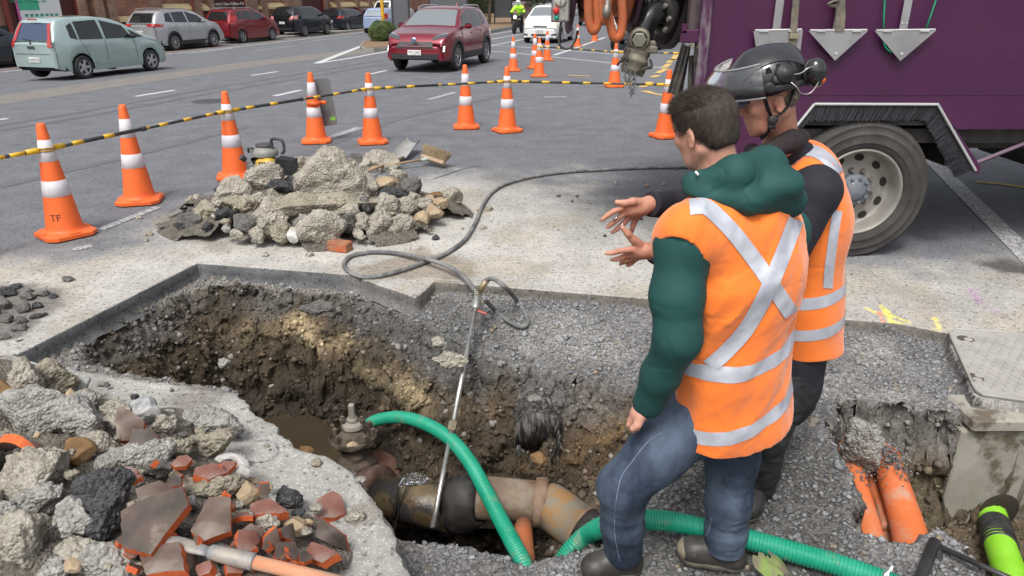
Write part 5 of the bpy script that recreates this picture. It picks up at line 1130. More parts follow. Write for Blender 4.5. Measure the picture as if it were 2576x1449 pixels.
# ---- brick in front of the pile
bp = G(856, 630, .0); b = MB(); b.box((0, 0, .037), (.17, .105, .075), bev=.008)
o = b.build('brick', M('old_brick', (.26, .085, .04), (.36, .20, .12), rough=.95, ns=9, bump=.004, bs=60, dirt=(6, (.40, .10, .04), .52, .6)), label='single red brick lying in front of the road rubble pile', cat='brick'); o.location = bp; o.rotation_euler = (0, 0, -.35)
# ------------------------------------------------------------------ broken clay pipe shards
CLAYE = M('fresh_clay_edge', (.58, .125, .032), (.44, .085, .026), rough=.9, ns=30, bump=.003, bs=90)
GL = [M('glaze_brown', (.085, .058, .045), (.15, .105, .082), rough=.55, ns=9, dirt=(7, (.22, .19, .16), .48, .66), bump=.0006, bs=90), M('glaze_pink', (.16, .065, .048), (.25, .125, .10), rough=.45, ns=8, dirt=(8, (.24, .20, .17), .50, .68)), M('glaze_dark', (.04, .032, .028), (.10, .07, .055), rough=.6, ns=9, dirt=(7, (.20, .17, .14), .58, .7))]
SHN = ['brown glazed', 'pinkish glazed', 'dark glazed']
def shard(px, py, w_, h_, gl, rot, seed, label, lift=.05, curve=.12, th=.032, hf=hm2):
    rot = (rot[0]-.16, rot[1]*1.6, rot[2]*1.3); curve *= .8
    P = march(px, py, hf, lift); s_ = pxm(P); a_ = w_*s_/2; b_ = h_*s_/2*1.15; r_ = random.Random(seed)
    n = r_.choice([5, 6, 5, 4]); an = sorted([(k+r_.uniform(-.36, .36))*2*math.pi/n for k in range(n)]); cor = [(math.cos(a)*a_*r_.uniform(.8, 1.35), math.sin(a)*b_*r_.uniform(.8, 1.35)) for a in an]
    ring = []
    for i in range(n):
        p, q = cor[i], cor[(i+1) % n]
        for k in range(8):
            t = k/8; jt = .02*a_*math.sin(seed+i*3+k*2.1)*math.sin(math.pi*t); ring.append((p[0]+(q[0]-p[0])*t+jt, p[1]+(q[1]-p[1])*t+jt))
    m = len(ring); V_ = []; F_ = []; mi = []
    for side in (1, -1):
        for f in (1.0, .66, .33):
            for x, y in ring: V_.append((x*f, y*f, -(x*f)**2/(2*curve)+side*th/2+(.0 if f < 1 else -.0)))
        V_.append((0, 0, side*th/2))
    off = 3*m+1
    for sd_ in (0, 1):
        o_ = sd_*off
        for g in range(2):
            for i in range(m): q = (o_+g*m+i, o_+g*m+(i+1) % m, o_+(g+1)*m+(i+1) % m, o_+(g+1)*m+i); F_.append(q if sd_ == 0 else q[::-1]); mi.append(0)
        for i in range(m): q = (o_+2*m+i, o_+2*m+(i+1) % m, o_+3*m); F_.append(q if sd_ == 0 else q[::-1]); mi.append(0)
    # three-row rough edge
    e0_ = len(V_)
    for i in range(m): x, y = ring[i]; k = 1+.03*math.sin(i*2.7+seed); V_.append((x*k, y*k, -(x)**2/(2*curve)+.002*math.sin(i*1.7)))
    for i in range(m):
        j = (i+1) % m; F_.append((i, e0_+i, e0_+j, j)); mi.append(1); F_.append((e0_+i, off+i, off+j, e0_+j)); mi.append(1)
    o = mesh('clay_pipe_shard', V_, F_, [GL[gl], CLAYE], None, False, mi=mi, label=label, cat='pipe shard', group='broken clay pipe shards'); autosm(o, 35)
    o.location = P+Vector((0, 0, .01)); o.rotation_euler = rot; return o
SH = [(70, 1122, 165, 64, 1, (-.7, .1, -.25), 'pinkish curved pipe shard at the left edge of the near heap', .05, .16), (312, 1070, 112, 62, 0, (.5, .35, -.5), 'small grey brown shard with a bright orange broken side above the black slab', .07, .10), (358, 1106, 76, 34, 2, (1.0, .1, .1), 'sliver of bright orange shard above the middle of the near heap', .06, .2),
 (385, 1312, 172, 150, 2, (.55, -.08, .22), 'largest dark brown rectangular shard in the middle of the near heap', .09, .35), (386, 1240, 98, 50, 0, (1.1, .1, .25), 'orange notched shard propped on top of the largest shard', .10, .2), (530, 1196, 64, 44, 1, (.35, .1, .2), 'small pinkish shard in front of the white shell', .06, .2), (537, 1315, 108, 112, 0, (.5, .12, -.1), 'rounded grey brown shard right of the largest shard', .07, .13),
 (410, 1412, 152, 92, 0, (.45, -.1, -.2), 'broad dusty shard under the spade blade', .07, .2), (612, 1372, 78, 58, 1, (.4, .3, .3), 'pink and orange shard above the spade socket', .05, .12), (828, 1285, 76, 72, 1, (.35, .15, -.15), 'pinkish square shard lying alone on the slab at the right', .02, .11), (832, 1347, 98, 62, 2, (.7, .45, -.6), 'dark trough shaped shard with an orange end right of the heap', .035, .06),
 (796, 1402, 86, 60, 1, (.3, -.15, .1), 'pinkish shard with a bright orange side at the right foot of the heap', .02, .10), (722, 1403, 78, 52, 2, (.35, .2, .1), 'dark shard between spade and pinkish shards', .03, .15), (684, 1368, 48, 50, 0, (1.2, .3, .3), 'small orange broken shard above the wooden handle', .03, .1), (672, 1292, 122, 52, 1, (.25, .05, .15), 'dusty pink flat shard below the tan stone', .04, .2),
 (520, 1442, 50, 44, 1, (.5, -.2, .2), 'pinkish shard tip at the bottom edge of the photo', .05, .1), (660, 1447, 170, 40, 2, (.4, .0, -.12), 'long dark shard below the wooden handle', .03, .3), (726, 1348, 42, 44, 2, (.9, .4, .5), 'small dark shard with an orange rim in the right part of the heap', .035, .06), (468, 1420, 60, 50, 0, (.9, .5, .6), 'orange sided shard half under the wooden handle', .04, .1), (590, 1440, 50, 34, 1, (.8, .1, .5), 'little orange shard below the spade socket', .03, .1), (665, 1240, 34, 36, 0, (1.3, .2, .2), 'little red orange shard behind the tan stone', .04, .1), (640, 1345, 50, 30, 0, (1.0, .3, .0), 'thin orange shard edge left of the speckled lump', .04, .1)]
for i, (px, py, w_, h_, g_, rt, lb, lf, cv) in enumerate(SH): shard(px, py, w_, h_, g_, rt, 900+i, lb, lf, cv)
for k in range(46):
    px, py = rr.uniform(290, 860), rr.uniform(1165, 1445)
    if px > 560+(py-1165)*1.1: continue
    w_ = rr.uniform(20, 46); gl_ = rr.randrange(3)
    shard(px, py, w_, w_*rr.uniform(.6, 1), gl_, (rr.uniform(-.2, 1.0), rr.uniform(-.4, .4), rr.uniform(-1.5, 1.5)), 950+k, f'small {SHN[gl_]} shard chip {["behind", "left of", "in front of", "right of"][(py > 1310)*2+(px > 460)]} the largest shard, {["upper", "middle", "lower"][min(2, int((py-1165)/95))]} heap', .045, .1, .018)
for k in range(70):
    px, py = rr.uniform(0, 800), rr.uniform(960, 1445)
    P = march(px, py, hm2, .03)
    if hm2(P.x, P.y) < .03: continue
    s_ = rr.uniform(.010, .030); kk = rr.choice('cgbbdatc'); h, q_ = place_words(px, py, (0, 900, 880, 1449)); rock(RN_[kk], P, (s_*1.2, s_, s_*.85), kk, 1100+k, f'little {KM[kk][1]} on the {q_}, {h}, of the near heap', 'rubble of the heap on the slab', lv=4)
# ---- white shell in the heap
P = march(580, 1178, hm2, .04); V_ = []; F_ = []; n = 26
for i in range(n+1):
    a = -.2+math.pi*1.05*i/n
    for k, (rr_, zz_) in enumerate(((1, 0), (.86, .16), (.66, .2), (.5, .12))): V_.append((math.cos(a)*.095*rr_, math.sin(a)*.06*rr_, zz_*.12))
for i in range(n):
    for k in range(3): F_.append((i*4+k, i*4+k+1, i*4+5+k, i*4+4+k))
o = mesh('broken_shell', V_, F_, M('shell_white', (.50, .50, .50), (.20, .18, .15), rough=.6, ns=14, stretch=(1, 6, 1), bump=.002, bs=30), None, True, label='white curved shell fragment sticking out of the near heap', cat='shell'); o.location = P; o.rotation_euler = (.6, 0, -.55)
# ---- spade lying on the near heap
sp = empty('spade', (0, 0, 0), 0, label='long narrow spade with a grey socket and orange stained wooden handle across the near heap', cat='spade')
def hp_(px, py, up): return march(px, py, hm2, up)
a_, b_, c_, d_ = at(396, 1354, 1.74), at(525, 1388, 1.71), at(640, 1414, 1.69), at(900, 1476, 1.66)
STEEL = M('muddy_steel', (.22, .225, .24), (.34, .30, .25), rough=.6, metal=.25, ns=14, contrast=(.45, .6))
b = MB(); pth = [a_.lerp(b_, t) for t in np.linspace(0, 1, 10)]; b.tube(pth, [.006, .014, .022, .026, .027, .026, .024, .022, .020, .019], 12, flat=.45); b.build('blade', STEEL, sp, True)
b = MB(); b.tube([b_, b_.lerp(c_, .05), c_.lerp(b_, .03), c_], [.017, .023, .026, .024], 16); b.build('socket', STEEL, sp, True)
b = MB(); b.tube([c_, d_], .0205, 14); b.build('handle', M('stained_wood', (.52, .21, .11), (.42, .30, .21), rough=.7, ns=5, stretch=(1, 8, 8), bump=.001, bs=20), sp, True)
# ------------------------------------------------------------------ tools on the road
# compactor engine behind the pile
eg = empty('compactor_engine', GR(683, 455), R(-8), label='grey and yellow compactor engine with a black carrying handle beside the road rubble pile', cat='engine')
EGRY = M('engine_grey', (.10, .105, .11), (.15, .15, .15), rough=.5, ns=8, bump=.001, bs=40); EYEL = M('engine_yellow', (.60, .36, .02), (.45, .29, .05), rough=.45, ns=9); EBLK = M('engine_black', (.03, .032, .035), (.07, .07, .07), rough=.5, ns=20)
b = MB(); b.box((-.13, -.02, .12), (.16, .26, .26), bev=.06); b.build('fuel_tank', EGRY, eg, 'auto')
b = MB(); b.tube([(-.20, -.12, .24), (-.215, -.14, .27)], [.028, .028], 12); b.tube([(-.215, -.14, .265), (-.222, -.15, .28)], [.033, .033], 12); b.build('fuel_cap', EBLK, eg)
b = MB(); b.box((.0, -.04, .16), (.22, .24, .22), bev=.04, taper=(.85, .85)); b.build('housing', EYEL, eg, 'auto')
b = MB()
for k in range(4): b.box((-.03+.02*k, -.165, .19), (.008, .012, .09)); b.box((-.075, -.155, .19-.02*k), (.03, .012, .008))
b.build('cooling_slots', EBLK, eg)
b = MB(); b.lathe([(.13, .27), (.135, .30), (.12, .34), (.09, .35), (.085, .37), (.03, .38), (0, .38)], 24, TR((-.03, 0, 0))); b.build('starter_cover', M('starter_grey', (.22, .22, .20), rough=.5), eg, True)
b = MB(); b.lathe([(.085, .365), (.095, .375), (.085, .39), (.03, .395), (0, .395)], 24, TR((-.03, 0, 0))); b.build('starter_cap', EBLK, eg, True)
b = MB(); b.tube(smooth_path([(.07, -.02, .33), (.06, -.02, .42), (.09, -.02, .45), (.17, -.02, .44), (.19, -.02, .40), (.19, -.02, .33), (.16, -.02, .30)], 5), .016, 8); b.build('handle', EBLK, eg, True)
b = MB(); b.tube(smooth_path([(-.18, -.06, .31), (-.17, -.08, .35), (-.11, -.1, .36)], 4), .012, 8); b.build('pull_grip', EBLK, eg, True)
for k in range(13):
    b = MB(); b.box((.10+.014*k, -.04, .20), (.006, .16, .16), TR((0, 0, 0), ry=.12)); b.build('cooling_fin', EBLK, eg)
b = MB(); b.box((.17, .0, .16), (.17, .13, .16), bev=.01); b.box((.0, 0, .03), (.3, .26, .06), bev=.02); b.build('crankcase', EGRY, eg, 'auto')
# shovel and broom on the road
ALM = M('dusty_aluminium', (.36, .355, .34), (.46, .45, .42), rough=.45, metal=.35, ns=6, dirt=(10, (.22, .2, .17), .6, .7))
shv = empty('shovel', (0, 0, 0), 0, label='wide dusty aluminium shovel lying behind the road rubble pile', cat='shovel')
P4 = [G(975, 408, .03), G(1030, 397, .03), G(1057, 362, .10), G(1026, 356, .12)]
V_ = []; F_ = []
for j in range(9):
    for i in range(9):
        u, v = i/8, j/8; p = (P4[0].lerp(P4[1], u)).lerp(P4[3].lerp(P4[2], u), v); V_.append(p+Vector((0, 0, .05*(2*u-1)**4+.012*math.sin(v*3))))
for j in range(8):
    for i in range(8): F_.append((j*9+i, j*9+i+1, j*9+10+i, j*9+9+i))
n0 = len(V_); V_ += [v-Vector((0, 0, .006)) for v in V_[:n0]]; F_ += [tuple(n0+k for k in reversed(f)) for f in F_[:64]]
mesh('blade', V_, F_, ALM, shv, True)
b = MB(); b.tube([P4[0].lerp(P4[1], .5)+Vector((.05, .05, .02)), G(900, 440, .1)], .018, 8); b.build('handle', M('ash_wood', (.36, .25, .15), (.28, .20, .13), rough=.7, ns=10, stretch=(1, 6, 6)), shv, True)
br = empty('broom', (0, 0, 0), 0, label='yard broom with pale stiff bristles lying head up behind the road rubble pile', cat='broom')
BA, BB = G(1062, 394, .10), G(1118, 412, .06)
ax = (BB-BA).normalized(); upb = (at(1105, 358, BA.y+.15)-G(1090, 396, .08)).normalized()
b = MB(); s_b = ax.cross(upb).normalized(); Mb = Matrix(((ax.x, s_b.x, upb.x, (BA.x+BB.x)/2), (ax.y, s_b.y, upb.y, (BA.y+BB.y)/2), (ax.z, s_b.z, upb.z, (BA.z+BB.z)/2), (0, 0, 0, 1)))
Lb = (BB-BA).length; b.box((0, 0, 0), (Lb, .07, .045), Mb, bev=.008); b.build('head', M('broom_wood', (.38, .28, .20), (.30, .22, .16), rough=.8, ns=12), br)
b = MB(); r_ = random.Random(4)
for k in range(420):
    x = r_.uniform(-.47, .47)*Lb; y = r_.uniform(-.028, .028); e = Vector((x*1.25+r_.uniform(-.02, .02), y*1.8, .145+r_.uniform(-.02, .01))); p0 = Vector((x, y, .02)); d_ = .0018
    b.add([p0+Vector((-d_, 0, 0)), p0+Vector((d_, 0, 0)), e+Vector((d_, 0, 0)), e+Vector((-d_, 0, 0)), p0+Vector((0, d_*2, 0)), e+Vector((0, d_*2, 0))], [(0, 1, 2, 3), (1, 4, 5, 2), (4, 0, 3, 5)], Mb)
b.build('bristles', M('bristle', (.42, .33, .20), (.28, .21, .13), rough=.8, ns=60), br, kind='stuff')
b = MB(); ha, hb_ = G(1082, 399, .09), G(990, 413, .07); b.tube([ha, ha.lerp(hb_, .25)], .02, 10); b.build('ferrule', M('ferrule_grey', (.35, .42, .38), rough=.5), br, True)
b = MB(); b.tube([ha.lerp(hb_, .2), hb_, hb_+(hb_-ha)*.6], .014, 10); b.build('handle', M('ash_wood'), br, True)
# ------------------------------------------------------------------ air hose, lance, cord
RUBH = M('dusty_rubber_hose', (.095, .10, .10), (.22, .22, .215), rough=.75, ns=9, bump=.0008, bs=80, contrast=(.40, .62))
hs = empty('air_hose', (0, 0, 0), 0, label='dusty grey rubber air hose looping across the road to the steel lance', cat='hose')
tpl = at(1203, 742, 4.12)
pts = [G(2100, 424, .02), G(1900, 421, .02), G(1705, 421, .02), G(1600, 423, .02), G(1480, 429, .02), G(1380, 438, .02), G(1290, 457, .02), G(1240, 482, .02), G(1213, 520, .02), G(1195, 562, .02), G(1168, 604, .02), G(1120, 638, .02), G(1070, 659, .02), G(1020, 677, .018), G(965, 692, .018), G(915, 697, .018), G(880, 685, .018), G(865, 665, .018), G(880, 646, .018), G(920, 636, .018), G(975, 635, .02), G(1035, 643, .035), G(1085, 655, .06), G(1130, 672, .06), G(1170, 700, .05), tpl+Vector((0, -.01, .0))]
b = MB(); b.tube(smooth_path(pts, 9), .0165, 12); b.build('hose', RUBH, hs, True)
h2 = empty('hose_tail', (0, 0, 0), 0, label='short loop of grey rubber hose tied at the top of the steel lance', cat='hose')
pts = [at(1212, 722, 4.1), at(1222, 706, 4.1), at(1243, 702, 4.1), at(1270, 722, 4.02), G(1300, 755, -.04), G(1322, 790, -.05), G(1327, 812, -.06), G(1312, 822, -.06), G(1280, 808, -.06), G(1245, 780, -.05), at(1218, 752, 4.05)]
b = MB(); b.tube(smooth_path(pts, 9), .0145, 12); b.build('hose', RUBH, h2, True)
b = MB(); b.tube([at(1206, 732, 4.1), at(1224, 706, 4.1)], .02, 12); b.build('brass_clamp', M('brass_dirty', (.34, .27, .15), (.24, .21, .17), rough=.5, metal=.5, ns=20), h2, True)
ln = empty('steel_lance', (0, 0, 0), 0, label='long bright steel air lance standing in the pit under the hose', cat='lance')
l0, l1 = tpl, at(1088, 1328, 2.72); LD = lambda t: l0.lerp(l1, t)
STL = M('bright_steel', (.50, .50, .48), (.36, .35, .33), rough=.3, metal=.75, ns=12, contrast=(.45, .62), dirt=(14, (.26, .22, .17), .58, .68))
b = MB(); b.tube([LD(.06), LD(.62)], .0135, 14); b.build('upper_tube', STL, ln, True); b = MB(); b.tube([LD(.62), LD(1.0)], .0125, 14); b.build('lower_tube', STL, ln, True)
b = MB(); b.tube([LD(.01), LD(.02), LD(.075), LD(.08)], [.018, .024, .024, .019], 14); b.build('grip', STL, ln, True); b = MB(); b.tube([LD(-.03), LD(.02)], .016, 10); b.build('brass_fitting', M('brass_dirty'), ln, True)
b = MB(); b.tube([LD(.61), LD(.615), LD(.645), LD(.65)], [.018, .024, .024, .018], 6); b.build('coupling', M('brass_dirty'), ln)
b = MB(); b.tube(smooth_path([LD(.085), LD(.085)+Vector((.04, 0, -.012)), LD(.085)+Vector((.075, -.01, -.022))], 4), [.004, .006, .01, .011, .012, .012, .011, .009, .003], 8, flat=.5); b.build('red_lever', M('lever_red', (.5, .08, .07), (.4, .12, .1), rough=.6, ns=30), ln, True)
b = MB()
for k in range(5): b.tube([LD(.0)+Vector((.022*math.cos(a), .022*math.sin(a), .012*k-.02)) for a in np.linspace(0, 6.28, 13)[:-1]], .0022, 5, closed=True)
b.tube(smooth_path([LD(0), LD(0)+Vector((.05, 0, .03)), LD(0)+Vector((.07, 0, .015)), LD(0)+Vector((.03, 0, -.005))], 5), .002, 5); b.build('binding_cord', M('cord', (.45, .42, .36), rough=.8), ln)
# ------------------------------------------------------------------ green suction hoses
GRN = M('green_hose', (.006, .25, .145), (.02, .30, .19), rough=.4, ns=8, bump=.0006, bs=60, dirt=(9, (.22, .22, .16), .56, .70))
def corr(name, ctrl, r_, label, pitch=.0140, amp_=.0042, mat=GRN, parent=None, n=20, part=None):
    P = smooth_path(ctrl, 24); L_ = [0]
    for i in range(1, len(P)): L_.append(L_[-1]+(P[i]-P[i-1]).length)
    N2 = int(L_[-1]/pitch*5); Q_ = []; rs = []
    A = np.array([list(p) for p in P]); s_ = np.linspace(0, L_[-1], N2)
    for k, s in enumerate(s_):
        Q_.append([np.interp(s, L_, A[:, j]) for j in range(3)]); ph = (s/pitch) % 1; rs.append(r_+amp_*(math.sin(math.pi*ph)**.6*1.6-1))
    b = MB(); b.tube(Q_, rs, n); o = b.build(name, mat, parent, True)
    if parent is None: tag(o, label, 'hose', 'green corrugated suction hoses')
    return o
corr('suction_hose', [at(900, 1100, 3.80), at(930, 1066, 3.74), at(965, 1053, 3.68), at(1010, 1050, 3.58), at(1065, 1064, 3.42), at(1130, 1102, 3.2), at(1180, 1160, 2.98), at(1222, 1235, 2.78), at(1258, 1305, 2.6), at(1290, 1365, 2.44), at(1318, 1420, 2.32), at(1345, 1500, 2.2)], .034, 'green corrugated hose arching from the rusty valve over the iron pipe')
corr('suction_hose', [at(1395, 1440, 2.5), at(1440, 1380, 2.55), at(1480, 1345, 2.55), G(1530, 1322, -.18), G(1620, 1308, -.2), G(1700, 1314, -.22), G(1800, 1336, -.22), G(1900, 1362, -.22), G(2000, 1390, -.22), G(2110, 1422, -.22), G(2230, 1465, -.22), G(2400, 1540, -.22)], .041, 'green corrugated hose passing behind the jeans of the front man')
# ------------------------------------------------------------------ iron main, valve
RUST = M('rusty_iron', (.10, .055, .035), (.20, .13, .085), rough=.9, ns=9, bump=.006, bs=45, dirt=(7, (.07, .06, .055), .5, .62)); SCALE = M('wet_scaled_iron', (.06, .042, .022), (.17, .125, .065), rough=.3, ns=12, bump=.005, bs=25, dirt=(6, (.03, .028, .027), .50, .58), rvar=.15)
BITU = M('bitumen', (.012, .011, .010), (.04, .036, .033), rough=.6, ns=14, bump=.004, bs=40); CLAYP = M('dirty_iron_pipe', (.15, .11, .08), (.26, .215, .165), rough=.75, ns=8, bump=.003, bs=40, dirt=(5, (.15, .075, .035), .50, .64)); CLAYB = M('ochre_stained_pipe', (.19, .165, .125), (.26, .145, .055), rough=.8, ns=9, bump=.002, bs=50, contrast=(.45, .6), dirt=(7, (.12, .10, .085), .55, .64))
im = empty('iron_water_main', (0, 0, 0), 0, label='old iron water main with black collar and mitred bend crossing the pit bottom', cat='pipe')
a_, b_, c_, d_, e_ = at(962, 1252, 3.12), at(1150, 1282, 2.92), at(1192, 1250, 2.9), at(1374, 1266, 2.86), at(1500, 1358, 2.66)
b = MB(); b.tube([a_.lerp(b_, -.0), a_.lerp(b_, .5), b_], [.112, .112, .114], 28); b.build('scaled_pipe', SCALE, im, True)
b = MB(); b.tube([b_.lerp(a_, .02), b_.lerp(a_, .0), c_.lerp(b_, .3), c_, c_.lerp(d_, .06)], [.118, .128, .133, .122, .112], 28); b.build('black_collar', BITU, im, True)
b = MB(); b.tube([c_, c_.lerp(d_, .5), d_], [.104, .103, .102], 28); b.build('dirty_pipe', CLAYP, im, True)
b = MB(); b.tube([c_.lerp(d_, .84), c_.lerp(d_, .85), d_, d_.lerp(c_, -.02)], [.105, .119, .119, .106], 28); b.build('socket_ring', M('rusty_ring', (.15, .09, .055), (.24, .17, .12), rough=.85, ns=12, bump=.003), im, True)
b = MB(); b.tube([d_.lerp(c_, .02), d_.lerp(e_, .04), d_.lerp(e_, .72)], [.102, .110, .112], 28); b.build('mitred_bend', CLAYB, im, True)
b = MB(); b.tube([d_.lerp(e_, .70), d_.lerp(e_, .71), d_.lerp(e_, .735), d_.lerp(e_, .74)], [.110, .117, .117, .11], 28); b.build('weld_seam', M('rusty_ring'), im, True)
b = MB(); b.tube([d_.lerp(e_, .73), e_, e_+(e_-d_)*.5], [.11, .112, .11], 28); b.build('dark_end', BITU, im, True)
dx = (b_-a_).normalized(); b = MB(); b.tube([a_-dx*.06, a_-dx*.058, a_-dx*.02, a_-dx*.018], [.11, .165, .165, .11], 28); b.tube([a_-dx*.10, a_-dx*.098, a_-dx*.065, a_-dx*.063], [.11, .155, .155, .11], 28); b.build('flange', M('wet_dark_iron', (.06, .035, .028), (.12, .075, .055), rough=.5, ns=14, bump=.004, bs=40), im, True)
vb = at(905, 1200, 3.42); vt = at(886, 1010, 3.5)
VR = M('crusted_iron', (.07, .052, .040), (.15, .12, .092), rough=.95, ns=16, bump=.008, bs=45, dirt=(8, (.09, .05, .035), .55, .65))
vv = empty('gate_valve', Vector((at(893, 1120, 3.45).x, 3.45, 0)), 0, label='crusted rusty gate valve with a square spindle standing on the main in the pit', cat='valve')
zt = vt.z; T_ = Matrix.Identity(4)
def crust(name, prof, n=36, Tm=None, mat=VR, amp_=.015, parent=None, seed=1):
    b = MB(); pr = []
    for i in range(len(prof)-1):
        for k in range(4): t = k/4; pr.append((prof[i][0]*(1-t)+prof[i+1][0]*t, prof[i][1]*(1-t)+prof[i+1][1]*t))
    pr.append(prof[-1]); b.lathe(pr, n); V_ = np.array(b.V); r0 = np.hypot(V_[:, 0], V_[:, 1])[:, None]+1e-6; nn = fbm(V_*28+seed, 4, seed)[:, None]*amp_
    V_[:, :2] += V_[:, :2]/r0*nn; V_[:, 2:] += nn*.4
    if Tm is not None: V_ = np.array([list(Tm @ Vector(v)) for v in V_])
    return mesh(name, V_, b.F, mat, parent, True)
crust('bonnet', [(0, zt-.12), (.035, zt-.12), (.05, zt-.14), (.11, zt-.22), (.125, zt-.175), (.125, zt-.215), (.105, zt-.23), (.075, zt-.25), (.08, zt-.30), (.105, zt-.35), (.115, zt-.45), (.10, zt-.55)], parent=vv)
b = MB(); b.box((0, 0, zt-.03), (.034, .034, .085), bev=.004, taper=(.9, .9)); b.build('spindle', M('worn_steel', (.25, .23, .19), (.34, .31, .27), rough=.6, metal=.3, ns=20, bump=.002), vv)
crust('gland', [(0, zt-.07), (.024, zt-.07), (.03, zt-.085), (.026, zt-.1), (.055, zt-.105), (.06, zt-.13), (.04, zt-.14)], 16, None, M('pale_crust', (.22, .20, .17), (.30, .27, .23), rough=.9, ns=20, bump=.006), .006, vv, 3)
for sx in (-1, 1):
    b = MB(); b.tube([(sx*.055, -.01, zt-.14), (sx*.055, -.01, zt-.06)], .012, 6); b.tube([(sx*.055, -.01, zt-.085), (sx*.055, -.01, zt-.07)], .019, 6); b.build('gland_bolt', VR, vv)
for k in range(8):
    a = k*math.pi/4; b = MB(); b.tube([(math.cos(a)*.105, math.sin(a)*.105, zt-.18), (math.cos(a)*.105, math.sin(a)*.105, zt-.145)], .013, 6); b.build('bonnet_bolt', VR, vv)
crust('side_flange', [(0, -.02), (.17, -.02), (.175, 0), (.17, .02), (0, .02)], 36, TR((.14, -.03, zt-.47), rx=.35, ry=math.pi/2-.75), M('red_rust', (.13, .05, .035), (.18, .11, .08), rough=.9, ns=12, bump=.006), .006, vv, 5)
# ---- water: leak over the pipe, sheet at the bottom
WAT = M('leaking_water', (.9, .93, .96), rough=.02, trans=1.0, ior=1.33)
lw = at(1045, 1205, 3.08); V_, F_ = ico(5)
Wv = V_*np.array([.058, .022, .014]); Wv = Wv+V_*(np.abs(fbm(V_*5+3, 4, 3))[:, None])*.022; mesh('leaking_water', Wv+np.array(lw)+np.array([0, -.03, .02]), F_, WAT, None, True, label='clear water bubbling out on top of the iron main', cat='water')
st_ = smooth_path([at(1018, 1205, 3.0), at(1008, 1230, 2.95), at(1000, 1262, 2.94), at(992, 1300, 2.93), at(985, 1330, 2.95)], 10); b = MB(); b.tube(st_, [.012+.004*math.sin(i*.23)+.0002*i for i in range(len(st_))], 10); b.build('trickling_water', WAT, None, True, label='thin stream of water running down the front of the iron main', cat='water')
pz = -.86; m = MB(); pw = [at(600, 1000, 1), at(1, 1, 1)]
q4 = [G(640, 960, pz), G(1000, 960, pz), G(1600, 1180, pz), G(1560, 1330, pz), G(950, 1330, pz), G(640, 1050, pz)]
mesh('muddy_water', [tuple(p) for p in q4], [tuple(range(6))], M('muddy_water', (.05, .036, .022), rough=.08, spec=.6, bump=.0008, bs=12), None, kind='structure')
# ------------------------------------------------------------------ tarred pipe end sticking out of the pit wall
tp_ = empty('tarred_pipe_end', (0, 0, 0), 0, label='stub of pipe wrapped in torn black plastic poking out of the pit wall', cat='pipe')
ta, tb = at(1352, 955, 3.95), at(1352, 1088, 3.42)
crustP = lambda name, a, b__, r0, r1, mat, amp_, seed: (lambda V_, F_: mesh(name, V_, F_, mat, tp_, True))(*tube_noise(a, b__, r0, r1, amp_, seed))
def tube_noise(a, b__, r0, r1, amp_, seed, n=40, m=26):
    b = MB(); b.tube([a.lerp(b__, t) for t in np.linspace(0, 1, m)], [r0+(r1-r0)*t for t in np.linspace(0, 1, m)], n); V_ = np.array(b.V); ax_ = np.array((b__-a).normalized()); rel = V_-np.array(a); rad = rel-np.outer(rel@ax_, ax_); rn = rad/(np.linalg.norm(rad, axis=1)[:, None]+1e-6)
    return V_+rn*(fbm(V_*16+seed, 4, seed)*amp_)[:, None], b.F
crustP('dirt_crust', ta, ta.lerp(tb, .75), .125, .12, M('dirty_crust', (.16, .15, .135), (.26, .25, .23), rough=.95, ns=20, bump=.01, bs=60), .018, 3)
PLAS = M('torn_plastic', (.02, .02, .02), (.14, .13, .12), rough=.45, ns=18, bump=.006, bs=30, contrast=(.45, .62), stretch=(3, 3, .6))
crustP('plastic_wrap', ta.lerp(tb, .62), tb, .124, .128, PLAS, .022, 5)
b = MB(); b.tube([ta+Vector((-.105, 0, .02)), ta.lerp(tb, .55)+Vector((-.118, -.01, .0))], [.022, .03], 10); b.build('green_duct', M('pale_green_duct', (.30, .55, .28), (.24, .42, .24), rough=.5, ns=20), tp_, True)
b = MB(); r_ = random.Random(2)
for k in range(46):
    a = r_.uniform(0, 6.28); p = tb+Vector((math.cos(a)*.12, -.03+.03*math.sin(a), math.sin(a)*.11)); L_ = r_.uniform(.03, .11); q = p+Vector((r_.uniform(-.05, .05), r_.uniform(-.05, .01), -L_)); w_ = r_.uniform(.003, .010)
    b.add([p+Vector((-w_, 0, 0)), p+Vector((w_, .004, 0)), p.lerp(q, .6)+Vector((w_*.8, .01, 0)), q, p.lerp(q, .6)+Vector((-w_, -.004, 0))], [(0, 1, 2, 3, 4)])
b.build('torn_shreds', PLAS, tp_, kind='stuff')
# orange clay pipe behind the near rim
b = MB(); b.tube([at(1318, 1318, 2.66), at(1312, 1350, 2.58), at(1316, 1400, 2.5), at(1325, 1470, 2.42)], [.038, .050, .052, .05], 20); b.build('clay_pipe', M('clay_pipe_orange', (.36, .10, .035), (.30, .12, .06), rough=.7, ns=12, dirt=(10, (.16, .10, .07), .6, .7)), None, True, label='short orange clay pipe beside the green hose at the pit edge', cat='pipe')
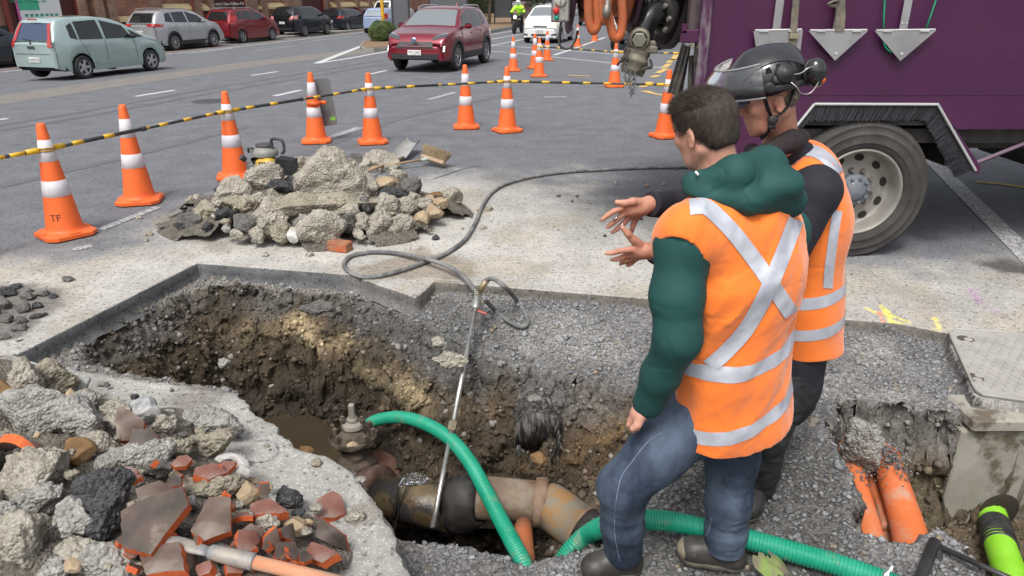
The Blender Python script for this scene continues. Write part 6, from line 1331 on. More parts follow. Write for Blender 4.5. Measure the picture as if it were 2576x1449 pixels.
# ------------------------------------------------------------------ duct pit: orange ducts, chamber, lime duct
DUCT = M('orange_duct', (.62, .15, .045), (.58, .20, .09), rough=.55, ns=4, bump=.0008, bs=60, contrast=(.4, .6), dirt=(5, (.50, .27, .18), .50, .62), speck=(26, (.14, .08, .05), .74))
def duct(name, P, r_, label):
    b = MB(); b.tube(smooth_path(P, 8), np.interp(np.linspace(0, 1, (len(P)-1)*8+1), np.linspace(0, 1, len(r_)), r_), 26); V_ = np.array(b.V); V_ += (fbm(V_*6, 3, 4)*.004)[:, None]*np.array([1, .3, .6])
    return mesh(name, V_, b.F, DUCT, None, True, label=label, cat='duct', group='orange ducts in the duct pit')
duct('orange_duct', [G(2118, 1100, -.36), G(2148, 1195, -.38), G(2172, 1290, -.41), G(2205, 1420, -.45)], [.050, .056, .050, .060, .064], 'left orange duct with a split seam in the duct pit')
duct('orange_duct', [G(2150, 1130, -.46), G(2205, 1240, -.47), G(2235, 1330, -.48)], [.03, .035, .03], 'thin folded orange duct edge beside the left duct')
duct('orange_duct', [G(2190, 1190, -.50), G(2215, 1300, -.52), G(2250, 1430, -.55)], [.034, .036, .038], 'small low orange duct between the two large ducts')
duct('orange_duct', [G(2222, 1120, -.36), G(2252, 1225, -.38), G(2285, 1330, -.42), G(2310, 1450, -.44)], [.062, .072, .076, .08], 'right and widest orange duct, sun bleached at the top')
rock('concrete_lump', G(2222, 1268, -.50), (.10, .05, .035), 'd', 731, 'dark concrete spacer across the orange ducts', 'lumps lying in the pits'); 
for k, (px, py, z_) in enumerate(((2145, 1160, -.34), (2240, 1150, -.30))):
    n = 500; c_ = G(px, py, z_); pts_ = nr.normal(size=(n, 3))*np.array([.035, .08, .012])+np.array(c_); s_ = nr.uniform(.003, .009, n); stones('stone_dust', pts_, s_, np.ones((n, 3))*nr.uniform(.06, .3, (n, 1)), sm, kind='stuff', label='grey chippings lying on the orange ducts', cat='gravel')
CH = M('chamber_concrete', (.25, .235, .195), (.34, .325, .285), rough=.9, ns=5, bump=.002, bs=70, dirt=(3.2, (.12, .10, .075), .56, .62)); SLABM = M('slab_concrete', (.36, .35, .325), (.29, .28, .26), rough=.9, ns=8, bump=.0015, bs=80)
ch = empty('cable_chamber', (0, 0, 0), 0, label='concrete cable chamber under a studded lid at the right edge', cat='chamber')
kL = at(2412, 1052, 3.03); b = MB()
x0 = kL.x; b.box((x0+.8, 2.97+.12, -.53), (1.6, .22, .80), bev=.012); b.build('chamber_wall', CH, ch)
b = MB(); b.box((x0+.82, 2.97+.10, -.085), (1.6, .25, .07), bev=.012); b.build('collar_course', CH, ch)
LDK = [G(2388, 846), G(2392, 838), G(2402, 834), G(2900, 872), G(2900, 1062), G(2470, 1000), G(2455, 990), G(2446, 975)]
b = MB(); b.poly([(p.x, p.y) for p in LDK], .058, z0=-.045); b.build('lid', SLABM, ch)
cx_ = sum(p.x for p in LDK)/8; cy_ = sum(p.y for p in LDK)/8
fr_ = [Vector((p.x, p.y, .016)) for p in LDK]; b = MB(); b.tube(fr_, .007, 6, closed=True); b.build('lid_frame', SLABM, ch)
b = MB(); ins_ = [(cx_+(p.x-cx_)*.88, cy_+(p.y-cy_)*.80) for p in LDK]; ax1 = (LDK[3]-LDK[2]).normalized()
for i in range(-20, 30):
    for j in range(-14, 16):
        p = Vector((cx_, cy_, 0))+ax1*(i*.052+(j % 2)*.026)+Vector((-ax1.y, ax1.x, 0))*j*.045
        if bool(inside(np.array([p.x]), np.array([p.y]), ins_)[0]): b.lathe([(.0225, .0125), (.0215, .0165), (.019, .0175), (0, .0175)], 14, TR((p.x, p.y, 0)))
b.build('raised_studs', SLABM, ch)
for px, py in ((2428, 858), (2450, 955)): p = G(px, py); b = MB(); b.lathe([(.045, .0145), (.04, .0150), (.02, .0145), (0, .0145)], 16, TR((p.x, p.y, 0))); b.build('lifting_hole', M('hole_dirt', (.08, .065, .05), rough=.95, bump=.004), ch)
LIME = M('lime_duct', (.22, .56, .02), (.28, .62, .05), rough=.45, ns=9, dirt=(8, (.06, .07, .05), .66, .72))
ld = empty('lime_duct', (0, 0, 0), 0, label='ribbed lime green duct with a black tape wrap coming out of the chamber wall', cat='duct')
la, lb_, lc, le = at(2494, 1292, 2.98), at(2505, 1330, 2.86), at(2520, 1385, 2.68), at(2575, 1540, 2.3)
corr('ribbed_duct', [la, lb_, lc, le], .066, '', .012, .0022, LIME, ld, 28)
b = MB(); pp_ = [lb_.lerp(lc, t) for t in np.linspace(-.2, .85, 26)]; b.tube(pp_, [.071+.0025*math.sin(i*1.9)+.0015*math.sin(i*4.3) for i in range(26)], 28); b.build('tape_wrap', M('black_tape', (.02, .02, .022), (.06, .06, .06), rough=.4, ns=20, bump=.003, bs=30), ld, True)
b = MB(); b.lathe([(.100, 0), (.095, .004), (.07, .008), (.0, .008)], 28, TR((la.x+.02, 2.965, la.z+.03), rx=math.pi/2)); b.build('wall_opening', M('hole_dark', (.035, .028, .02), rough=.95, bump=.006), ch, True)
b = MB(); b.lathe([(.085, 0), (.08, .006), (.0, .006)], 28, TR((la.x-.15, 2.963, la.z-.13), rx=math.pi/2)); b.build('wall_opening', M('hole_dark'), ch, True)
# black tubular frame in the foreground
bf = empty('tool_frame', (0, 0, 0), 0, label='black steel tube frame of a tool at the bottom right corner', cat='tool'); BKS = M('black_tube', (.018, .018, .02), (.05, .05, .052), rough=.35, ns=10, dirt=(12, (.14, .14, .14), .68, .74))
fa = at(2352, 1362, 2.28); fb_ = at(2268, 1580, 1.95); b = MB(); b.tube([fa, fb_], [.022, .023], 16); b.build('post', BKS, bf, True); b = MB(); b.tube([fa+Vector((.01, 0, -.012)), at(2360, 1600, 2.05)], .021, 14); b.build('rear_post', BKS, bf, True)
b = MB(); b.tube([fa+Vector((.0, 0, -.015)), at(2640, 1500, 1.98)], .0115, 12); b.build('crossbar', BKS, bf, True)
b = MB(); b.tube([at(2225, 1452, 1.98), at(2245, 1425, 2.0)], [.006, .006], 8); b.tube([at(2226, 1450, 1.98), at(2232, 1442, 1.985)], [.012, .012], 6); b.tube([at(2237, 1436, 1.99), at(2241, 1430, 1.995)], [.010, .010], 6); b.build('steel_nipple', STL, None, label='small steel hose nipple at the bottom edge beside the black frame', cat='fitting')
# lime plastic scrap on the ground
V_ = []; F_ = []; pg = G(1940, 1428, -.2)
for i in range(13):
    for j in range(7):
        u, v = i/12-.5, j/6-.5; w_ = .13*(1-.5*abs(v)**2*2); V_.append((u*w_, v*.11+.01*math.sin(i*2.1), .028*math.cos(u*3)+.004*math.sin(i*1.3+j)))
for i in range(12):
    for j in range(6):
        if (i, j) in ((5, 5), (6, 5), (7, 5), (6, 4)): continue
        F_.append((i*7+j, i*7+j+1, i*7+8+j, i*7+7+j))
o = mesh('lime_plastic_scrap', V_, F_, M('muddy_lime', (.17, .25, .06), (.17, .145, .10), rough=.7, ns=16, contrast=(.42, .58)), None, True, label='muddy lime green plastic scrap lying behind the heel of the front man', cat='plastic scrap'); o.location = pg; o.rotation_euler = (.15, .1, .4)
# clear strap on slab near the heap
b = MB(); b.tube(smooth_path([G(590, 1150, .01), G(640, 1160, .012), G(680, 1145, .03), G(690, 1120, .03), G(668, 1102, .02), G(640, 1108, .012)], 6), .0035, 6, flat=.4); b.build('plastic_strip', M('clear_strip', (.5, .52, .52), rough=.1, trans=.6), None, True, label='curl of clear plastic strip on the slab by the pit edge', cat='plastic strip')
# ------------------------------------------------------------------ purple vacuum truck
PUR = M('purple_paint', (.050, .008, .044), (.064, .012, .046), rough=.42, ns=1.2, clear=.25, contrast=(.4, .62), dirt=(3, (.10, .035, .07), .66, .78), speck=(60, (.22, .16, .2), .735), bump=.0004, bs=8)
PURD = M('purple_dark', (.05, .018, .045), (.035, .012, .03), rough=.6, ns=8, dirt=(9, (.10, .08, .08), .58, .7))
ALU = M('brushed_aluminium', (.36, .355, .36), (.28, .275, .285), rough=.45, metal=.45, ns=4, dirt=(9, (.24, .22, .21), .6, .72)); BRIS = M('brush_black', (.018, .02, .024), (.05, .055, .062), rough=.7, ns=60, stretch=(6, 6, .25), bump=.003, bs=160)
GRIM = M('grimy_black', (.02, .019, .018), (.06, .055, .05), rough=.7, ns=9, bump=.002, bs=30); STRAP = M('dirty_webbing', (.10, .09, .075), (.19, .17, .13), rough=.9, ns=20, bump=.001, bs=200)
YT = GR(2170, 645).y
tr = empty('vacuum_truck', (at(1758, 100, YT).x, YT, 0), 0, label='dark purple vacuum truck parked across the road behind the two men', cat='truck')
X0 = tr.location.x
def TX(px, py, y=YT): p = at(px, py, y); return (p.x-X0, p.z)
def plate_poly(name, pts, mat, y0, th, parent=tr, bev=0, **k):
    """polygon in the (x,z) plane, extruded away from the street side"""
    n = len(pts); V_ = [(p[0], y0, p[1]) for p in pts]+[(p[0], y0+th, p[1]) for p in pts]
    F_ = [tuple(range(n)), tuple(reversed(range(n, 2*n)))]+[((i+1) % n, i, n+i, n+(i+1) % n) for i in range(n)]
    return mesh(name, V_, F_, mat, parent, **k)
zb = TX(2480, 325)[1]; zs = TX(2300, 240)[1]
arch = [TX(1975, 350), TX(2047, 261), TX(2357, 262), TX(2452, 428)]
plate_poly('side_panel', [(0, zs), (6.2, zs), (6.2, 3.1), (0, 3.1)], PUR, 0, .05)
plate_poly('lower_panel', [(0, .72), (arch[0][0], .72), arch[0], arch[1], arch[2], (TX(2400, 325)[0], zb), (6.2, zb), (6.2, zs-.006), (0, zs-.006)], PUR, 0, .05)
plate_poly('seam_backing', [(0, zs-.02), (6.2, zs-.02), (6.2, zs+.01), (0, zs+.01)], GRIM, .004, .04)
b = MB(); b.box((3.4, 1.25, 2.05), (5.5, 2.38, 2.1)); b.build('body_shell', PURD, tr)
# mudguard tail right of the wheel and its strut
m0, m1 = TX(2398, 325), TX(2462, 424); plate_poly('mudguard_stay', [TX(2385, 318), TX(2400, 318), TX(2468, 420), TX(2462, 438), TX(2446, 428)], PUR, .0, .10)
b = MB(); p0, p1 = TX(2462, 415), TX(2640, 345); b.tube([(p0[0], .05, p0[1]), (p1[0], .05, p1[1])], .016, 4); b.build('strut', PUR, tr)
# aluminium rail + bristles round the arch
inn = [TX(1960, 372), TX(2035, 303), TX(2325, 301), TX(2402, 448)]
for i in range(3):
    a, b_, c_, d_ = arch[i], arch[i+1], inn[i+1], inn[i]
    b = MB(); b.tube([(a[0], -.012, a[1]), (b_[0], -.012, b_[1])], .010, 8); b.build('arch_rail', M('rail_aluminium', (.55, .57, .56), rough=.35, metal=.6), tr)
    L_ = math.hypot(b_[0]-a[0], b_[1]-a[1]); n = int(L_/.0045); r_ = random.Random(i); b = MB()
    for k in range(n):
        for ly in (0, .012):
            t = (k+r_.uniform(-.4, .4))/n; p = (a[0]+(b_[0]-a[0])*t, a[1]+(b_[1]-a[1])*t); q = (d_[0]+(c_[0]-d_[0])*t+r_.uniform(-.006, .006), d_[1]+(c_[1]-d_[1])*t+r_.uniform(-.010, .004)); w_ = .0022
            b.add([(p[0]-w_, -.006+ly, p[1]-w_), (p[0]+w_, -.006+ly, p[1]+w_), (q[0]+w_, -.004+ly+r_.uniform(-.006, .006), q[1]+w_*.5), (q[0]-w_, -.004+ly, q[1]-w_*.5)], [(0, 1, 2, 3)])
    plate_poly('bristle_backing', [a, b_, (c_[0]*.9+b_[0]*.1, c_[1]*.9+b_[1]*.1), (d_[0]*.9+a[0]*.1, d_[1]*.9+a[1]*.1)], BRIS, .012, .012)
    b.build('bristle_row', BRIS, tr, kind='stuff')
# screws
for px, py in ((2223, 225), (2460, 228), (1795, 6), (1783, 120), (2578, 128)):
    x, z = TX(px, py); b = MB(); b.lathe([(.011, 0), (.010, .004), (.004, .005), (0, .002)], 12, TR((x, 0, z), rx=math.pi/2)); b.build('screw', PURD, tr)
# worn corner post of the body
b = MB(); b.box((.03, -.012, 2.0), (.07, .05, 2.5), bev=.008); b.build('corner_post', M('worn_corner', (.07, .02, .06), (.16, .13, .15), rough=.5, ns=12, contrast=(.5, .62), stretch=(1, 1, .3)), tr)
# hinged triangular plates
for k, (pts, bar, lb) in enumerate((([(1890, 77), (2013, 75), (2004, 150), (1900, 150)], (1957, 0, 1951, 75), ''), ([(2027, 77), (2176, 76), (2093, 151)], (2108, 0, 2104, 75), ''), ([(2192, 77), (2346, 75), (2256, 152)], (2278, 8, 2267, 75), ''))):
    P_ = [TX(*p) for p in pts]; o = plate_poly('hinged_plate', P_, ALU, -.05, .006)
    w0 = TX(bar[0], bar[1]); w1 = TX(bar[2], bar[3]); x_ = (w0[0]+w1[0])/2
    plate_poly('bracket_bar', [(x_-.026, P_[0][1]-.01), (x_+.026, P_[0][1]-.01), (x_+.026, w0[1]+(.35 if k < 2 else .02)), (x_-.026, w0[1]+(.35 if k < 2 else .02))], ALU, -.03, .006)
    b = MB(); b.tube([(P_[0][0]+.01, -.048, P_[0][1]+.004), (P_[1][0]-.01, -.048, P_[1][1]+.004)], .006, 8); b.build('hinge', M('weld_bright', (.6, .6, .6), rough=.4, metal=.5), o)
    for dx in (-.3, .3):
        b = MB(); xc = (P_[0][0]+P_[1][0])/2+dx*(P_[1][0]-P_[0][0]); b.tube([(xc-.03, -.054, P_[0][1]), (xc+.03, -.054, P_[0][1])], .008, 6); b.build('weld_bead', M('weld_bright'), o)
    if 1:
        pass
    xz = P_[2] if len(P_) == 3 else (x_, P_[2][1])
    b = MB(); b.lathe([(.010, 0), (.009, .005), (0, .006)], 10, TR((xz[0], -.05, xz[1]+.045), rx=math.pi/2)); b.build('bolt', M('weld_bright'), o)
    if k == 2:
        for dx in (-.014, .014): b = MB(); b.lathe([(.006, 0), (.005, .004), (0, .005)], 8, TR((x_+dx, -.03, TX(2267, 58)[1]), rx=math.pi/2)); b.build('bolt', M('weld_bright'), o)
def band(name, pts, w_, y, mat=STRAP):
    V_ = []; n = len(pts)
    for i, p in enumerate(pts):
        x, z = TX(*p); V_ += [(x-w_/2, y-.004*math.sin(i*2), z), (x+w_/2, y, z), (x+w_/2, y+.004, z), (x-w_/2, y+.004, z)]
    F_ = [(4*i+k, 4*i+(k+1) % 4, 4*i+4+(k+1) % 4, 4*i+4+k) for i in range(n-1) for k in range(4)]+[(0, 1, 2, 3), (4*n-1, 4*n-2, 4*n-3, 4*n-4)]
    return mesh(name, V_, F_, mat, tr)
s_ = band('strap', [(1999, -60), (1994, 0), (1991, 40), (1988, 80), (1986, 118)], .045, -.062); x, z = TX(1988, 90); b = MB(); b.box((x, -.07, z), (.058, .014, .034), bev=.004); b.build('buckle', M('dirty_brass', (.28, .26, .18), rough=.5, metal=.4, bump=.002), s_)
band('strap', [(2104, -60), (2105, 0), (2106, 40), (2103, 78)], .062, -.058)
b = MB(); x, z = TX(2083, 3); b.tube(smooth_path([(x+.05, -.07, z+.01), (x, -.085, z), (x-.03, -.08, z-.02), (x+.03, -.07, z-.03)], 4), .012, 6, flat=.6); b.build('strap_knot', STRAP, tr, True)
GC = M('green_cord', (.01, .26, .13), rough=.6)
for pts in ([(2222, -80), (2219, 0), (2217, 40), (2216, 76)], [(2365, -60), (2347, 0), (2335, 36), (2322, 74)], [(2216, 104), (2221, 118), (2229, 126), (2238, 131)]):
    b = MB(); b.tube([(TX(*p)[0], -.036, TX(*p)[1]) for p in pts], .006, 6); b.build('green_cord', GC, tr, True)
# wheel
TYRE = M('truck_tyre', (.030, .028, .027), (.055, .051, .048), rough=.85, ns=4, bump=.002, bs=60, dirt=(3, (.095, .088, .08), .56, .7)); RIM = M('dusty_wheel', (.21, .20, .18), (.30, .285, .26), rough=.55, metal=.25, ns=5, dirt=(6, (.24, .20, .15), .58, .7))
wc = at(2160, 489, YT); Wr = wc.z+.012; Tw = TR((wc.x-X0, .02, Wr), rx=math.pi/2)
b = MB(); b.lathe([(.312, -.02), (.318, .015), (.34, .03), (.36, .034), (.362, .038), (.366, .034), (.42, .036), (.424, .040), (.428, .036), (.475, .022), (.478, .026), (.482, .018), (.505, -.005), (.517, -.03), (.52, -.06), (.52, -.27), (.50, -.30), (.34, -.3)], 96, Tw)
V_ = np.array(b.V); low = V_[:, 2] < .012; V_[low, 2] = .004+(V_[low, 2])*.1; b.V = [tuple(v) for v in V_]; wh = b.build('wheel', TYRE, tr, True)
tyre_txt = text('10-571N', .04, M('tyre_relief', (.06, .056, .054), rough=.8), 'tyre_lettering', None, .001)
for v in tyre_txt.data.vertices:
    a = -.95+v.co.x/.44; rr_ = .425+v.co.y; v.co = Tw @ Vector((math.cos(a)*rr_, -math.sin(-a)*rr_, .037+v.co.z))
tyre_txt.parent = wh
b = MB(); b.lathe([(.312, -.03), (.318, .012), (.308, .022), (.300, .018), (.292, -.01), (.284, -.05), (.276, -.095), (.262, -.115), (.235, -.118), (.20, -.112), (.178, -.112), (.166, -.105), (.0, -.105)], 80, Tw); rm = b.build('rim', RIM, wh, True)
DK = M('wheel_void', (.02, .015, .012), rough=.9)
for k in range(10):
    a = 2*math.pi*(k+.35)/10; x, z = .232*math.cos(a), .232*math.sin(a); b = MB(); Tq = Tw @ TR((x, z, -.112)) @ Matrix.Rotation(a, 4, 'Z')
    b.lathe([(.030, -.004), (.030, .0015), (.024, .0018), (0, .0016)], 16, Tq @ Matrix.Diagonal((.85, 1.15, 1, 1))); b.build('vent_hole', DK, wh)
    a += .3; x, z = .143*math.cos(a), .143*math.sin(a); b = MB(); Tq = Tw @ TR((x, z, -.106)); b.lathe([(.024, 0), (.024, .006), (.018, .008)], 14, Tq); b.lathe([(.017, .004), (.017, .028), (.014, .031), (.009, .031), (.009, .044), (0, .045)], 6, Tq); b.build('wheel_nut', M('nut_grey', (.20, .185, .165), rough=.5, metal=.4), wh)
HUB = M('hub_blue_grey', (.10, .115, .14), (.16, .17, .19), rough=.6, ns=14, dirt=(16, (.30, .30, .29), .64, .7))
b = MB(); b.lathe([(.118, -.11), (.118, -.06), (.112, -.045), (.105, -.04), (.072, -.038), (.070, -.030), (.06, -.022), (0, -.02)], 40, Tw); b.build('hub', HUB, wh, True)
for k in range(10): a = 2*math.pi*k/10+.1; b = MB(); b.lathe([(.013, -.044), (.013, -.026), (.010, -.024), (0, -.024)], 6, Tw @ TR((.093*math.cos(a), .093*math.sin(a), 0))); b.build('hub_bolt', HUB, wh)
# under the body: chassis, inner wheels, tank
b = MB(); b.box((3.3, .75, .80), (5.4, .12, .24)); b.box((3.3, 1.65, .80), (5.4, .12, .24)); b.box((3.4, 1.2, .88), (5.3, 2.2, .10)); b.box((1.25, 1.2, .52), (.16, 1.6, .16)); b.build('chassis', GRIM, tr)
b = MB(); b.lathe([(.32, -.03), (.34, .03), (.50, .02), (.52, -.03), (.52, -.22), (.34, -.24)], 48, TR((wc.x-X0, 2.2, .523), rx=-math.pi/2)); b.build('wheel', TYRE, tr, True)
b = MB(); b.lathe([(.10, -.03), (.34, .0), (.50, -.02), (.52, -.05), (.52, -.25), (.34, -.26)], 48, TR((5.4, .1, .523), rx=math.pi/2)); b.build('wheel', TYRE, tr, True)
b = MB(); b.box((3.6, 1.2, .62), (.9, 1.4, .34), bev=.06); b.build('air_tank', GRIM, tr); b = MB(); b.box((wc.x-X0, .34, .98), (1.25, .6, .03)); b.box((wc.x-X0-.72, .5, .80), (.04, .7, .5)); b.box((wc.x-X0+.74, .7, .80), (.04, .9, .34)); b.build('inner_guard', GRIM, tr)
# rear: dome door, post, hinge gear
b = MB(); c_ = (-.02, 1.1, 2.28); prof = [(.84, .10), (.84, -.02)]+[(.80*math.cos(a), .10+.30*math.sin(a)) for a in np.linspace(0, math.pi/2, 10)]
b.lathe([(r_, z) for r_, z in prof], 48, TR(c_, ry=-math.pi/2)); b.build('dome_door', PURD, tr, True)
b = MB(); b.lathe([(.0, -.72), (.82, -.72), (.82, -.06), (.87, -.05), (.87, -.0), (.80, 0)], 48, TR(c_, ry=-math.pi/2)); b.build('tank_rim', GRIM, tr, True)
xx = lambda px, py, y: tuple(Vector(at(px, py, y))-Vector((X0, YT, 0)))
b = MB(); p0 = xx(1743, 90, YT+.05); b.box((p0[0], .05, p0[2]+.9), (.085, .07, 1.85), bev=.006); b.build('rear_post', M('greasy_post', (.03, .022, .028), (.10, .07, .07), rough=.6, ns=10, stretch=(1, 1, .3)), tr)
b = MB(); q_ = xx(1739, 91, YT); b.box((q_[0], .0, q_[2]), (.14, .05, .085), bev=.008); b.box((q_[0]-.055, .0, q_[2]+.05), (.03, .05, .06)); b.box((q_[0]+.055, .0, q_[2]+.05), (.03, .05, .06)); b.build('hinge_block', PUR, tr)
b = MB(); b.box(xx(1753, 128, YT+.02), (.03, .04, .16)); b.tube([xx(1750, 150, YT), xx(1768, 150, YT)], .028, 10); b.tube([xx(1755, 155, YT+.02), xx(1752, 250, YT+.02)], .022, 8); b.tube([xx(1740, 140, YT+.1), xx(1735, 260, YT+.1)], .02, 8); b.tube([xx(1762, 110, YT+.1), xx(1745, 420, YT+.1)], .028, 8); b.build('hinge_linkage', GRIM, tr)
for px, py in ((1738, 108), (1740, 116), (1758, 108), (1757, 118)): b = MB(); b.tube([xx(px, py, YT-.02), xx(px, py, YT+.03)], .011, 6); b.build('linkage_bolt', M('dull_brass', (.22, .17, .10), rough=.6, metal=.4), tr)
# flange, elbow, coupling
ELB = M('scuffed_black_pipe', (.012, .013, .015), (.035, .036, .038), rough=.3, ns=6, speck=(50, (.22, .21, .19), .70), clear=.3); CAST = M('weathered_bronze', (.15, .135, .105), (.25, .23, .185), rough=.6, metal=.35, ns=14, bump=.002, bs=60, dirt=(12, (.07, .06, .05), .55, .66))
YE = YT+.35; pe = [xx(1690, 30, YE+.1), xx(1662, 28, YE+.05), xx(1638, 40, YE), xx(1620, 66, YE-.03), xx(1612, 96, YE-.04), xx(1608, 112, YE-.05)]
b = MB(); b.tube(smooth_path(pe, 6), .082, 24); b.build('elbow_pipe', ELB, tr, True)
fx = Vector(xx(1660, 34, YE+.05)); fd = (Vector(pe[1])-Vector(pe[2])).normalized(); Mf = Matrix.Translation(fx) @ fd.to_track_quat('Z', 'Y').to_matrix().to_4x4()
b = MB(); b.lathe([(.09, -.02), (.145, -.02), (.15, -.01), (.15, .025), (.145, .03), (.09, .03)], 32, Mf); fl = b.build('flange', GRIM, tr, True)
for k in range(8): a = k*math.pi/4+.2; b = MB(); b.lathe([(.016, -.05), (.016, -.02), (.012, -.05)], 6, Mf @ TR((.12*math.cos(a), .12*math.sin(a), 0))); b.tube([Mf @ Vector((.12*math.cos(a), .12*math.sin(a), -.048)), Mf @ Vector((.12*math.cos(a), .12*math.sin(a), -.02))], .016, 6); b.build('flange_bolt', M('plated_bolt', (.4, .4, .36), rough=.4, metal=.6), fl)
A1, A2 = Vector(xx(1611, 100, YE-.05)), Vector(xx(1588, 184, YE-.10)); AD = (A2-A1); AL = AD.length; Ma = Matrix.Translation(A1) @ AD.to_track_quat('Z', 'Y').to_matrix().to_4x4()
b = MB(); b.lathe([(.075, 0), (.085, .02*AL), (.085, .22*AL), (.078, .24*AL), (.078, .3*AL)], 28, Ma); cpl = b.build('coupling', CAST, tr, True)
b = MB(); b.lathe([(.080, .30*AL), (.094, .32*AL), (.096, .42*AL), (.088, .46*AL), (.088, .58*AL), (.098, .60*AL), (.099, .70*AL), (.086, .74*AL), (.080, .92*AL), (.074, 1.0*AL), (.0, .99*AL)], 28, Ma); b.build('camlock_body', CAST, cpl, True)
cv = Vector(xx(1609, 97, YE-.14)); b = MB(); Mc = TR(cv, rx=math.pi/2+.15, rz=-.2); b.lathe([(.070, -.05), (.072, .02), (.068, .03), (.062, .034), (.055, .034)], 28, Mc); b.lathe([(.052, .030), (.052, .052), (.046, .056), (0, .056)], 6, Mc); b.build('valve_cap', M('cast_cap', (.26, .25, .20), (.20, .19, .155), rough=.6, metal=.3, ns=10), cpl)
b = MB(); b.box(tuple(Ma @ Vector((.05, -.02, .25*AL))), (.16, .12, .05), bev=.01); b.box(tuple(Vector(xx(1633, 112, YE-.06))), (.09, .09, .055), bev=.012); b.build('clamp_lug', CAST, cpl)
b = MB(); b.tube(smooth_path([Ma @ Vector((-.09, -.05, .45*AL)), Ma @ Vector((-.12, -.08, .6*AL)), xx(1572, 148, YE-.2), xx(1556, 160, YE-.2), xx(1553, 166, YE-.2)], 4), [.014]*8+[.011]*9, 8, flat=.6); b.build('cam_lever', M('dark_lever', (.06, .05, .04), rough=.6, metal=.3), cpl, True)
b = MB(); b.tube(smooth_path([Ma @ Vector((.09, -.05, .5*AL)), Ma @ Vector((.115, -.06, .7*AL)), xx(1622, 172, YE-.15), xx(1614, 178, YE-.15)], 4), .012, 8, flat=.6); b.build('cam_lever', M('dark_lever'), cpl, True)
b = MB(); b.box(tuple(Ma @ Vector((0, -.085, .80*AL))), (.07, .03, .06), bev=.006); b.box(tuple(Ma @ Vector((0, -.1, .80*AL))), (.03, .02, .09), bev=.004); b.build('keeper_plate', CAST, cpl)
CHN = M('chain_steel', (.26, .26, .25), (.16, .155, .15), rough=.45, metal=.6, ns=30)
def chain(pts, name='chain', parent=tr, r_=.0032, l_=.026, w_=.009):
    P = smooth_path([Vector(p) for p in pts], 10); L_ = [0]
    for i in range(1, len(P)): L_.append(L_[-1]+(P[i]-P[i-1]).length)
    A = np.array([list(p) for p in P]); n = int(L_[-1]/(l_*.78)); b = MB()
    for k in range(n):
        s_ = (k+.5)*l_*.78; c = Vector([np.interp(s_, L_, A[:, j]) for j in range(3)]); e = Vector([np.interp(s_+.004, L_, A[:, j]) for j in range(3)]); d_ = (e-c).normalized(); q_ = d_.to_track_quat('Z', 'Y').to_matrix().to_4x4() @ Matrix.Rotation((k % 2)*math.pi/2+.4, 4, 'Z')
        Mk = Matrix.Translation(c) @ q_; b.tube([Mk @ Vector((w_*math.cos(a), 0, l_/2*math.sin(a)*1.0)) for a in np.linspace(0, 2*math.pi, 11)[:-1]], r_, 5, closed=True)
    return b.build(name, CHN, parent, True)
chain([xx(1580, 122, YE-.2), xx(1573, 150, YE-.2), xx(1572, 185, YE-.2), xx(1574, 208, YE-.2)]); chain([xx(1598, 178, YE-.2), xx(1592, 205, YE-.2), xx(1588, 230, YE-.2), xx(1587, 251, YE-.2)]); chain([xx(1587, 180, YE-.22), xx(1584, 205, YE-.22), xx(1588, 230, YE-.22), xx(1592, 235, YE-.22), xx(1596, 215, YE-.22), xx(1599, 188, YE-.22)]); chain([xx(1573, 190, YE-.2), xx(1578, 212, YE-.2), xx(1583, 200, YE-.2), xx(1586, 180, YE-.2)])
chain([xx(1633, -60, YE), xx(1634, 0, YE), xx(1634, 28, YE)], l_=.034, w_=.012, r_=.0042)
# ---- hose reel hanging at the tail
YR = YT+.55; xl = at(1450, 20, YR).x-X0; xr_ = at(1580, 20, YR).x-X0; zc = 2.12
rl = empty('hose_reel', (X0, YT, 0), 0, label='purple hose reel packed with orange hose at the tail of the purple truck', cat='hose reel')
ORH = M('orange_rubber_hose', (.46, .105, .03), (.34, .10, .04), rough=.65, ns=5, bump=.0006, bs=80, dirt=(7, (.22, .10, .06), .56, .68))
for x_, tl in ((xl-.03, .05), (xr_+.02, .0)):
    b = MB(); b.lathe([(.10, -.012), (.56, -.012), (.575, 0), (.56, .012), (.10, .012)], 56, TR((x_, .55, zc), ry=math.pi/2+tl)); b.build('reel_flange', PURD, rl, True)
b = MB(); b.tube([(xl-.03, .55, zc), (xr_+.03, .55, zc)], .14, 24); b.tube([(xl-.2, .55, zc), (xr_+.35, .55, zc)], .035, 10); b.box(((xr_+.35), .55, zc+.3), (.08, .08, .7)); b.build('reel_drum', GRIM, rl)
r_ = random.Random(3); P = []; n = 7
for k in range(n*16):
    a = 2*math.pi*k/16; t = k/(n*16); x_ = xl+.03+(xr_-xl-.06)*t; R_ = .44+.03*math.sin(k/16*2.1+1)+(.0 if math.sin(a) > -.2 else .04*math.sin(k//16*2.3)); P.append((x_, .55-R_*math.cos(a), zc+R_*math.sin(a)))
b = MB(); b.tube(smooth_path(P, 3), .031, 14); b.build('hose_coil', ORH, rl, True)
P = []
for k in range(6*16):
    a = 2*math.pi*k/16; x_ = xr_-.05-(xr_-xl-.1)*k/96; P.append((x_, .55-.37*math.cos(a), zc+.37*math.sin(a)))
b = MB(); b.tube(smooth_path(P, 2), .031, 12); b.build('inner_hose_coil', ORH, rl, True)
Yh = YR-.5
for pts in ([(1478, -60), (1480, 0), (1482, 50), (1492, 78), (1503, 60), (1502, 20), (1500, -60)], [(1524, -70), (1526, 10), (1533, 50), (1544, 92), (1560, 88), (1566, 50), (1564, 0), (1562, -60)], [(1508, -60), (1512, 20), (1518, 48), (1526, 40), (1528, 0)]):
    b = MB(); b.tube(smooth_path([xx(px, py, Yh) for px, py in pts], 6), .030, 14); b.build('hanging_hose', ORH, rl, True)
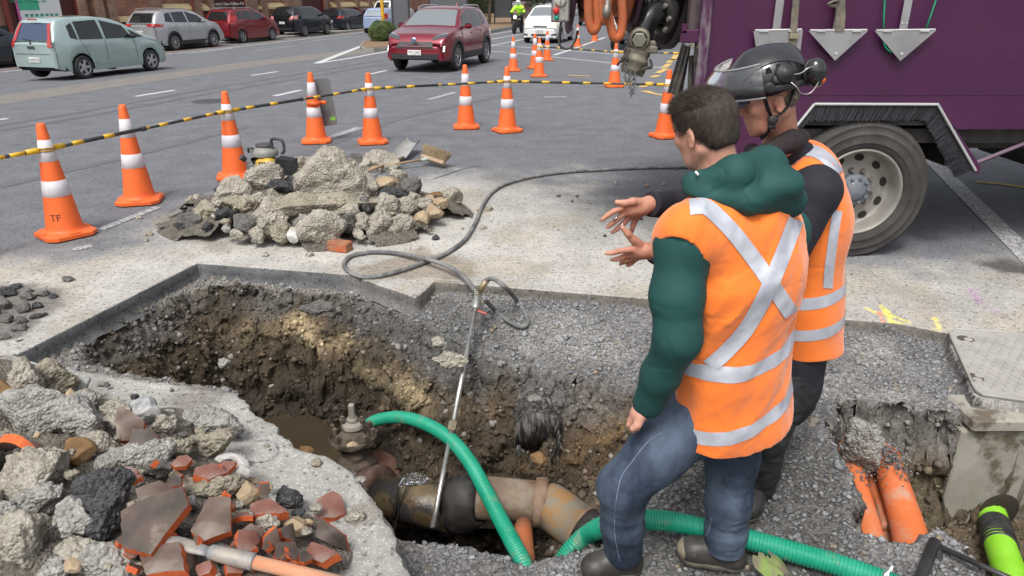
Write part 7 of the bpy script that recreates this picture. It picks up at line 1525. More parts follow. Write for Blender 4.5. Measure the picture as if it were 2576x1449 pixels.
b = MB(); a_, b_ = Vector(xx(1530, -10, Yh-.06)), Vector(xx(1524, 46, Yh-.06)); b.tube([a_, a_.lerp(b_, .4), a_.lerp(b_, .42), a_.lerp(b_, .6), a_.lerp(b_, .64), a_.lerp(b_, .85), b_], [.020, .020, .026, .026, .030, .028, .012], 14); b.build('nozzle', M('dull_nozzle', (.19, .175, .155), rough=.45, metal=.5), rl, True)
# control box
cb = empty('control_box', (X0, YT, 0), 0, label='grey control box with gauge, red and green buttons left of the hose reel', cat='control box')
YB = YR-.35; k0 = Vector(xx(1410, 56, YB)); b = MB(); b.box((k0.x, k0.y, k0.z+.15), (.115, .07, .30), bev=.012); b.build('case', M('case_grey', (.36, .35, .33), (.28, .27, .25), rough=.5, ns=9, metal=.3), cb, 'auto')
b = MB(); b.box((k0.x+.0, k0.y+.06, k0.z+.25), (.12, .06, .5)); b.build('bracket', PURD, cb)
def knob(name, px, py, r_, mat, h=.02): p = Vector(xx(px, py, YB-.035)); b = MB(); b.lathe([(r_*1.2, 0), (r_*1.2, .006), (r_, .008), (r_, h), (r_*.8, h+.004), (0, h+.004)], 20, TR(p, rx=math.pi/2)); return b.build(name, mat, cb, True)
knob('red_button', 1399, 27, .019, M('button_red', (.5, .03, .025), rough=.4), .025); knob('green_button', 1400, 45, .013, M('button_green', (.01, .28, .20), rough=.4)); g_ = knob('gauge', 1410, 3, .034, M('gauge_face', (.4, .39, .34), rough=.3), .012); b = MB(); p = Vector(xx(1410, 3, YB-.055)); b.box((p.x, p.y, p.z), (.003, .002, .04), TR((0, 0, 0))); b.build('needle', INK, g_)
for px, py in ((1417, 22), (1417, 48)): knob('screw', px, py, .005, M('plated_bolt'), .006)
b = MB(); b.tube(smooth_path([xx(1412, 56, YB), xx(1406, 90, YB-.02), xx(1408, 112, YB-.03), xx(1420, 122, YB-.03), xx(1435, 120, YB-.02), xx(1448, 100, YB+.05), xx(1453, 78, YB+.1)], 6), .008, 8); b.build('cable', GRIM, cb, True)
b = MB(); b.tube(smooth_path([xx(1388, 20, YB), xx(1391, 30, YB), xx(1387, 45, YB), xx(1390, 36, YB)], 4), .004, 6); b.build('hook', CHN, cb, True)
b = MB(); b.tube([(k0.x, k0.y+.06, k0.z+.5), (xr_+.35, .55, zc+.65), (.3, .9, zc+.65)], .05, 8); b.build('support_arm', PURD, rl)
# rubber flap resting over the cone
yc = YT+.35; V_ = []; n = 18; m = 12
for j in range(m+1):
    t = j/m; c_ = at(1727, 112, yc+.1).lerp(at(1697, 236, yc), t)
    for i in range(n+1): a = math.pi*(1.0+1.0*i/n); rr_ = .032+.020*t+.004*math.sin(i*1.1+t*3); V_.append(tuple(c_+Vector((rr_*math.cos(a), rr_*math.sin(a), .01*math.sin(i*.5)))))
F_ = [(j*(n+1)+i, j*(n+1)+i+1, (j+1)*(n+1)+i+1, (j+1)*(n+1)+i) for j in range(m) for i in range(n)]; k_ = len(V_); V_ += [(v[0], v[1]+.006, v[2]) for v in V_[:k_]]; F_ += [tuple(k_+q for q in reversed(f)) for f in F_]
mesh('rubber_flap', V_, F_, M('rubber_sheet', (.016, .015, .014), (.055, .045, .03), rough=.6, ns=5, bump=.0008, bs=40, contrast=(.55, .72)), None, True, label='curved black rubber flap hanging from the truck tail in front of a traffic cone', cat='rubber flap')
# ------------------------------------------------------------------ people: one smooth surface per body / garment (distance fields, surface nets)
def vnets(fn, lo, hi, h):
    lo = np.array(lo, float); hi = np.array(hi, float); n = np.ceil((hi-lo)/h).astype(int)+1
    ax = [lo[k]+h*np.arange(n[k]) for k in range(3)]
    G3 = np.stack(np.meshgrid(*ax, indexing='ij'), -1)
    st = 4; ci = [np.minimum(np.arange(0, n[k]+st, st), n[k]+st) for k in range(3)]; cax = [lo[k]+h*c_ for k, c_ in enumerate(ci)]
    cf = fn(np.stack(np.meshgrid(*cax, indexing='ij'), -1).reshape(-1, 3)).reshape([len(c_) for c_ in cax])
    ii = [np.clip(np.round(np.arange(n[k])/st).astype(int), 0, len(ci[k])-1) for k in range(3)]; f = cf[np.ix_(*ii)].copy()
    need = np.abs(f) < h*st*1.1+.022; f[need] = fn(G3[need])
    s = f < 0; acc = np.zeros(tuple(n-1)+(3,)); cnt = np.zeros(tuple(n-1))
    for a in range(3):
        sl0 = [slice(None)]*3; sl1 = [slice(None)]*3; sl0[a] = slice(0, -1); sl1[a] = slice(1, None)
        f0, f1 = f[tuple(sl0)], f[tuple(sl1)]; cr = (f0 < 0) != (f1 < 0); t = np.where(cr, f0/(f0-f1+1e-12), 0)
        p = G3[tuple(sl0)].copy(); p[..., a] += t*h; o = [k for k in range(3) if k != a]
        for d0 in (0, 1):
            for d1 in (0, 1):
                idx = [slice(None)]*3; idx[o[0]] = slice(1-d0, n[o[0]]-d0) if True else None; idx[o[1]] = slice(1-d1, n[o[1]]-d1)
                # cell c touches edge at offset (1-d)
                src = [slice(None)]*3; src[o[0]] = slice(d0, n[o[0]]-1+d0); src[o[1]] = slice(d1, n[o[1]]-1+d1)
                c_ = cr[tuple(src)]; acc += np.where(c_[..., None], p[tuple(src)], 0); cnt += c_
    act = cnt > 0; ids = -np.ones(act.shape, int); ids[act] = np.arange(act.sum()); V_ = acc[act]/cnt[act][:, None]; Q4 = []
    for a in range(3):
        o = [k for k in range(3) if k != a]; sl0 = [slice(1, -1)]*3; sl1 = [slice(1, -1)]*3; sl0[a] = slice(0, -1); sl1[a] = slice(1, None)
        f0, f1 = s[tuple(sl0)], s[tuple(sl1)]; e = np.argwhere(f0 != f1)
        if not len(e): continue
        fl = f0[tuple(e.T)]; base = e.copy(); base[:, o[0]] += 1; base[:, o[1]] += 1
        def cid(d0, d1):
            q = base.copy(); q[:, o[0]] -= d0; q[:, o[1]] -= d1; return ids[q[:, 0], q[:, 1], q[:, 2]]
        q = np.stack([cid(1, 1), cid(0, 1), cid(0, 0), cid(1, 0)], 1)
        if a == 1: q = q[:, ::-1]
        q[~fl] = q[~fl][:, ::-1]; Q4.append(q)
    F_ = np.concatenate(Q4); return V_, F_[(F_ >= 0).all(1)]
def smin(a, b, k): h = np.clip(.5+.5*(b-a)/k, 0, 1); return b*(1-h)+a*h-k*h*(1-h)
class SDF:
    def __init__(s): s.p = []
    def cap(s, a, b, ra, rb, k=.02, fr=None, sc=None): s.p.append(('c', np.array(a, float), np.array(b, float), ra, rb, k, fr, sc)); return s
    def ell(s, c, r, k=.02, fr=None): s.p.append(('e', np.array(c, float), np.array(r, float), 0, 0, k, fr, None)); return s
    def chain(s, pts, rs, k=.02, fr=None, sc=None):
        for i in range(len(pts)-1): s.cap(pts[i], pts[i+1], rs[i], rs[i+1], k, fr, sc)
        return s
    def sub(s, c, r, k=.01, fr=None): s.p.append(('s', np.array(c, float), np.array(r, float), 0, 0, k, fr, None)); return s
    def __call__(s, P):
        d = None
        for (t, a, b, ra, rb, k, fr, sc) in s.p:
            if t == 'c':
                q, a_, b_ = P, a, b
                if fr is not None:
                    q = ((P-a)@fr.T)/sc; a_ = np.zeros(3); b_ = ((b-a)@fr.T)/sc
                ba = b_-a_; L2 = ba@ba+1e-12; tt = np.clip(((q-a_)@ba)/L2, 0, 1); v = np.linalg.norm(q-a_-tt[:, None]*ba, axis=1)-(ra+(rb-ra)*tt)
                if sc is not None: v = v*min(sc)
            else:
                q = P-a
                if fr is not None: q = q@fr.T
                l = np.linalg.norm(q/b, axis=1); v = (l-1)*l/(np.linalg.norm(q/b**2, axis=1)+1e-9)
            if t == 's': d = -smin(-d, v, k) if True else d; continue
            d = v if d is None else smin(d, v, k)
        return d
    def bounds(s, m=.03):
        pts = []
        for (t, a, b, ra, rb, k, fr, sc) in s.p:
            if t == 'c': r = max(ra, rb)*(max(sc) if sc is not None else 1); pts += [a-r, a+r, b-r, b+r]
            elif t == 'e': r = max(b); pts += [a-r, a+r]
        pts = np.array(pts); return pts.min(0)-m, pts.max(0)+m
def frame(f, up=(0, 0, 1)):
    """rows: forward, left, up"""
    f = np.array(f, float); f /= np.linalg.norm(f); u = np.array(up, float); l = np.cross(u, f); l /= np.linalg.norm(l); u = np.cross(f, l); return np.stack([f, l, u])
def body(name, sdf, h, mat, parent, extra=None, lo=None, hi=None, **k):
    b0, b1 = sdf.bounds(); b0 = b0 if lo is None else np.array(lo); b1 = b1 if hi is None else np.array(hi)
    fn = (lambda P: extra(P, sdf(P))) if extra else sdf
    V_, F_ = vnets(fn, b0, b1, h)
    if parent is not None: V_ = local(parent, V_)
    return mesh(name, V_, F_, mat, parent, True, **k)
A3 = lambda px, py, Y: np.array(list(at(px, py, Y)))
def folds(P, a, sc, seed, st=(1, 1, 2.2), o=3): return a*(1-np.abs(fbm(P*sc*np.array(st), o, seed))*1.6)
def crease(P, a, sc, seed, st=(1, 1, 1.6), w=.085):
    a = a*.5
    Q_ = P+.05*np.stack([vnoise(P*6, seed+1), vnoise(P*6, seed+2), vnoise(P*6, seed+3)], -1); n = fbm(Q_*sc*np.array(st), 2, seed); m = sst(-.2, .5, vnoise(P*3.1, seed+9)+.25); return -a*m*np.exp(-(n/w)**2)
# materials
SKIN = M('skin', (.47, .235, .165), (.54, .29, .215), rough=.5, ns=22, bump=.0010, bs=160, dirt=(30, (.43, .19, .135), .58, .72)); SKIN2 = M('weathered_skin', (.46, .21, .145), (.52, .27, .19), rough=.5, ns=26, bump=.0018, bs=90, dirt=(28, (.35, .12, .08), .55, .72))
for m_ in (SKIN, SKIN2): m_.node_tree.nodes['Principled BSDF'].inputs['Subsurface Weight'].default_value = .12; m_.node_tree.nodes['Principled BSDF'].inputs['Subsurface Scale'].default_value = .01
HAIR = M('brown_hair', (.022, .016, .012), (.052, .038, .028), rough=.8, ns=90, stretch=(1, 1, .25), bump=.0004, bs=200)
VEST = M('vest_orange', (.90, .205, .02), (.82, .17, .016), rough=.75, ns=5, bump=.0035, bs=16, sheen=.3, det=3); TAPE = M('silver_tape', (.40, .42, .48), (.56, .58, .64), rough=.36, metal=.15, ns=11, bump=.003, bs=20); PIPG = M('vest_binding', (.80, .20, .03), rough=.7)
JACK = M('green_jacket', (.007, .050, .046), (.010, .066, .060), rough=.75, ns=6, bump=.0016, bs=26, det=4); NAVYJ = M('navy_jacket', (.012, .012, .018), (.022, .020, .028), rough=.85, ns=12, bump=.0012, bs=40)
def jeans():
    m = M('denim', (.015, .025, .047), (.085, .12, .17), rough=.85, ns=4.5, bump=.0016, bs=30, contrast=(.40, .68), stretch=(1.2, 1.2, .6), det=12); return m
DEN = jeans(); DARKT = M('black_trousers', (.012, .012, .014), (.022, .022, .025), rough=.8, ns=8, bump=.002, bs=25, speck=(70, (.3, .3, .3), .73))
BOOT = M('boot_leather', (.020, .019, .019), (.06, .056, .052), rough=.45, ns=9, bump=.001, bs=60, dirt=(14, (.17, .15, .12), .60, .72)); BOOTT = M('muddy_toe', (.34, .29, .20), (.16, .14, .11), rough=.7, ns=12, bump=.002, bs=50); SOLE = M('boot_sole', (.03, .028, .026), (.10, .09, .07), rough=.8, ns=20)
def head(prefix_parent, c, f, up, skin, sc=1.0, hair=True):
    """c: centre of the skull; f: facing direction"""
    fr = frame(f, up); W_ = lambda x, y, z: np.array(c)+(np.array([x, y, z])*sc)@fr
    s = SDF()
    s.ell(W_(-.012, 0, .030), np.array([.098, .078, .088])*sc, .02, fr).ell(W_(.030, 0, -.035), np.array([.062, .062, .075])*sc, .04, fr)
    s.ell(W_(.045, 0, -.085), np.array([.038, .040, .034])*sc, .03, fr).ell(W_(.068, 0, -.105), np.array([.016, .020, .014])*sc, .02, fr)          # jaw, chin
    s.ell(W_(.070, 0, .030), np.array([.022, .052, .016])*sc, .02, fr)                                                             # brow
    for y in (-1, 1):
        s.ell(W_(.060, y*.043, -.018), np.array([.024, .018, .020])*sc, .02, fr)                                                   # cheekbone
        s.cap(W_(-.02, y*.058, -.055), W_(.04, y*.034, -.09), .014*sc, .014*sc, .03)                                               # jaw line
    s.cap(W_(.084, 0, .018), W_(.108, 0, -.022), .009*sc, .0125*sc, .012)                                                          # nose
    for y in (-1, 1): s.ell(W_(.096, y*.012, -.026), np.array([.010, .007, .007])*sc, .006, fr)
    for y in (-1, 1): s.sub(W_(.094, y*.032, .006), np.array([.016, .017, .010])*sc, .012, fr)                                     # sockets
    for y in (-1, 1): s.ell(W_(.074, y*.031, .005), np.array([.014, .014, .012])*sc, .004, fr)                                     # lids
    s.ell(W_(.083, 0, -.056), np.array([.010, .022, .0055])*sc, .005, fr).ell(W_(.081, 0, -.068), np.array([.010, .019, .006])*sc, .005, fr)    # lips
    s.sub(W_(.096, 0, -.0618), np.array([.010, .022, .0016])*sc, .002, fr)
    for y in (-1, 1):
        er = frame(fr[0]*.94-fr[1]*y*.34*1, fr[2])
        s.ell(W_(-.008, y*.082, -.012), np.array([.019, .0075, .032])*sc, .005, er); s.sub(W_(-.002, y*.092, -.010), np.array([.010, .008, .020])*sc, .004, er); s.ell(W_(-.004, y*.083, -.036), np.array([.010, .006, .011])*sc, .004, er)
    return s, W_, fr
def hand(s, wrist, palm, thumb, fingers, rp=.024, k=.010):
    s.cap(wrist[0], wrist[1], .027, .026, .02)
    for kk in fingers: s.cap(wrist[1], kk[0], rp*.98, .0125, k*1.4)
    s.cap(wrist[1], palm, rp*1.1, rp*.85, k)
    rt = [.0185, .0145, .0120, .0095]; s.chain(thumb, rt[:len(thumb)], .007)
    for f_ in fingers: s.chain(f_, [.0122, .0108, .0098, .0078][:len(f_)], .0035)
    return s
def boot(parent, ank, toe, h_ground, side=1, muddy=False, hi=.16):
    d = np.array([toe[0]-ank[0], toe[1]-ank[1], 0]); L_ = np.linalg.norm(d); d /= L_; zg_ = h_ground; s = SDF(); fr = frame(d)
    heel = np.array([ank[0], ank[1], zg_+.05])-d*.035; tc = np.array([ank[0], ank[1], zg_+.052])+d*(L_-.055)
    s.cap(heel+np.array([0, 0, .0]), np.array([ank[0], ank[1], zg_+hi]), .044, .052, .03).cap(heel, tc, .043, .049, .03).cap(np.array([ank[0], ank[1], zg_+.10])+d*.02, tc+np.array([0, 0, .006])-d*.03, .045, .046, .03).ell(tc, np.array([.056, .050, .045]), .02, fr)
    o = body('boot', s, .0055, BOOT, parent, lambda P, f: np.maximum(f, zg_+.018-P[:, 2]))
    s2 = SDF().cap(heel+np.array([0, 0, -.028]), tc+np.array([0, 0, -.030]), .046, .053, .02)
    body('sole', s2, .006, SOLE, o, lambda P, f: np.maximum(np.maximum(f, P[:, 2]-zg_-.026), zg_+.0-P[:, 2]))
    if muddy:
        s3 = SDF().ell(tc+d*.004, np.array([.058, .053, .048]), .02, fr); body('toe_cap', s3, .005, BOOTT, o, lambda P, f: np.maximum(np.maximum(f, zg_+.022-P[:, 2]), -(((P-tc)@d)-.002)))
    lz = MB(); up = np.array([0, 0, 1]); lt = np.cross(up, d)
    for k_ in range(6):
        t = k_/5; c = tc-d*(.045+.07*t)+up*(.046+.05*t); pts = [Vector(c+lt*x+up*(-.010*abs(x)/.02)+d*(.008*(-1)**k_)*(x/.02)) for x in np.linspace(-.024, .024, 5)]; lz.tube(pts, .0028, 6)
    c = tc-d*.12+up*.10
    for sg in (-1, 1): lz.tube([Vector(p) for p in (c, c+lt*sg*.03+up*.02, c+lt*sg*.045-up*.005, c+lt*sg*.02+d*.01)], .0026, 6); lz.tube([Vector(p) for p in (c, c+lt*sg*.03-up*.02+d*.02, c+lt*sg*.04-up*.05+d*.02)], .0026, 6)
    lz.build('laces', BOOT, o, True, world=True); return o
def tape_path(bv, pts, w_, parent, name='reflective_tape', off=.0022, mat=TAPE, n=12):
    """strip laid on a garment: pts are points on the cloth line; each row samples the cloth across its width"""
    P = [Vector((p[0], p[1], 0)) for p in smooth_path([Vector((a, b, 0)) for a, b in pts], n)]; V_ = []; m = 7; rows = 0; org = Vector((0, 0, HC))
    for i, p in enumerate(P):
        t = (P[min(i+1, len(P)-1)]-P[max(i-1, 0)]).normalized(); nn = Vector((-t.y, t.x, 0)); row = []
        for j in range(m):
            q = p+nn*w_*(j/(m-1)-.5)*2; d_ = Vector(ray(q.x, q.y)).normalized(); h_ = bv.ray_cast(org, d_)
            if h_[0] is None: row = None; break
            no = h_[1] if h_[1].dot(d_) < 0 else -h_[1]; row.append(h_[0]+no*off-d_*off*.5)
        if row is None:
            if rows > 1: break
            continue
        V_ += row; rows += 1
    F_ = [(i*m+j, i*m+j+1, (i+1)*m+j+1, (i+1)*m+j) for i in range(rows-1) for j in range(m-1)]
    if rows < 2: return None
    V_ = local(parent, np.array([list(v) for v in V_])); return mesh(name, V_, F_, mat, parent, True)
def tape_ring(bv, c, z, w_, parent, tilt=(0, 0), a0=0, a1=2*math.pi, n=110, off=.0022, name='reflective_tape'):
    V_ = []; m = 6
    for i in range(n+1):
        a = a0+(a1-a0)*i/n; d_ = Vector((math.cos(a), math.sin(a), 0)); row = []
        for j in range(m):
            zz = z+tilt[0]*d_.x+tilt[1]*d_.y+w_*(j/(m-1)-.5); o_ = Vector((c[0], c[1], zz))+d_*.6; h_ = bv.ray_cast(o_, -d_)
            if h_[0] is None: row.append(row[-1] if row else Vector((c[0], c[1], zz))+d_*.15)
            else: row.append(h_[0]+(h_[1] if h_[1].dot(d_) > 0 else -h_[1])*off)
        V_ += row
    F_ = [(i*m+j, i*m+j+1, (i+1)*m+j+1, (i+1)*m+j) for i in range(n) for j in range(m-1)]
    return mesh(name, local(parent, np.array([list(v) for v in V_])), F_, TAPE, parent, True)
def bvh(o):
    mw = Matrix.Translation(o.parent.location) if o.parent else Matrix.Identity(4)
    return BVHTree.FromPolygons([mw @ v.co for v in o.data.vertices], [tuple(p.vertices) for p in o.data.polygons])
# ============================================================ front man, seen from behind
gz = hz(float(A3(1600, 1445, 2.24)[0]), 2.24)
pa = empty('person', A3(1700, 1445, 2.28)*np.array([1, 1, 0])+np.array([0, 0, -.3]), 0, label='young man seen from behind in green hooded jacket, orange safety vest and jeans', cat='person')
fA = np.array([-.62, .78, 0]); sR = np.array([.78, .62, 0]); frA = frame(fA)
pel, wai, chs, upc, nek = A3(1812, 1045, 2.27), A3(1842, 900, 2.25), A3(1862, 690, 2.24), A3(1858, 575, 2.25), A3(1815, 450, 2.27)
fl = -.305
# head: skin, continuous with neck, trunk and the hand
hc = A3(1772, 326, 2.30); hs_, HW, hfr = head(pa, hc, (-.60, .76, -.28), (-.12, .0, 1), SKIN, 1.0)
hs_.cap(HW(-.035, 0, -.05), nek, .052, .062, .03)
hs_.cap(nek, chs, .06, .10, .04).cap(chs, pel, .10, .10, .05)
shL, elL, wrL = A3(1722, 608, 2.08), A3(1705, 850, 2.03), A3(1632, 1010, 2.13); shRt, elR, wrR = A3(1968, 585, 2.42), A3(1925, 800, 2.62), A3(1860, 900, 2.62)
hs_.chain([chs, shL, elL, wrL], [.09, .045, .035, .026], .03).chain([chs, shRt, elR, wrR], [.09, .045, .035, .028], .03)
hpL, hpR = A3(1745, 1050, 2.22), A3(1848, 1050, 2.33); knL, anL = A3(1566, 1225, 2.17), A3(1567, 1398, 2.24); knR, anR = A3(1832, 1262, 2.27), A3(1822, 1405, 2.28)
hs_.chain([pel, hpL, knL, anL], [.09, .075, .05, .04], .03).chain([pel, hpR, knR, anR], [.09, .075, .05, .04], .03)
hL = [A3(1600, 1052, 2.11), A3(1592, 1062, 2.10)]
hand(hs_, (wrL, A3(1608, 1040, 2.13)), A3(1600, 1055, 2.14), [A3(1612, 1045, 2.11), A3(1604, 1068, 2.10), A3(1592, 1078, 2.10)], [[A3(1590, 1052, 2.13), A3(1583, 1068, 2.13), A3(1585, 1080, 2.15)], [A3(1596, 1056, 2.15), A3(1590, 1072, 2.15), A3(1592, 1084, 2.17)], [A3(1602, 1060, 2.17), A3(1598, 1076, 2.17)], [A3(1608, 1062, 2.19), A3(1604, 1078, 2.19)]])
body('body', hs_, .0062, SKIN, pa, lo=hs_.bounds()[0], hi=hs_.bounds()[1])
b = MB(); rg = A3(1586, 1058, 2.13); b.tube([Vector(rg)+Vector((.0125*math.cos(a), .004*math.sin(a), .0125*math.sin(a)*.8)) for a in np.linspace(0, 6.28, 17)[:-1]], .0016, 6, closed=True); b.build('finger_ring', M('gold_ring', (.6, .42, .2), rough=.25, metal=1), pa, True, world=True)
# hair: cap plus short strands
hsd = SDF().ell(HW(-.016, 0, .036), np.array([.104, .084, .091]), .02, hfr).ell(HW(-.058, 0, -.025), np.array([.048, .064, .055]), .03, hfr).ell(HW(.045, 0, .085), np.array([.045, .055, .03]), .03, hfr)
def haircut(P, f):
    q = (P-hc)@hfr.T/1.02; f = f-np.abs(fbm(P*40, 2, 3))*.0016
    fce = np.maximum(q[:, 0]-(.052+.35*(q[:, 2]-.03)), q[:, 2]-.085)                         # open at the face
    f = np.maximum(f, np.where(q[:, 2] < .085, q[:, 0]-(.066+.45*(q[:, 2]-.03)), f))
    ear = np.linalg.norm((q-np.array([.004, .0, -.024]))/np.array([.026, 1, .036]), axis=1)-1; f = np.maximum(f, -ear*.03)
    return np.maximum(f, -(q[:, 2]+.078+.25*q[:, 0]))
hr = body('hair', hsd, .004, HAIR, pa, haircut)
hv = np.array([list(v.co) for v in hr.data.vertices]); hn = np.array([list(v.normal) for v in hr.data.vertices]); r_ = np.random.default_rng(3); sel = r_.choice(len(hv), 26000)
dwn = np.array(hfr[0])*.35+np.array([0, 0, -.75]); p0 = hv[sel]+hn[sel]*-.002; dd_ = hn[sel]*.30+dwn*(1.0)+r_.normal(size=(len(sel), 3))*.11; topm = ((hv[sel]+np.array(pa.location)-hc)@hfr.T)[:, 2] > .07
dd_[topm] = hn[sel][topm]*.55+np.array(hfr[0])*.9+r_.normal(size=(topm.sum(), 3))*.22; dd_ /= np.linalg.norm(dd_, axis=1)[:, None]; L_ = r_.uniform(.010, .022, (len(sel), 1)); L_[topm] *= 1.4
lowm = ((hv[sel]+np.array(pa.location)-hc)@hfr.T)[:, 2] < -.04; L_[lowm] *= .5
sd_ = np.cross(dd_, r_.normal(size=dd_.shape)); sd_ /= np.linalg.norm(sd_, axis=1)[:, None]; w_ = .0006
Vh = np.stack([p0-sd_*w_, p0+sd_*w_, p0+dd_*L_+sd_*w_*.2], 1).reshape(-1, 3); mesh('hair_strands', Vh, np.arange(len(Vh)).reshape(-1, 3), HAIR, hr, kind='stuff')
# stubble shade on the jaw
# jacket
js = SDF(); sc_ = (.70, 1, 1)
js.chain([pel+np.array([0, 0, .03]), wai, chs, upc+np.array([0, 0, -.02])], [.190, .185, .212, .175], .05, frA, sc_)
js.chain([upc, shL], [.12, .088], .05).chain([upc, shRt], [.12, .088], .05).cap(upc, nek+np.array([0, 0, .01]), .11, .075, .05)
js.chain([shL, shL*.45+elL*.55+np.array([-.012, 0, 0]), elL, elL*.45+wrL*.55, wrL+np.array([0, 0, -.005])], [.081, .078, .070, .061, .052], .03).chain([shRt, elR, wrR], [.088, .078, .058], .03)
def jfold(P, f):
    g = folds(P@np.array([[1, 0, .6], [0, 1, 0], [-.6, 0, 1]]), .0026, 5, 5, (1.2, 1.2, 1.6), 2)+crease(P, .0040, 4.5, 7, (1, 1, 1.1), .06)+crease(P, .003, 9, 8, (1, 1, 1.1), .06)
    cuff = np.linalg.norm(P-wrL, axis=1)
    f = f-g; dcut = (P-(wrL+(wrL-elL)/np.linalg.norm(wrL-elL)*.045))@((wrL-elL)/np.linalg.norm(wrL-elL)); f = np.where(cuff < .12, np.maximum(f, dcut), f)
    return np.maximum(f, (pel[2]-.10)-P[:, 2]+.0)
jk = body('jacket', js, .0062, JACK, pa, jfold)
# hood bunched behind the neck
ho = SDF(); N_h = nek
ho.ell(A3(1925, 462, 2.20), np.array([.115, .10, .062]), .03, frame((-.6, .8, -.1))).cap(A3(1985, 505, 2.22), A3(1890, 500, 2.12), .052, .045, .03).cap(A3(1755, 468, 2.17), A3(1850, 440, 2.13), .036, .050, .03).cap(A3(1850, 438, 2.14), A3(1930, 415, 2.24), .05, .055, .03).cap(A3(1745, 462, 2.18), A3(1735, 455, 2.34), .032, .026, .03).cap(A3(1930, 415, 2.24), A3(1850, 420, 2.42), .05, .04, .03).cap(A3(1780, 490, 2.13), A3(1880, 505, 2.10), .026, .036, .03)
body('hood', ho, .005, JACK, jk, lambda P, f: f-folds(P, .004, 6, 15, (1, 1, 1.8), 2)-crease(P, .006, 8, 17, (1, 1, 2))-crease(P, .005, 16, 18))
b = MB(); b.tube([Vector(A3(1750, 432, 2.14)), Vector(A3(1757, 440, 2.13))], .004, 6); b.build('drawcord_tip', M('white_plastic', (.7, .7, .7), rough=.4), jk, True, world=True)
for o_ in list(jk.children):
    if o_.name.startswith('drawcord'): pass
# vest
vs = SDF(); vz = np.array([0, 0, 1.])
hem = A3(1866, 1100, 2.26)
vs.chain([hem+np.array([-.01, 0, -.10]), pel*.4+A3(1866, 1045, 2.27)*.6, wai, chs, upc+np.array([0, 0, -.03])], [.222, .220, .208, .228, .186], .05, frA, (.74, 1, 1))
vs.chain([upc+np.array([0, 0, .005]), shL+np.array([.012, .008, .016])], [.134, .104], .05).chain([upc+np.array([0, 0, .005]), shRt+np.array([-.045, -.035, .012])], [.130, .098], .05)
aL = shL+np.array([-.075, -.055, -.10])
def vfold(P, f):
    f = f-folds(P@np.array([[1, 0, .5], [0, 1, 0], [-.5, 0, 1]]), .010, 5, 25, (1.3, 1.3, .55))-crease(P, .005, 6, 27, (1, 1, 1.3))-crease(P, .003, 13, 28, (1, 1, 1.3))
    for a_c, rr_, sg in ((shL+np.array([-.045, -.085, -.125]), (.105, .115, .165), 1), (shRt+np.array([.085, .065, -.09]), (.11, .125, .18), 1)):
        q = (P-a_c)/np.array(rr_); l = np.linalg.norm(q, axis=1); f = np.maximum(f, -(l-1)*.12)
    qn = (P-(nek+np.array([0, 0, .03])))/np.array([.112, .112, .118]); f = np.maximum(f, -(np.linalg.norm(qn, axis=1)-1)*.11)
    hz_ = hem[2]+.064+.045*((P-hem)@sR)/.2+.025*((P-hem)@sR/.22)**2; return np.maximum(f, hz_-P[:, 2])
ve = body('safety_vest', vs, .0055, VEST, pa, vfold); vb_ = bvh(ve)
tape_path(vb_, [(1735, 522), (1772, 520), (1805, 545), (1850, 592), (1900, 657), (1945, 722), (1985, 782), (2012, 822)], 20, pa)
tape_path(vb_, [(2014, 520), (1992, 575), (1962, 655), (1938, 712), (1912, 765), (1872, 832), (1822, 888), (1782, 922)], 20, pa, off=.0034)
tape_ring(vb_, wai, .712, .055, pa, (.03, .025)); tape_ring(vb_, pel, .480, .055, pa, (.055, .035))
# jeans
dn = SDF(); dn.chain([pel+np.array([0, 0, .02]), hpL*.5+pel*.5], [.165, .15], .04, frA, (.8, 1, 1))
def lg(kn, an, hp): m1 = hp*.5+kn*.5; m2 = kn*.5+an*.5; return [hp, m1, kn, m2, an+np.array([0, 0, .0])]
dn.chain(lg(knL, anL, hpL), [.122, .106, .088, .078, .070], .03).chain(lg(knR, anR, hpR), [.115, .096, .082, .074, .070], .03)
def dfold(P, f):
    zk = P[:, 2]; f = f-folds(P, .004, 6, 35, (1, 1, 2.0), 2)*np.clip((.42-zk)/.4, .3, 1)-crease(P, .007, 6, 37, (1, 1, 2.4))*np.clip((.5-zk)/.4, .35, 1)-crease(P, .005, 13, 38, (1, 1, 2.2))
    return np.maximum(f, fl+.085-P[:, 2])
jn = body('jeans', dn, .006, DEN, pa, dfold); jb = bvh(jn)
JST = M('jeans_seam', (.16, .20, .28), (.08, .11, .18), rough=.9, ns=60)
tape_path(jb, [(1672, 1085), (1632, 1110), (1592, 1160), (1562, 1205), (1548, 1280), (1548, 1350), (1560, 1412)], 1.3, jn, 'seam', .002, JST); tape_path(jb, [(1790, 1300), (1782, 1340), (1762, 1365), (1775, 1420)], 1.3, jn, 'seam', .002, JST)
boot(pa, anL, A3(1462, 1462, 2.20), fl, 1); boot(pa, anR, A3(1702, 1415, 2.33), fl, 1, True)
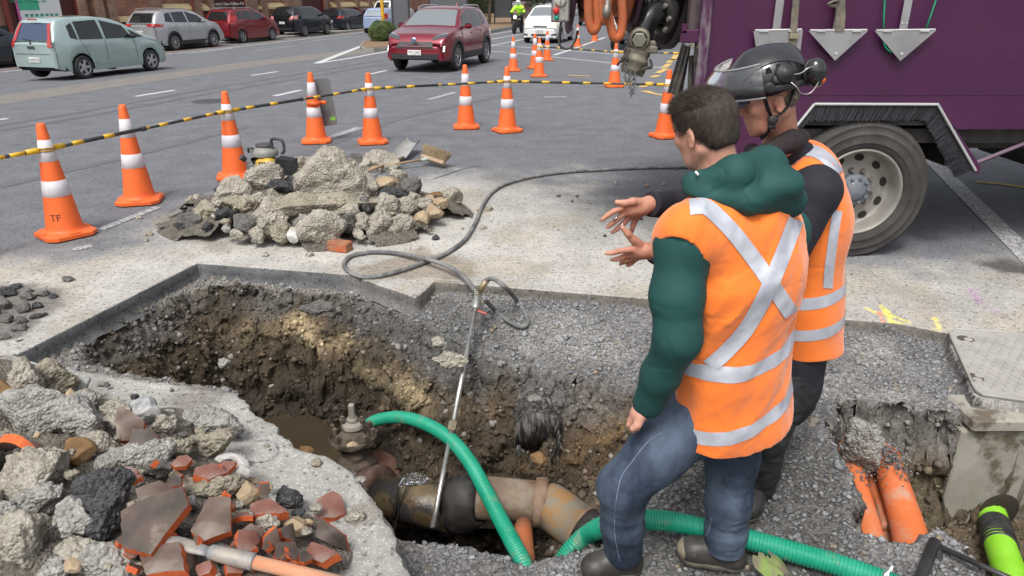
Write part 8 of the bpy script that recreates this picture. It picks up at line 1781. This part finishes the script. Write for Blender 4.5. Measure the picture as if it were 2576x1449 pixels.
# ============================================================ second man with helmet
pb_ = empty('person', A3(1920, 1275, 2.68)*np.array([1, 1, 0])+np.array([0, 0, -.28]), 0, label='older man in black visor helmet with ear defenders and orange vest gesturing with both hands', cat='person')
fB = np.array([-.93, .30, 0]); lB = np.array([-.30, -.93, 0]); frB = frame(fB)
bpel, bwai, bchs, bupc, bnek = A3(1985, 960, 2.86), A3(2012, 760, 2.88), A3(2020, 560, 2.88), A3(2012, 455, 2.88), A3(1965, 375, 2.82)
hcB = A3(1930, 246, 2.74); hb_, HB, bfr = head(pb_, hcB, (-.93, -.06, -.30), (-.2, .0, 1), SKIN2, 1.04)
hb_.cap(HB(-.035, 0, -.05), bnek, .056, .066, .03).cap(bnek, bchs, .062, .10, .04).cap(bchs, bpel, .10, .10, .05)
bsL, beL, bwL = A3(2050, 480, 2.66), A3(1930, 730, 2.56), A3(1640, 633, 2.50); bsR, beR, bwR = A3(1965, 440, 3.06), A3(1810, 520, 2.86), A3(1632, 514, 2.58)
hb_.chain([bchs, bsL, beL, bwL], [.09, .045, .036, .028], .03).chain([bchs, bsR, beR, bwR], [.09, .045, .036, .028], .03)
hand(hb_, (bwR, A3(1618, 520, 2.57)), A3(1590, 531, 2.56), [A3(1612, 510, 2.56), A3(1592, 507, 2.54), A3(1572, 511, 2.53), A3(1551, 509, 2.53)], [[A3(1565, 523, 2.54), A3(1542, 533, 2.53), A3(1528, 542, 2.53), A3(1514, 553, 2.53)], [A3(1568, 537, 2.55), A3(1551, 552, 2.55), A3(1540, 562, 2.55), A3(1528, 572, 2.55)], [A3(1580, 548, 2.57), A3(1564, 566, 2.57), A3(1552, 576, 2.57), A3(1540, 585, 2.57)], [A3(1597, 553, 2.59), A3(1592, 570, 2.59), A3(1587, 584, 2.60)]])
hand(hb_, (bwL, A3(1622, 630, 2.49)), A3(1598, 634, 2.49), [A3(1606, 613, 2.48), A3(1592, 602, 2.47), A3(1579, 588, 2.46), A3(1566, 573, 2.46)], [[A3(1582, 628, 2.47), A3(1560, 631, 2.46), A3(1543, 636, 2.46), A3(1525, 638, 2.46)], [A3(1582, 640, 2.49), A3(1566, 647, 2.48), A3(1552, 652, 2.48), A3(1538, 654, 2.48)], [A3(1586, 649, 2.50), A3(1574, 657, 2.50), A3(1563, 661, 2.50)], [A3(1596, 652, 2.52), A3(1588, 661, 2.52), A3(1580, 666, 2.52)]])
bhL, bhR = A3(1978, 960, 2.78), A3(1945, 960, 2.95); bkL, baL = A3(1922, 1095, 2.66), A3(1906, 1215, 2.66); bkR, baR = A3(1880, 1105, 2.88), A3(1835, 1215, 2.82)
hb_.chain([bpel, bhL, bkL, baL], [.09, .075, .05, .04], .03).chain([bpel, bhR, bkR, baR], [.09, .075, .05, .04], .03)
body('body', hb_, .0062, SKIN2, pb_)
for nm, c_, mt in (('finger_ring', A3(1550, 548, 2.545), CHROME), ('finger_ring', A3(1565, 565, 2.57), CHROME), ('finger_ring', A3(1576, 656, 2.498), M('gold_ring'))):
    b = MB(); b.tube([Vector(c_)+Vector((.004*math.cos(a)+.008*math.sin(a), .012*math.cos(a), .010*math.sin(a))) for a in np.linspace(0, 6.28, 17)[:-1]], .003, 6, closed=True); b.build(nm, mt, pb_, True, world=True)
GH = M('grey_hair', (.22, .18, .15), (.07, .05, .04), rough=.7, ns=90, bump=.001, bs=200)
body('hair', SDF().ell(HB(-.055, 0, -.010), np.array([.052, .078, .050])*1.04, .02, bfr), .005, GH, pb_, lambda P, f: np.maximum(f, ((P-hcB)@bfr.T)[:, 0]+.012))
# cap worn under the helmet, with its peak
CAPM = M('navy_cap', (.008, .010, .018), (.014, .016, .026), rough=.8, ns=30, bump=.001, bs=120)
cp_ = body('cap', SDF().ell(HB(-.005, 0, .045), np.array([.112, .093, .080])*1.04, .02, bfr), .005, CAPM, pb_, lambda P, f: np.maximum(f, -((P-hcB)@bfr.T)[:, 2]+.022-.12*((P-hcB)@bfr.T)[:, 0]*0))
V_ = []; F_ = []
for i in range(9):
    for j in range(15):
        t = i/8; a = -1.15+2.3*j/14; x = .070+.034*math.cos(a)*1.0+t*(.085*math.cos(a)**.7 if math.cos(a) > 0 else 0); y = math.sin(a)*(.082-.012*t); z = .040-.020*(y/.08)**2-t*.016; V_.append(HB(x, y, z))
for i in range(8):
    for j in range(14): F_.append((i*15+j, i*15+j+1, (i+1)*15+j+1, (i+1)*15+j))
k_ = len(V_); V_ += [v-bfr[2]*.004 for v in V_[:k_]]; F_ += [tuple(k_+q for q in reversed(f)) for f in F_]
mesh('cap_peak', local(pb_, np.array(V_)), F_, CAPM, cp_, True)
# helmet
HEL = M('helmet_black', (.016, .017, .019), (.026, .027, .030), rough=.28, ns=9, clear=.5, dirt=(22, (.10, .10, .10), .70, .76)); HELD = M('helmet_matt', (.014, .014, .016), (.035, .035, .038), rough=.5, ns=14)
hel = SDF().ell(HB(-.008, 0, .070), np.array([.142, .120, .105])*1.04, .02, bfr).cap(HB(.03, 0, .140), HB(-.09, 0, .125), .028, .024, .05)
he_ = body('helmet', hel, .005, HEL, pb_, lambda P, f: np.maximum(f, -((P-hcB)@bfr.T)[:, 2]+.040+.16*((P-hcB)@bfr.T)[:, 0]-.0))
hbv = bvh(he_)
def on_hel(x, y, z, off=.002):
    p = HB(x, y, z); c_ = HB(-.008, 0, .06); d_ = Vector(c_-p).normalized(); h_ = hbv.ray_cast(Vector(p)-d_*.2, d_); return (h_[0]-d_*off, -d_) if h_[0] is not None else (Vector(p), -d_)
VOID = M('vent_dark', (.003, .003, .003), rough=.9)
for sg in (1, -1):
    for k in range(6):
        x = .085-.034*k; q4 = [on_hel(x-.010+dx, sg*.10, .098+dz-.012*((k-2.5)/2.5)**2, .0018)[0] for dx, dz in ((0, 0), (.019, .002), (.017, .022), (.003, .022))]
        mesh('vent_slot', local(pb_, np.array([list(q) for q in q4])), [(0, 1, 2, 3)], VOID, he_)
# raised rib over the vents and rim band
for sg in (1, -1):
    b = MB(); b.tube([on_hel(x, sg*.085, .125-.35*(x-.01)**2*8, -.001)[0] for x in np.linspace(.11, -.12, 16)], .006, 8); b.build('helmet_rib', HEL, he_, True, world=False)
def fixw(par, root):
    """parts built in world coordinates under a person: shift into the person's frame"""
    pass
V_ = []; n = 48
for i in range(n):
    a = 2*math.pi*i/n
    for (rr_, dz) in ((1.0, .0), (1.03, .004), (1.035, .018), (1.0, .024)): x = -.008+.146*math.cos(a)*rr_; y = .124*math.sin(a)*rr_; V_.append(HB(x/1.0, y, .036+dz+.16*x))
F_ = [(i*4+k, ((i+1) % n)*4+k, ((i+1) % n)*4+k+1, i*4+k+1) for i in range(n) for k in range(3)]
mesh('helmet_rim', local(pb_, np.array(V_)), F_, HELD, he_, True)
# visor
VIS = M('visor', (.95, .97, 1.0), rough=.02, trans=.985, ior=1.15, clear=.3); V_ = []; F_ = []
for i in range(15):
    for j in range(25):
        t = i/14; a = -1.25+2.5*j/24; R_ = .150+.050*math.sin(t*2.3); x = .004+R_*math.cos(a); y = R_*.93*math.sin(a); z = .146-.092*t; V_.append(HB(x, y, z-.02*(1-math.cos(a))*t))
for i in range(14):
    for j in range(24): F_.append((i*25+j, i*25+j+1, (i+1)*25+j+1, (i+1)*25+j))
k_ = len(V_); V_ += [np.array(HB(0, 0, .06))+(v-HB(0, 0, .06))*.985 for v in V_[:k_]]; F_ += [tuple(k_+q for q in reversed(f)) for f in F_]
mesh('visor', local(pb_, np.array(V_)), F_, VIS, he_, True)
b = MB(); b.tube([Vector(v) for v in V_[14*25:15*25]], .0028, 6); b.tube([Vector(v) for v in V_[0:25]], .0035, 6); b.build('visor_edge', M('visor_trim', (.25, .26, .27), rough=.3), he_, True, world=True)
def wpart(b, name, mat, par, smooth=True):
    b.V = [tuple(v) for v in local(pb_, b.V)]; return b.build(name, mat, par, smooth)
for o_ in he_.children:
    if o_.name.startswith('helmet_rib'): o_.data.transform(Matrix.Translation(-pb_.location))
def disc(c, nrm, r0, prof, n=28): return Matrix.Translation(Vector(c)) @ Vector(nrm).to_track_quat('Z', 'Y').to_matrix().to_4x4()
for sg in (1,):
    c, nn = on_hel(.03, sg*.12, .058, 0); b = MB(); Mk = disc(c, nn, 0, 0); b.lathe([(.020, -.004), (.020, .010), (.014, .014), (0, .014)], 20, Mk); wpart(b, 'visor_knob', HELD, he_)
    c, nn = on_hel(-.028, sg*.12, .088, 0); b = MB(); Mk = disc(c, nn, 0, 0); b.lathe([(.034, -.004), (.034, .008), (.028, .016), (.020, .018), (.018, .024), (.0, .024)], 24, Mk); b.box((0, -.02, .0), (.085, .03, .012), Mk, bev=.006); wpart(b, 'muff_mount', HELD, he_)
# ear defender swung back
ec = HB(-.135, .112, .055); ed = (bfr[1]*.85-bfr[0]*.45-bfr[2]*.1); ed = ed/np.linalg.norm(ed); er = frame(ed, bfr[2])
MUFF = M('muff_black', (.012, .012, .013), (.02, .02, .021), rough=.18, ns=8, clear=.6)
mf = body('ear_muff', SDF().ell(ec, np.array([.034, .038, .050])*1.04, .02, er), .0045, MUFF, he_, None)
mf.data.transform(Matrix.Translation(Vector((0, 0, 0))))
V2 = np.array([list(v.co) for v in mf.data.vertices]); 
mf.data.vertices.foreach_set('co', (V2-np.array(pb_.location)).astype(np.float32).ravel()) if abs(V2.mean(0)[1]) > 1.5 else None; mf.data.update()
o_ = body('muff_cushion', SDF().ell(ec-ed*.022, np.array([.016, .036, .047])*1.04, .02, er), .0045, HELD, pb_); o_.parent = he_
o_ = body('orange_label', SDF().ell(ec+ed*.006-er[2]*.024, np.array([.029, .016, .020]), .02, er), .004, M('muff_orange', (.6, .12, .02), rough=.4), pb_); o_.parent = he_
c1_, _ = on_hel(-.028, .12, .088, -.02); b = MB(); b.tube(smooth_path([Vector(c1_), Vector(HB(-.07, .135, .075)), Vector(HB(-.10, .140, .085)), Vector(HB(-.125, .135, .08))], 5), .0018, 6); b.tube(smooth_path([Vector(c1_), Vector(HB(-.05, .138, .04)), Vector(HB(-.065, .14, .01)), Vector(HB(-.10, .14, .005)), Vector(ec+ed*.03)], 5), .0018, 6); wpart(b, 'muff_wire', M('wire_steel', (.5, .45, .42), rough=.3, metal=.8), he_)
# chin strap
STP = M('strap_black', (.012, .012, .013), rough=.6)
b = MB(); b.tube(smooth_path([Vector(HB(.045, .100, .035)), Vector(HB(.035, .086, -.02)), Vector(HB(.025, .074, -.055)), Vector(HB(.035, .055, -.095)), Vector(HB(.055, .02, -.128))], 6), .010, 8, flat=.35); b.tube(smooth_path([Vector(HB(-.065, .085, .02)), Vector(HB(-.03, .085, -.035)), Vector(HB(.020, .076, -.062))], 6), .009, 8, flat=.35); wpart(b, 'chin_strap', STP, he_)
b = MB(); Mk = disc(HB(.024, .080, -.062), bfr[1], 0, 0); b.lathe([(.018, -.006), (.018, .006), (.012, .010), (0, .010)], 20, Mk); b.box((0, -.022, 0), (.026, .02, .012), Mk, bev=.003); wpart(b, 'strap_buckle', HELD, he_)
# jacket, collar
js = SDF(); js.chain([bpel, bwai, bchs, bupc+np.array([0, 0, -.02])], [.185, .185, .205, .165], .05, frB, (.74, 1, 1)); js.chain([bupc, bsL], [.12, .088], .05).chain([bupc, bsR], [.12, .085], .05).cap(bupc, bnek+np.array([.01, 0, .0]), .11, .072, .05)
js.chain([bsL, beL, beL*.4+bwL*.6, bwL+np.array([.02, 0, 0])], [.092, .074, .058, .046], .03).chain([bsR, beR, beR*.4+bwR*.6, bwR+np.array([.012, 0, 0])], [.088, .072, .056, .045], .03)
def bjf(P, f):
    f = f-folds(P, .004, 7, 45, (1.3, 1.3, 1), 2)-crease(P, .009, 8, 47)-crease(P, .004, 15, 48)
    for w_, e_ in ((bwL, beL), (bwR, beR)):
        d_ = (w_-e_)/np.linalg.norm(w_-e_); f = np.where(np.linalg.norm(P-w_, axis=1) < .10, np.maximum(f, (P-w_)@d_-.0), f)
    return np.maximum(f, bpel[2]-.05-P[:, 2])
bj = body('jacket', js, .0065, NAVYJ, pb_, bjf)
body('fleece_collar', SDF().cap(A3(1990, 355, 2.72), A3(1905, 395, 2.66), .040, .034, .02).cap(A3(1990, 355, 2.72), A3(2012, 350, 2.92), .042, .04, .02).cap(A3(1905, 395, 2.66), A3(1890, 380, 2.85), .032, .03, .02), .006, M('brown_fleece', (.022, .016, .018), (.035, .026, .028), rough=1, ns=60, bump=.002, bs=200), bj).parent = bj
# vest
vs = SDF(); bhem = A3(2052, 872, 2.86)
vs.chain([A3(2025, 980, 2.87), bwai, bchs, bupc+np.array([0, 0, -.03])], [.205, .200, .222, .182], .05, frB, (.80, 1, 1)); vs.chain([bupc+np.array([0, 0, .004]), bsL*.72+bupc*.28+np.array([0, 0, .018])], [.132, .098], .05).chain([bupc, bsR*.75+bupc*.25], [.13, .098], .05)
def bvf(P, f):
    f = f-folds(P, .006, 5, 55, (1, 1, .6), 2)-crease(P, .005, 7, 57, (1, 1, 1))
    for a_c, rr_ in ((bsL+lB*.075+np.array([0, 0, -.055]), (.120, .10, .150)), (bsR-lB*.08+np.array([0, 0, -.05]), (.12, .10, .16))):
        q = ((P-a_c)@frB.T)/np.array(rr_); f = np.maximum(f, -(np.linalg.norm(q, axis=1)-1)*.1)
    qn = (P-(bnek+np.array([-.02, 0, .035])))/np.array([.118, .110, .125]); f = np.maximum(f, -(np.linalg.norm(qn, axis=1)-1)*.11)
    return np.maximum(f, bhem[2]+.02-.02*((P-bhem)@fB/.15)**2+.0-P[:, 2]+.0)
bve = body('safety_vest', vs, .006, VEST, pb_, bvf); bb = bvh(bve)
tape_path(bb, [(1958, 418), (1985, 395), (2015, 380), (2050, 382), (2085, 405), (2112, 445)], 15, pb_); tape_path(bb, [(2106, 530), (2098, 580), (2090, 640), (2084, 690), (2082, 725)], 12, pb_)
tape_ring(bb, bwai, float(A3(2050, 748, 2.72)[2]), .052, pb_, (.03, 0)); tape_ring(bb, bwai, float(A3(2050, 828, 2.72)[2]), .052, pb_, (.03, 0))
# trousers, boots
dn = SDF().chain([bpel, bpel+np.array([0, 0, -.05])], [.16, .15], .04, frB, (.8, 1, 1)).chain([bhL, bkL, baL], [.115, .088, .078], .03).chain([bhR, bkR, baR], [.115, .085, .074], .03)
body('trousers', dn, .007, DARKT, pb_, lambda P, f: np.maximum(f-folds(P, .010, 8, 65, (1, 1, 2.2)), -.29+.06-P[:, 2]))
gb = -.285; boot(pb_, baL, baL+np.array([-.10, -.16, 0]), gb, 1, False, .20); boot(pb_, baR, A3(1778, 1280, 2.72), gb, 1, True)
# ============================================================ motorcycle rider far up the street
mp = GR(1303, 84); mb = empty('motorcycle', mp, R(90)-R(197), label='dark motorcycle with a lit headlamp coming down the street', cat='motorcycle')
for x in (.70, -.70):
    b = MB(); b.lathe([(.22, -.05), (.29, -.05), (.31, 0), (.29, .05), (.22, .05)], 24, TR((x, 0, .31), rx=math.pi/2)); b.lathe([(.03, -.04), (.22, -.02), (.22, .02), (.03, .04)], 12, TR((x, 0, .31), rx=math.pi/2)); b.build('wheel', RUB, mb, True)

b = MB(); b.tube([(.70, .09, .31), (.42, .09, 1.0)], .025, 8); b.tube([(.70, -.09, .31), (.42, -.09, 1.0)], .025, 8); b.box((.0, 0, .50), (.55, .34, .38), bev=.08); b.build('frame', TRIM, mb, 'auto')
b = MB(); b.box((.16, 0, .86), (.5, .30, .22), bev=.08); b.box((-.42, 0, .82), (.6, .26, .12), bev=.05); b.build('tank_and_seat', paint('bike_black', (.02, .02, .025)), mb, 'auto')
b = MB(); b.box((.52, 0, .86), (.10, .26, .30), bev=.05); b.build('fairing', paint('bike_grey', (.12, .12, .13)), mb, 'auto'); b = MB(); b.lathe([(.075, 0), (.06, .02), (0, .025)], 16, TR((.58, .0, .84), ry=math.pi/2)); b.build('headlight', M('lit_headlamp', (1, .93, .78), emit=7), mb, True)
b = MB(); b.tube([(.36, -.40, 1.05), (.42, -.15, 1.02), (.42, .15, 1.02), (.36, .40, 1.05)], .018, 8); b.build('handlebar', TRIM, mb, True)
for sg in (1, -1): b = MB(); b.tube([(.38, sg*.32, 1.05), (.36, sg*.36, 1.22)], .01, 5); b.box((.36, sg*.38, 1.24), (.03, .13, .08), bev=.02); b.build('mirror', TRIM, mb)
rdv = empty('person', mp, mb.rotation_euler.z, label='motorcycle rider in a white helmet and lime green jacket', cat='person')
def rbody(name, s, h, mat, par, ex=None):
    V_, F_ = vnets((lambda P: ex(P, s(P))) if ex else s, *s.bounds(), h); return mesh(name, V_, F_, mat, par, True)
s = SDF().ell((-.02, 0, 1.56), (.10, .085, .12), .02).cap((-.05, 0, 1.45), (-.12, 0, 1.36), .06, .07, .03).cap((-.14, 0, 1.30), (-.28, 0, .95), .15, .14, .05)
for sg in (1, -1): s.chain([(-.14, sg*.18, 1.32), (.02, sg*.32, 1.10), (.30, sg*.33, 1.05)], [.07, .055, .045], .03).ell((.34, sg*.34, 1.05), (.05, .045, .035), .02).chain([(-.28, sg*.12, .92), (.10, sg*.24, .85), (-.08, sg*.22, .40), (.06, sg*.22, .30)], [.10, .085, .06, .05], .03)
rbody('body', s, .02, DARKT, rdv)
s = SDF().cap((-.14, 0, 1.33), (-.28, 0, .98), .175, .165, .05).cap((-.13, 0, 1.36), (-.1, 0, 1.44), .10, .07, .04)
for sg in (1, -1): s.chain([(-.14, sg*.19, 1.33), (.02, sg*.33, 1.11), (.26, sg*.33, 1.06)], [.09, .075, .062], .04)
rbody('jacket', s, .016, M('lime_jacket', (.45, .85, .05), rough=.7), rdv)
rbody('helmet', SDF().ell((-.01, 0, 1.57), (.145, .125, .145), .02), .014, M('white_helmet', (.6, .62, .62), rough=.2, clear=1), rdv); rbody('face_shield', SDF().ell((.03, 0, 1.57), (.115, .105, .05), .02), .01, M('face_shield', (.10, .11, .12), rough=.1), rdv)
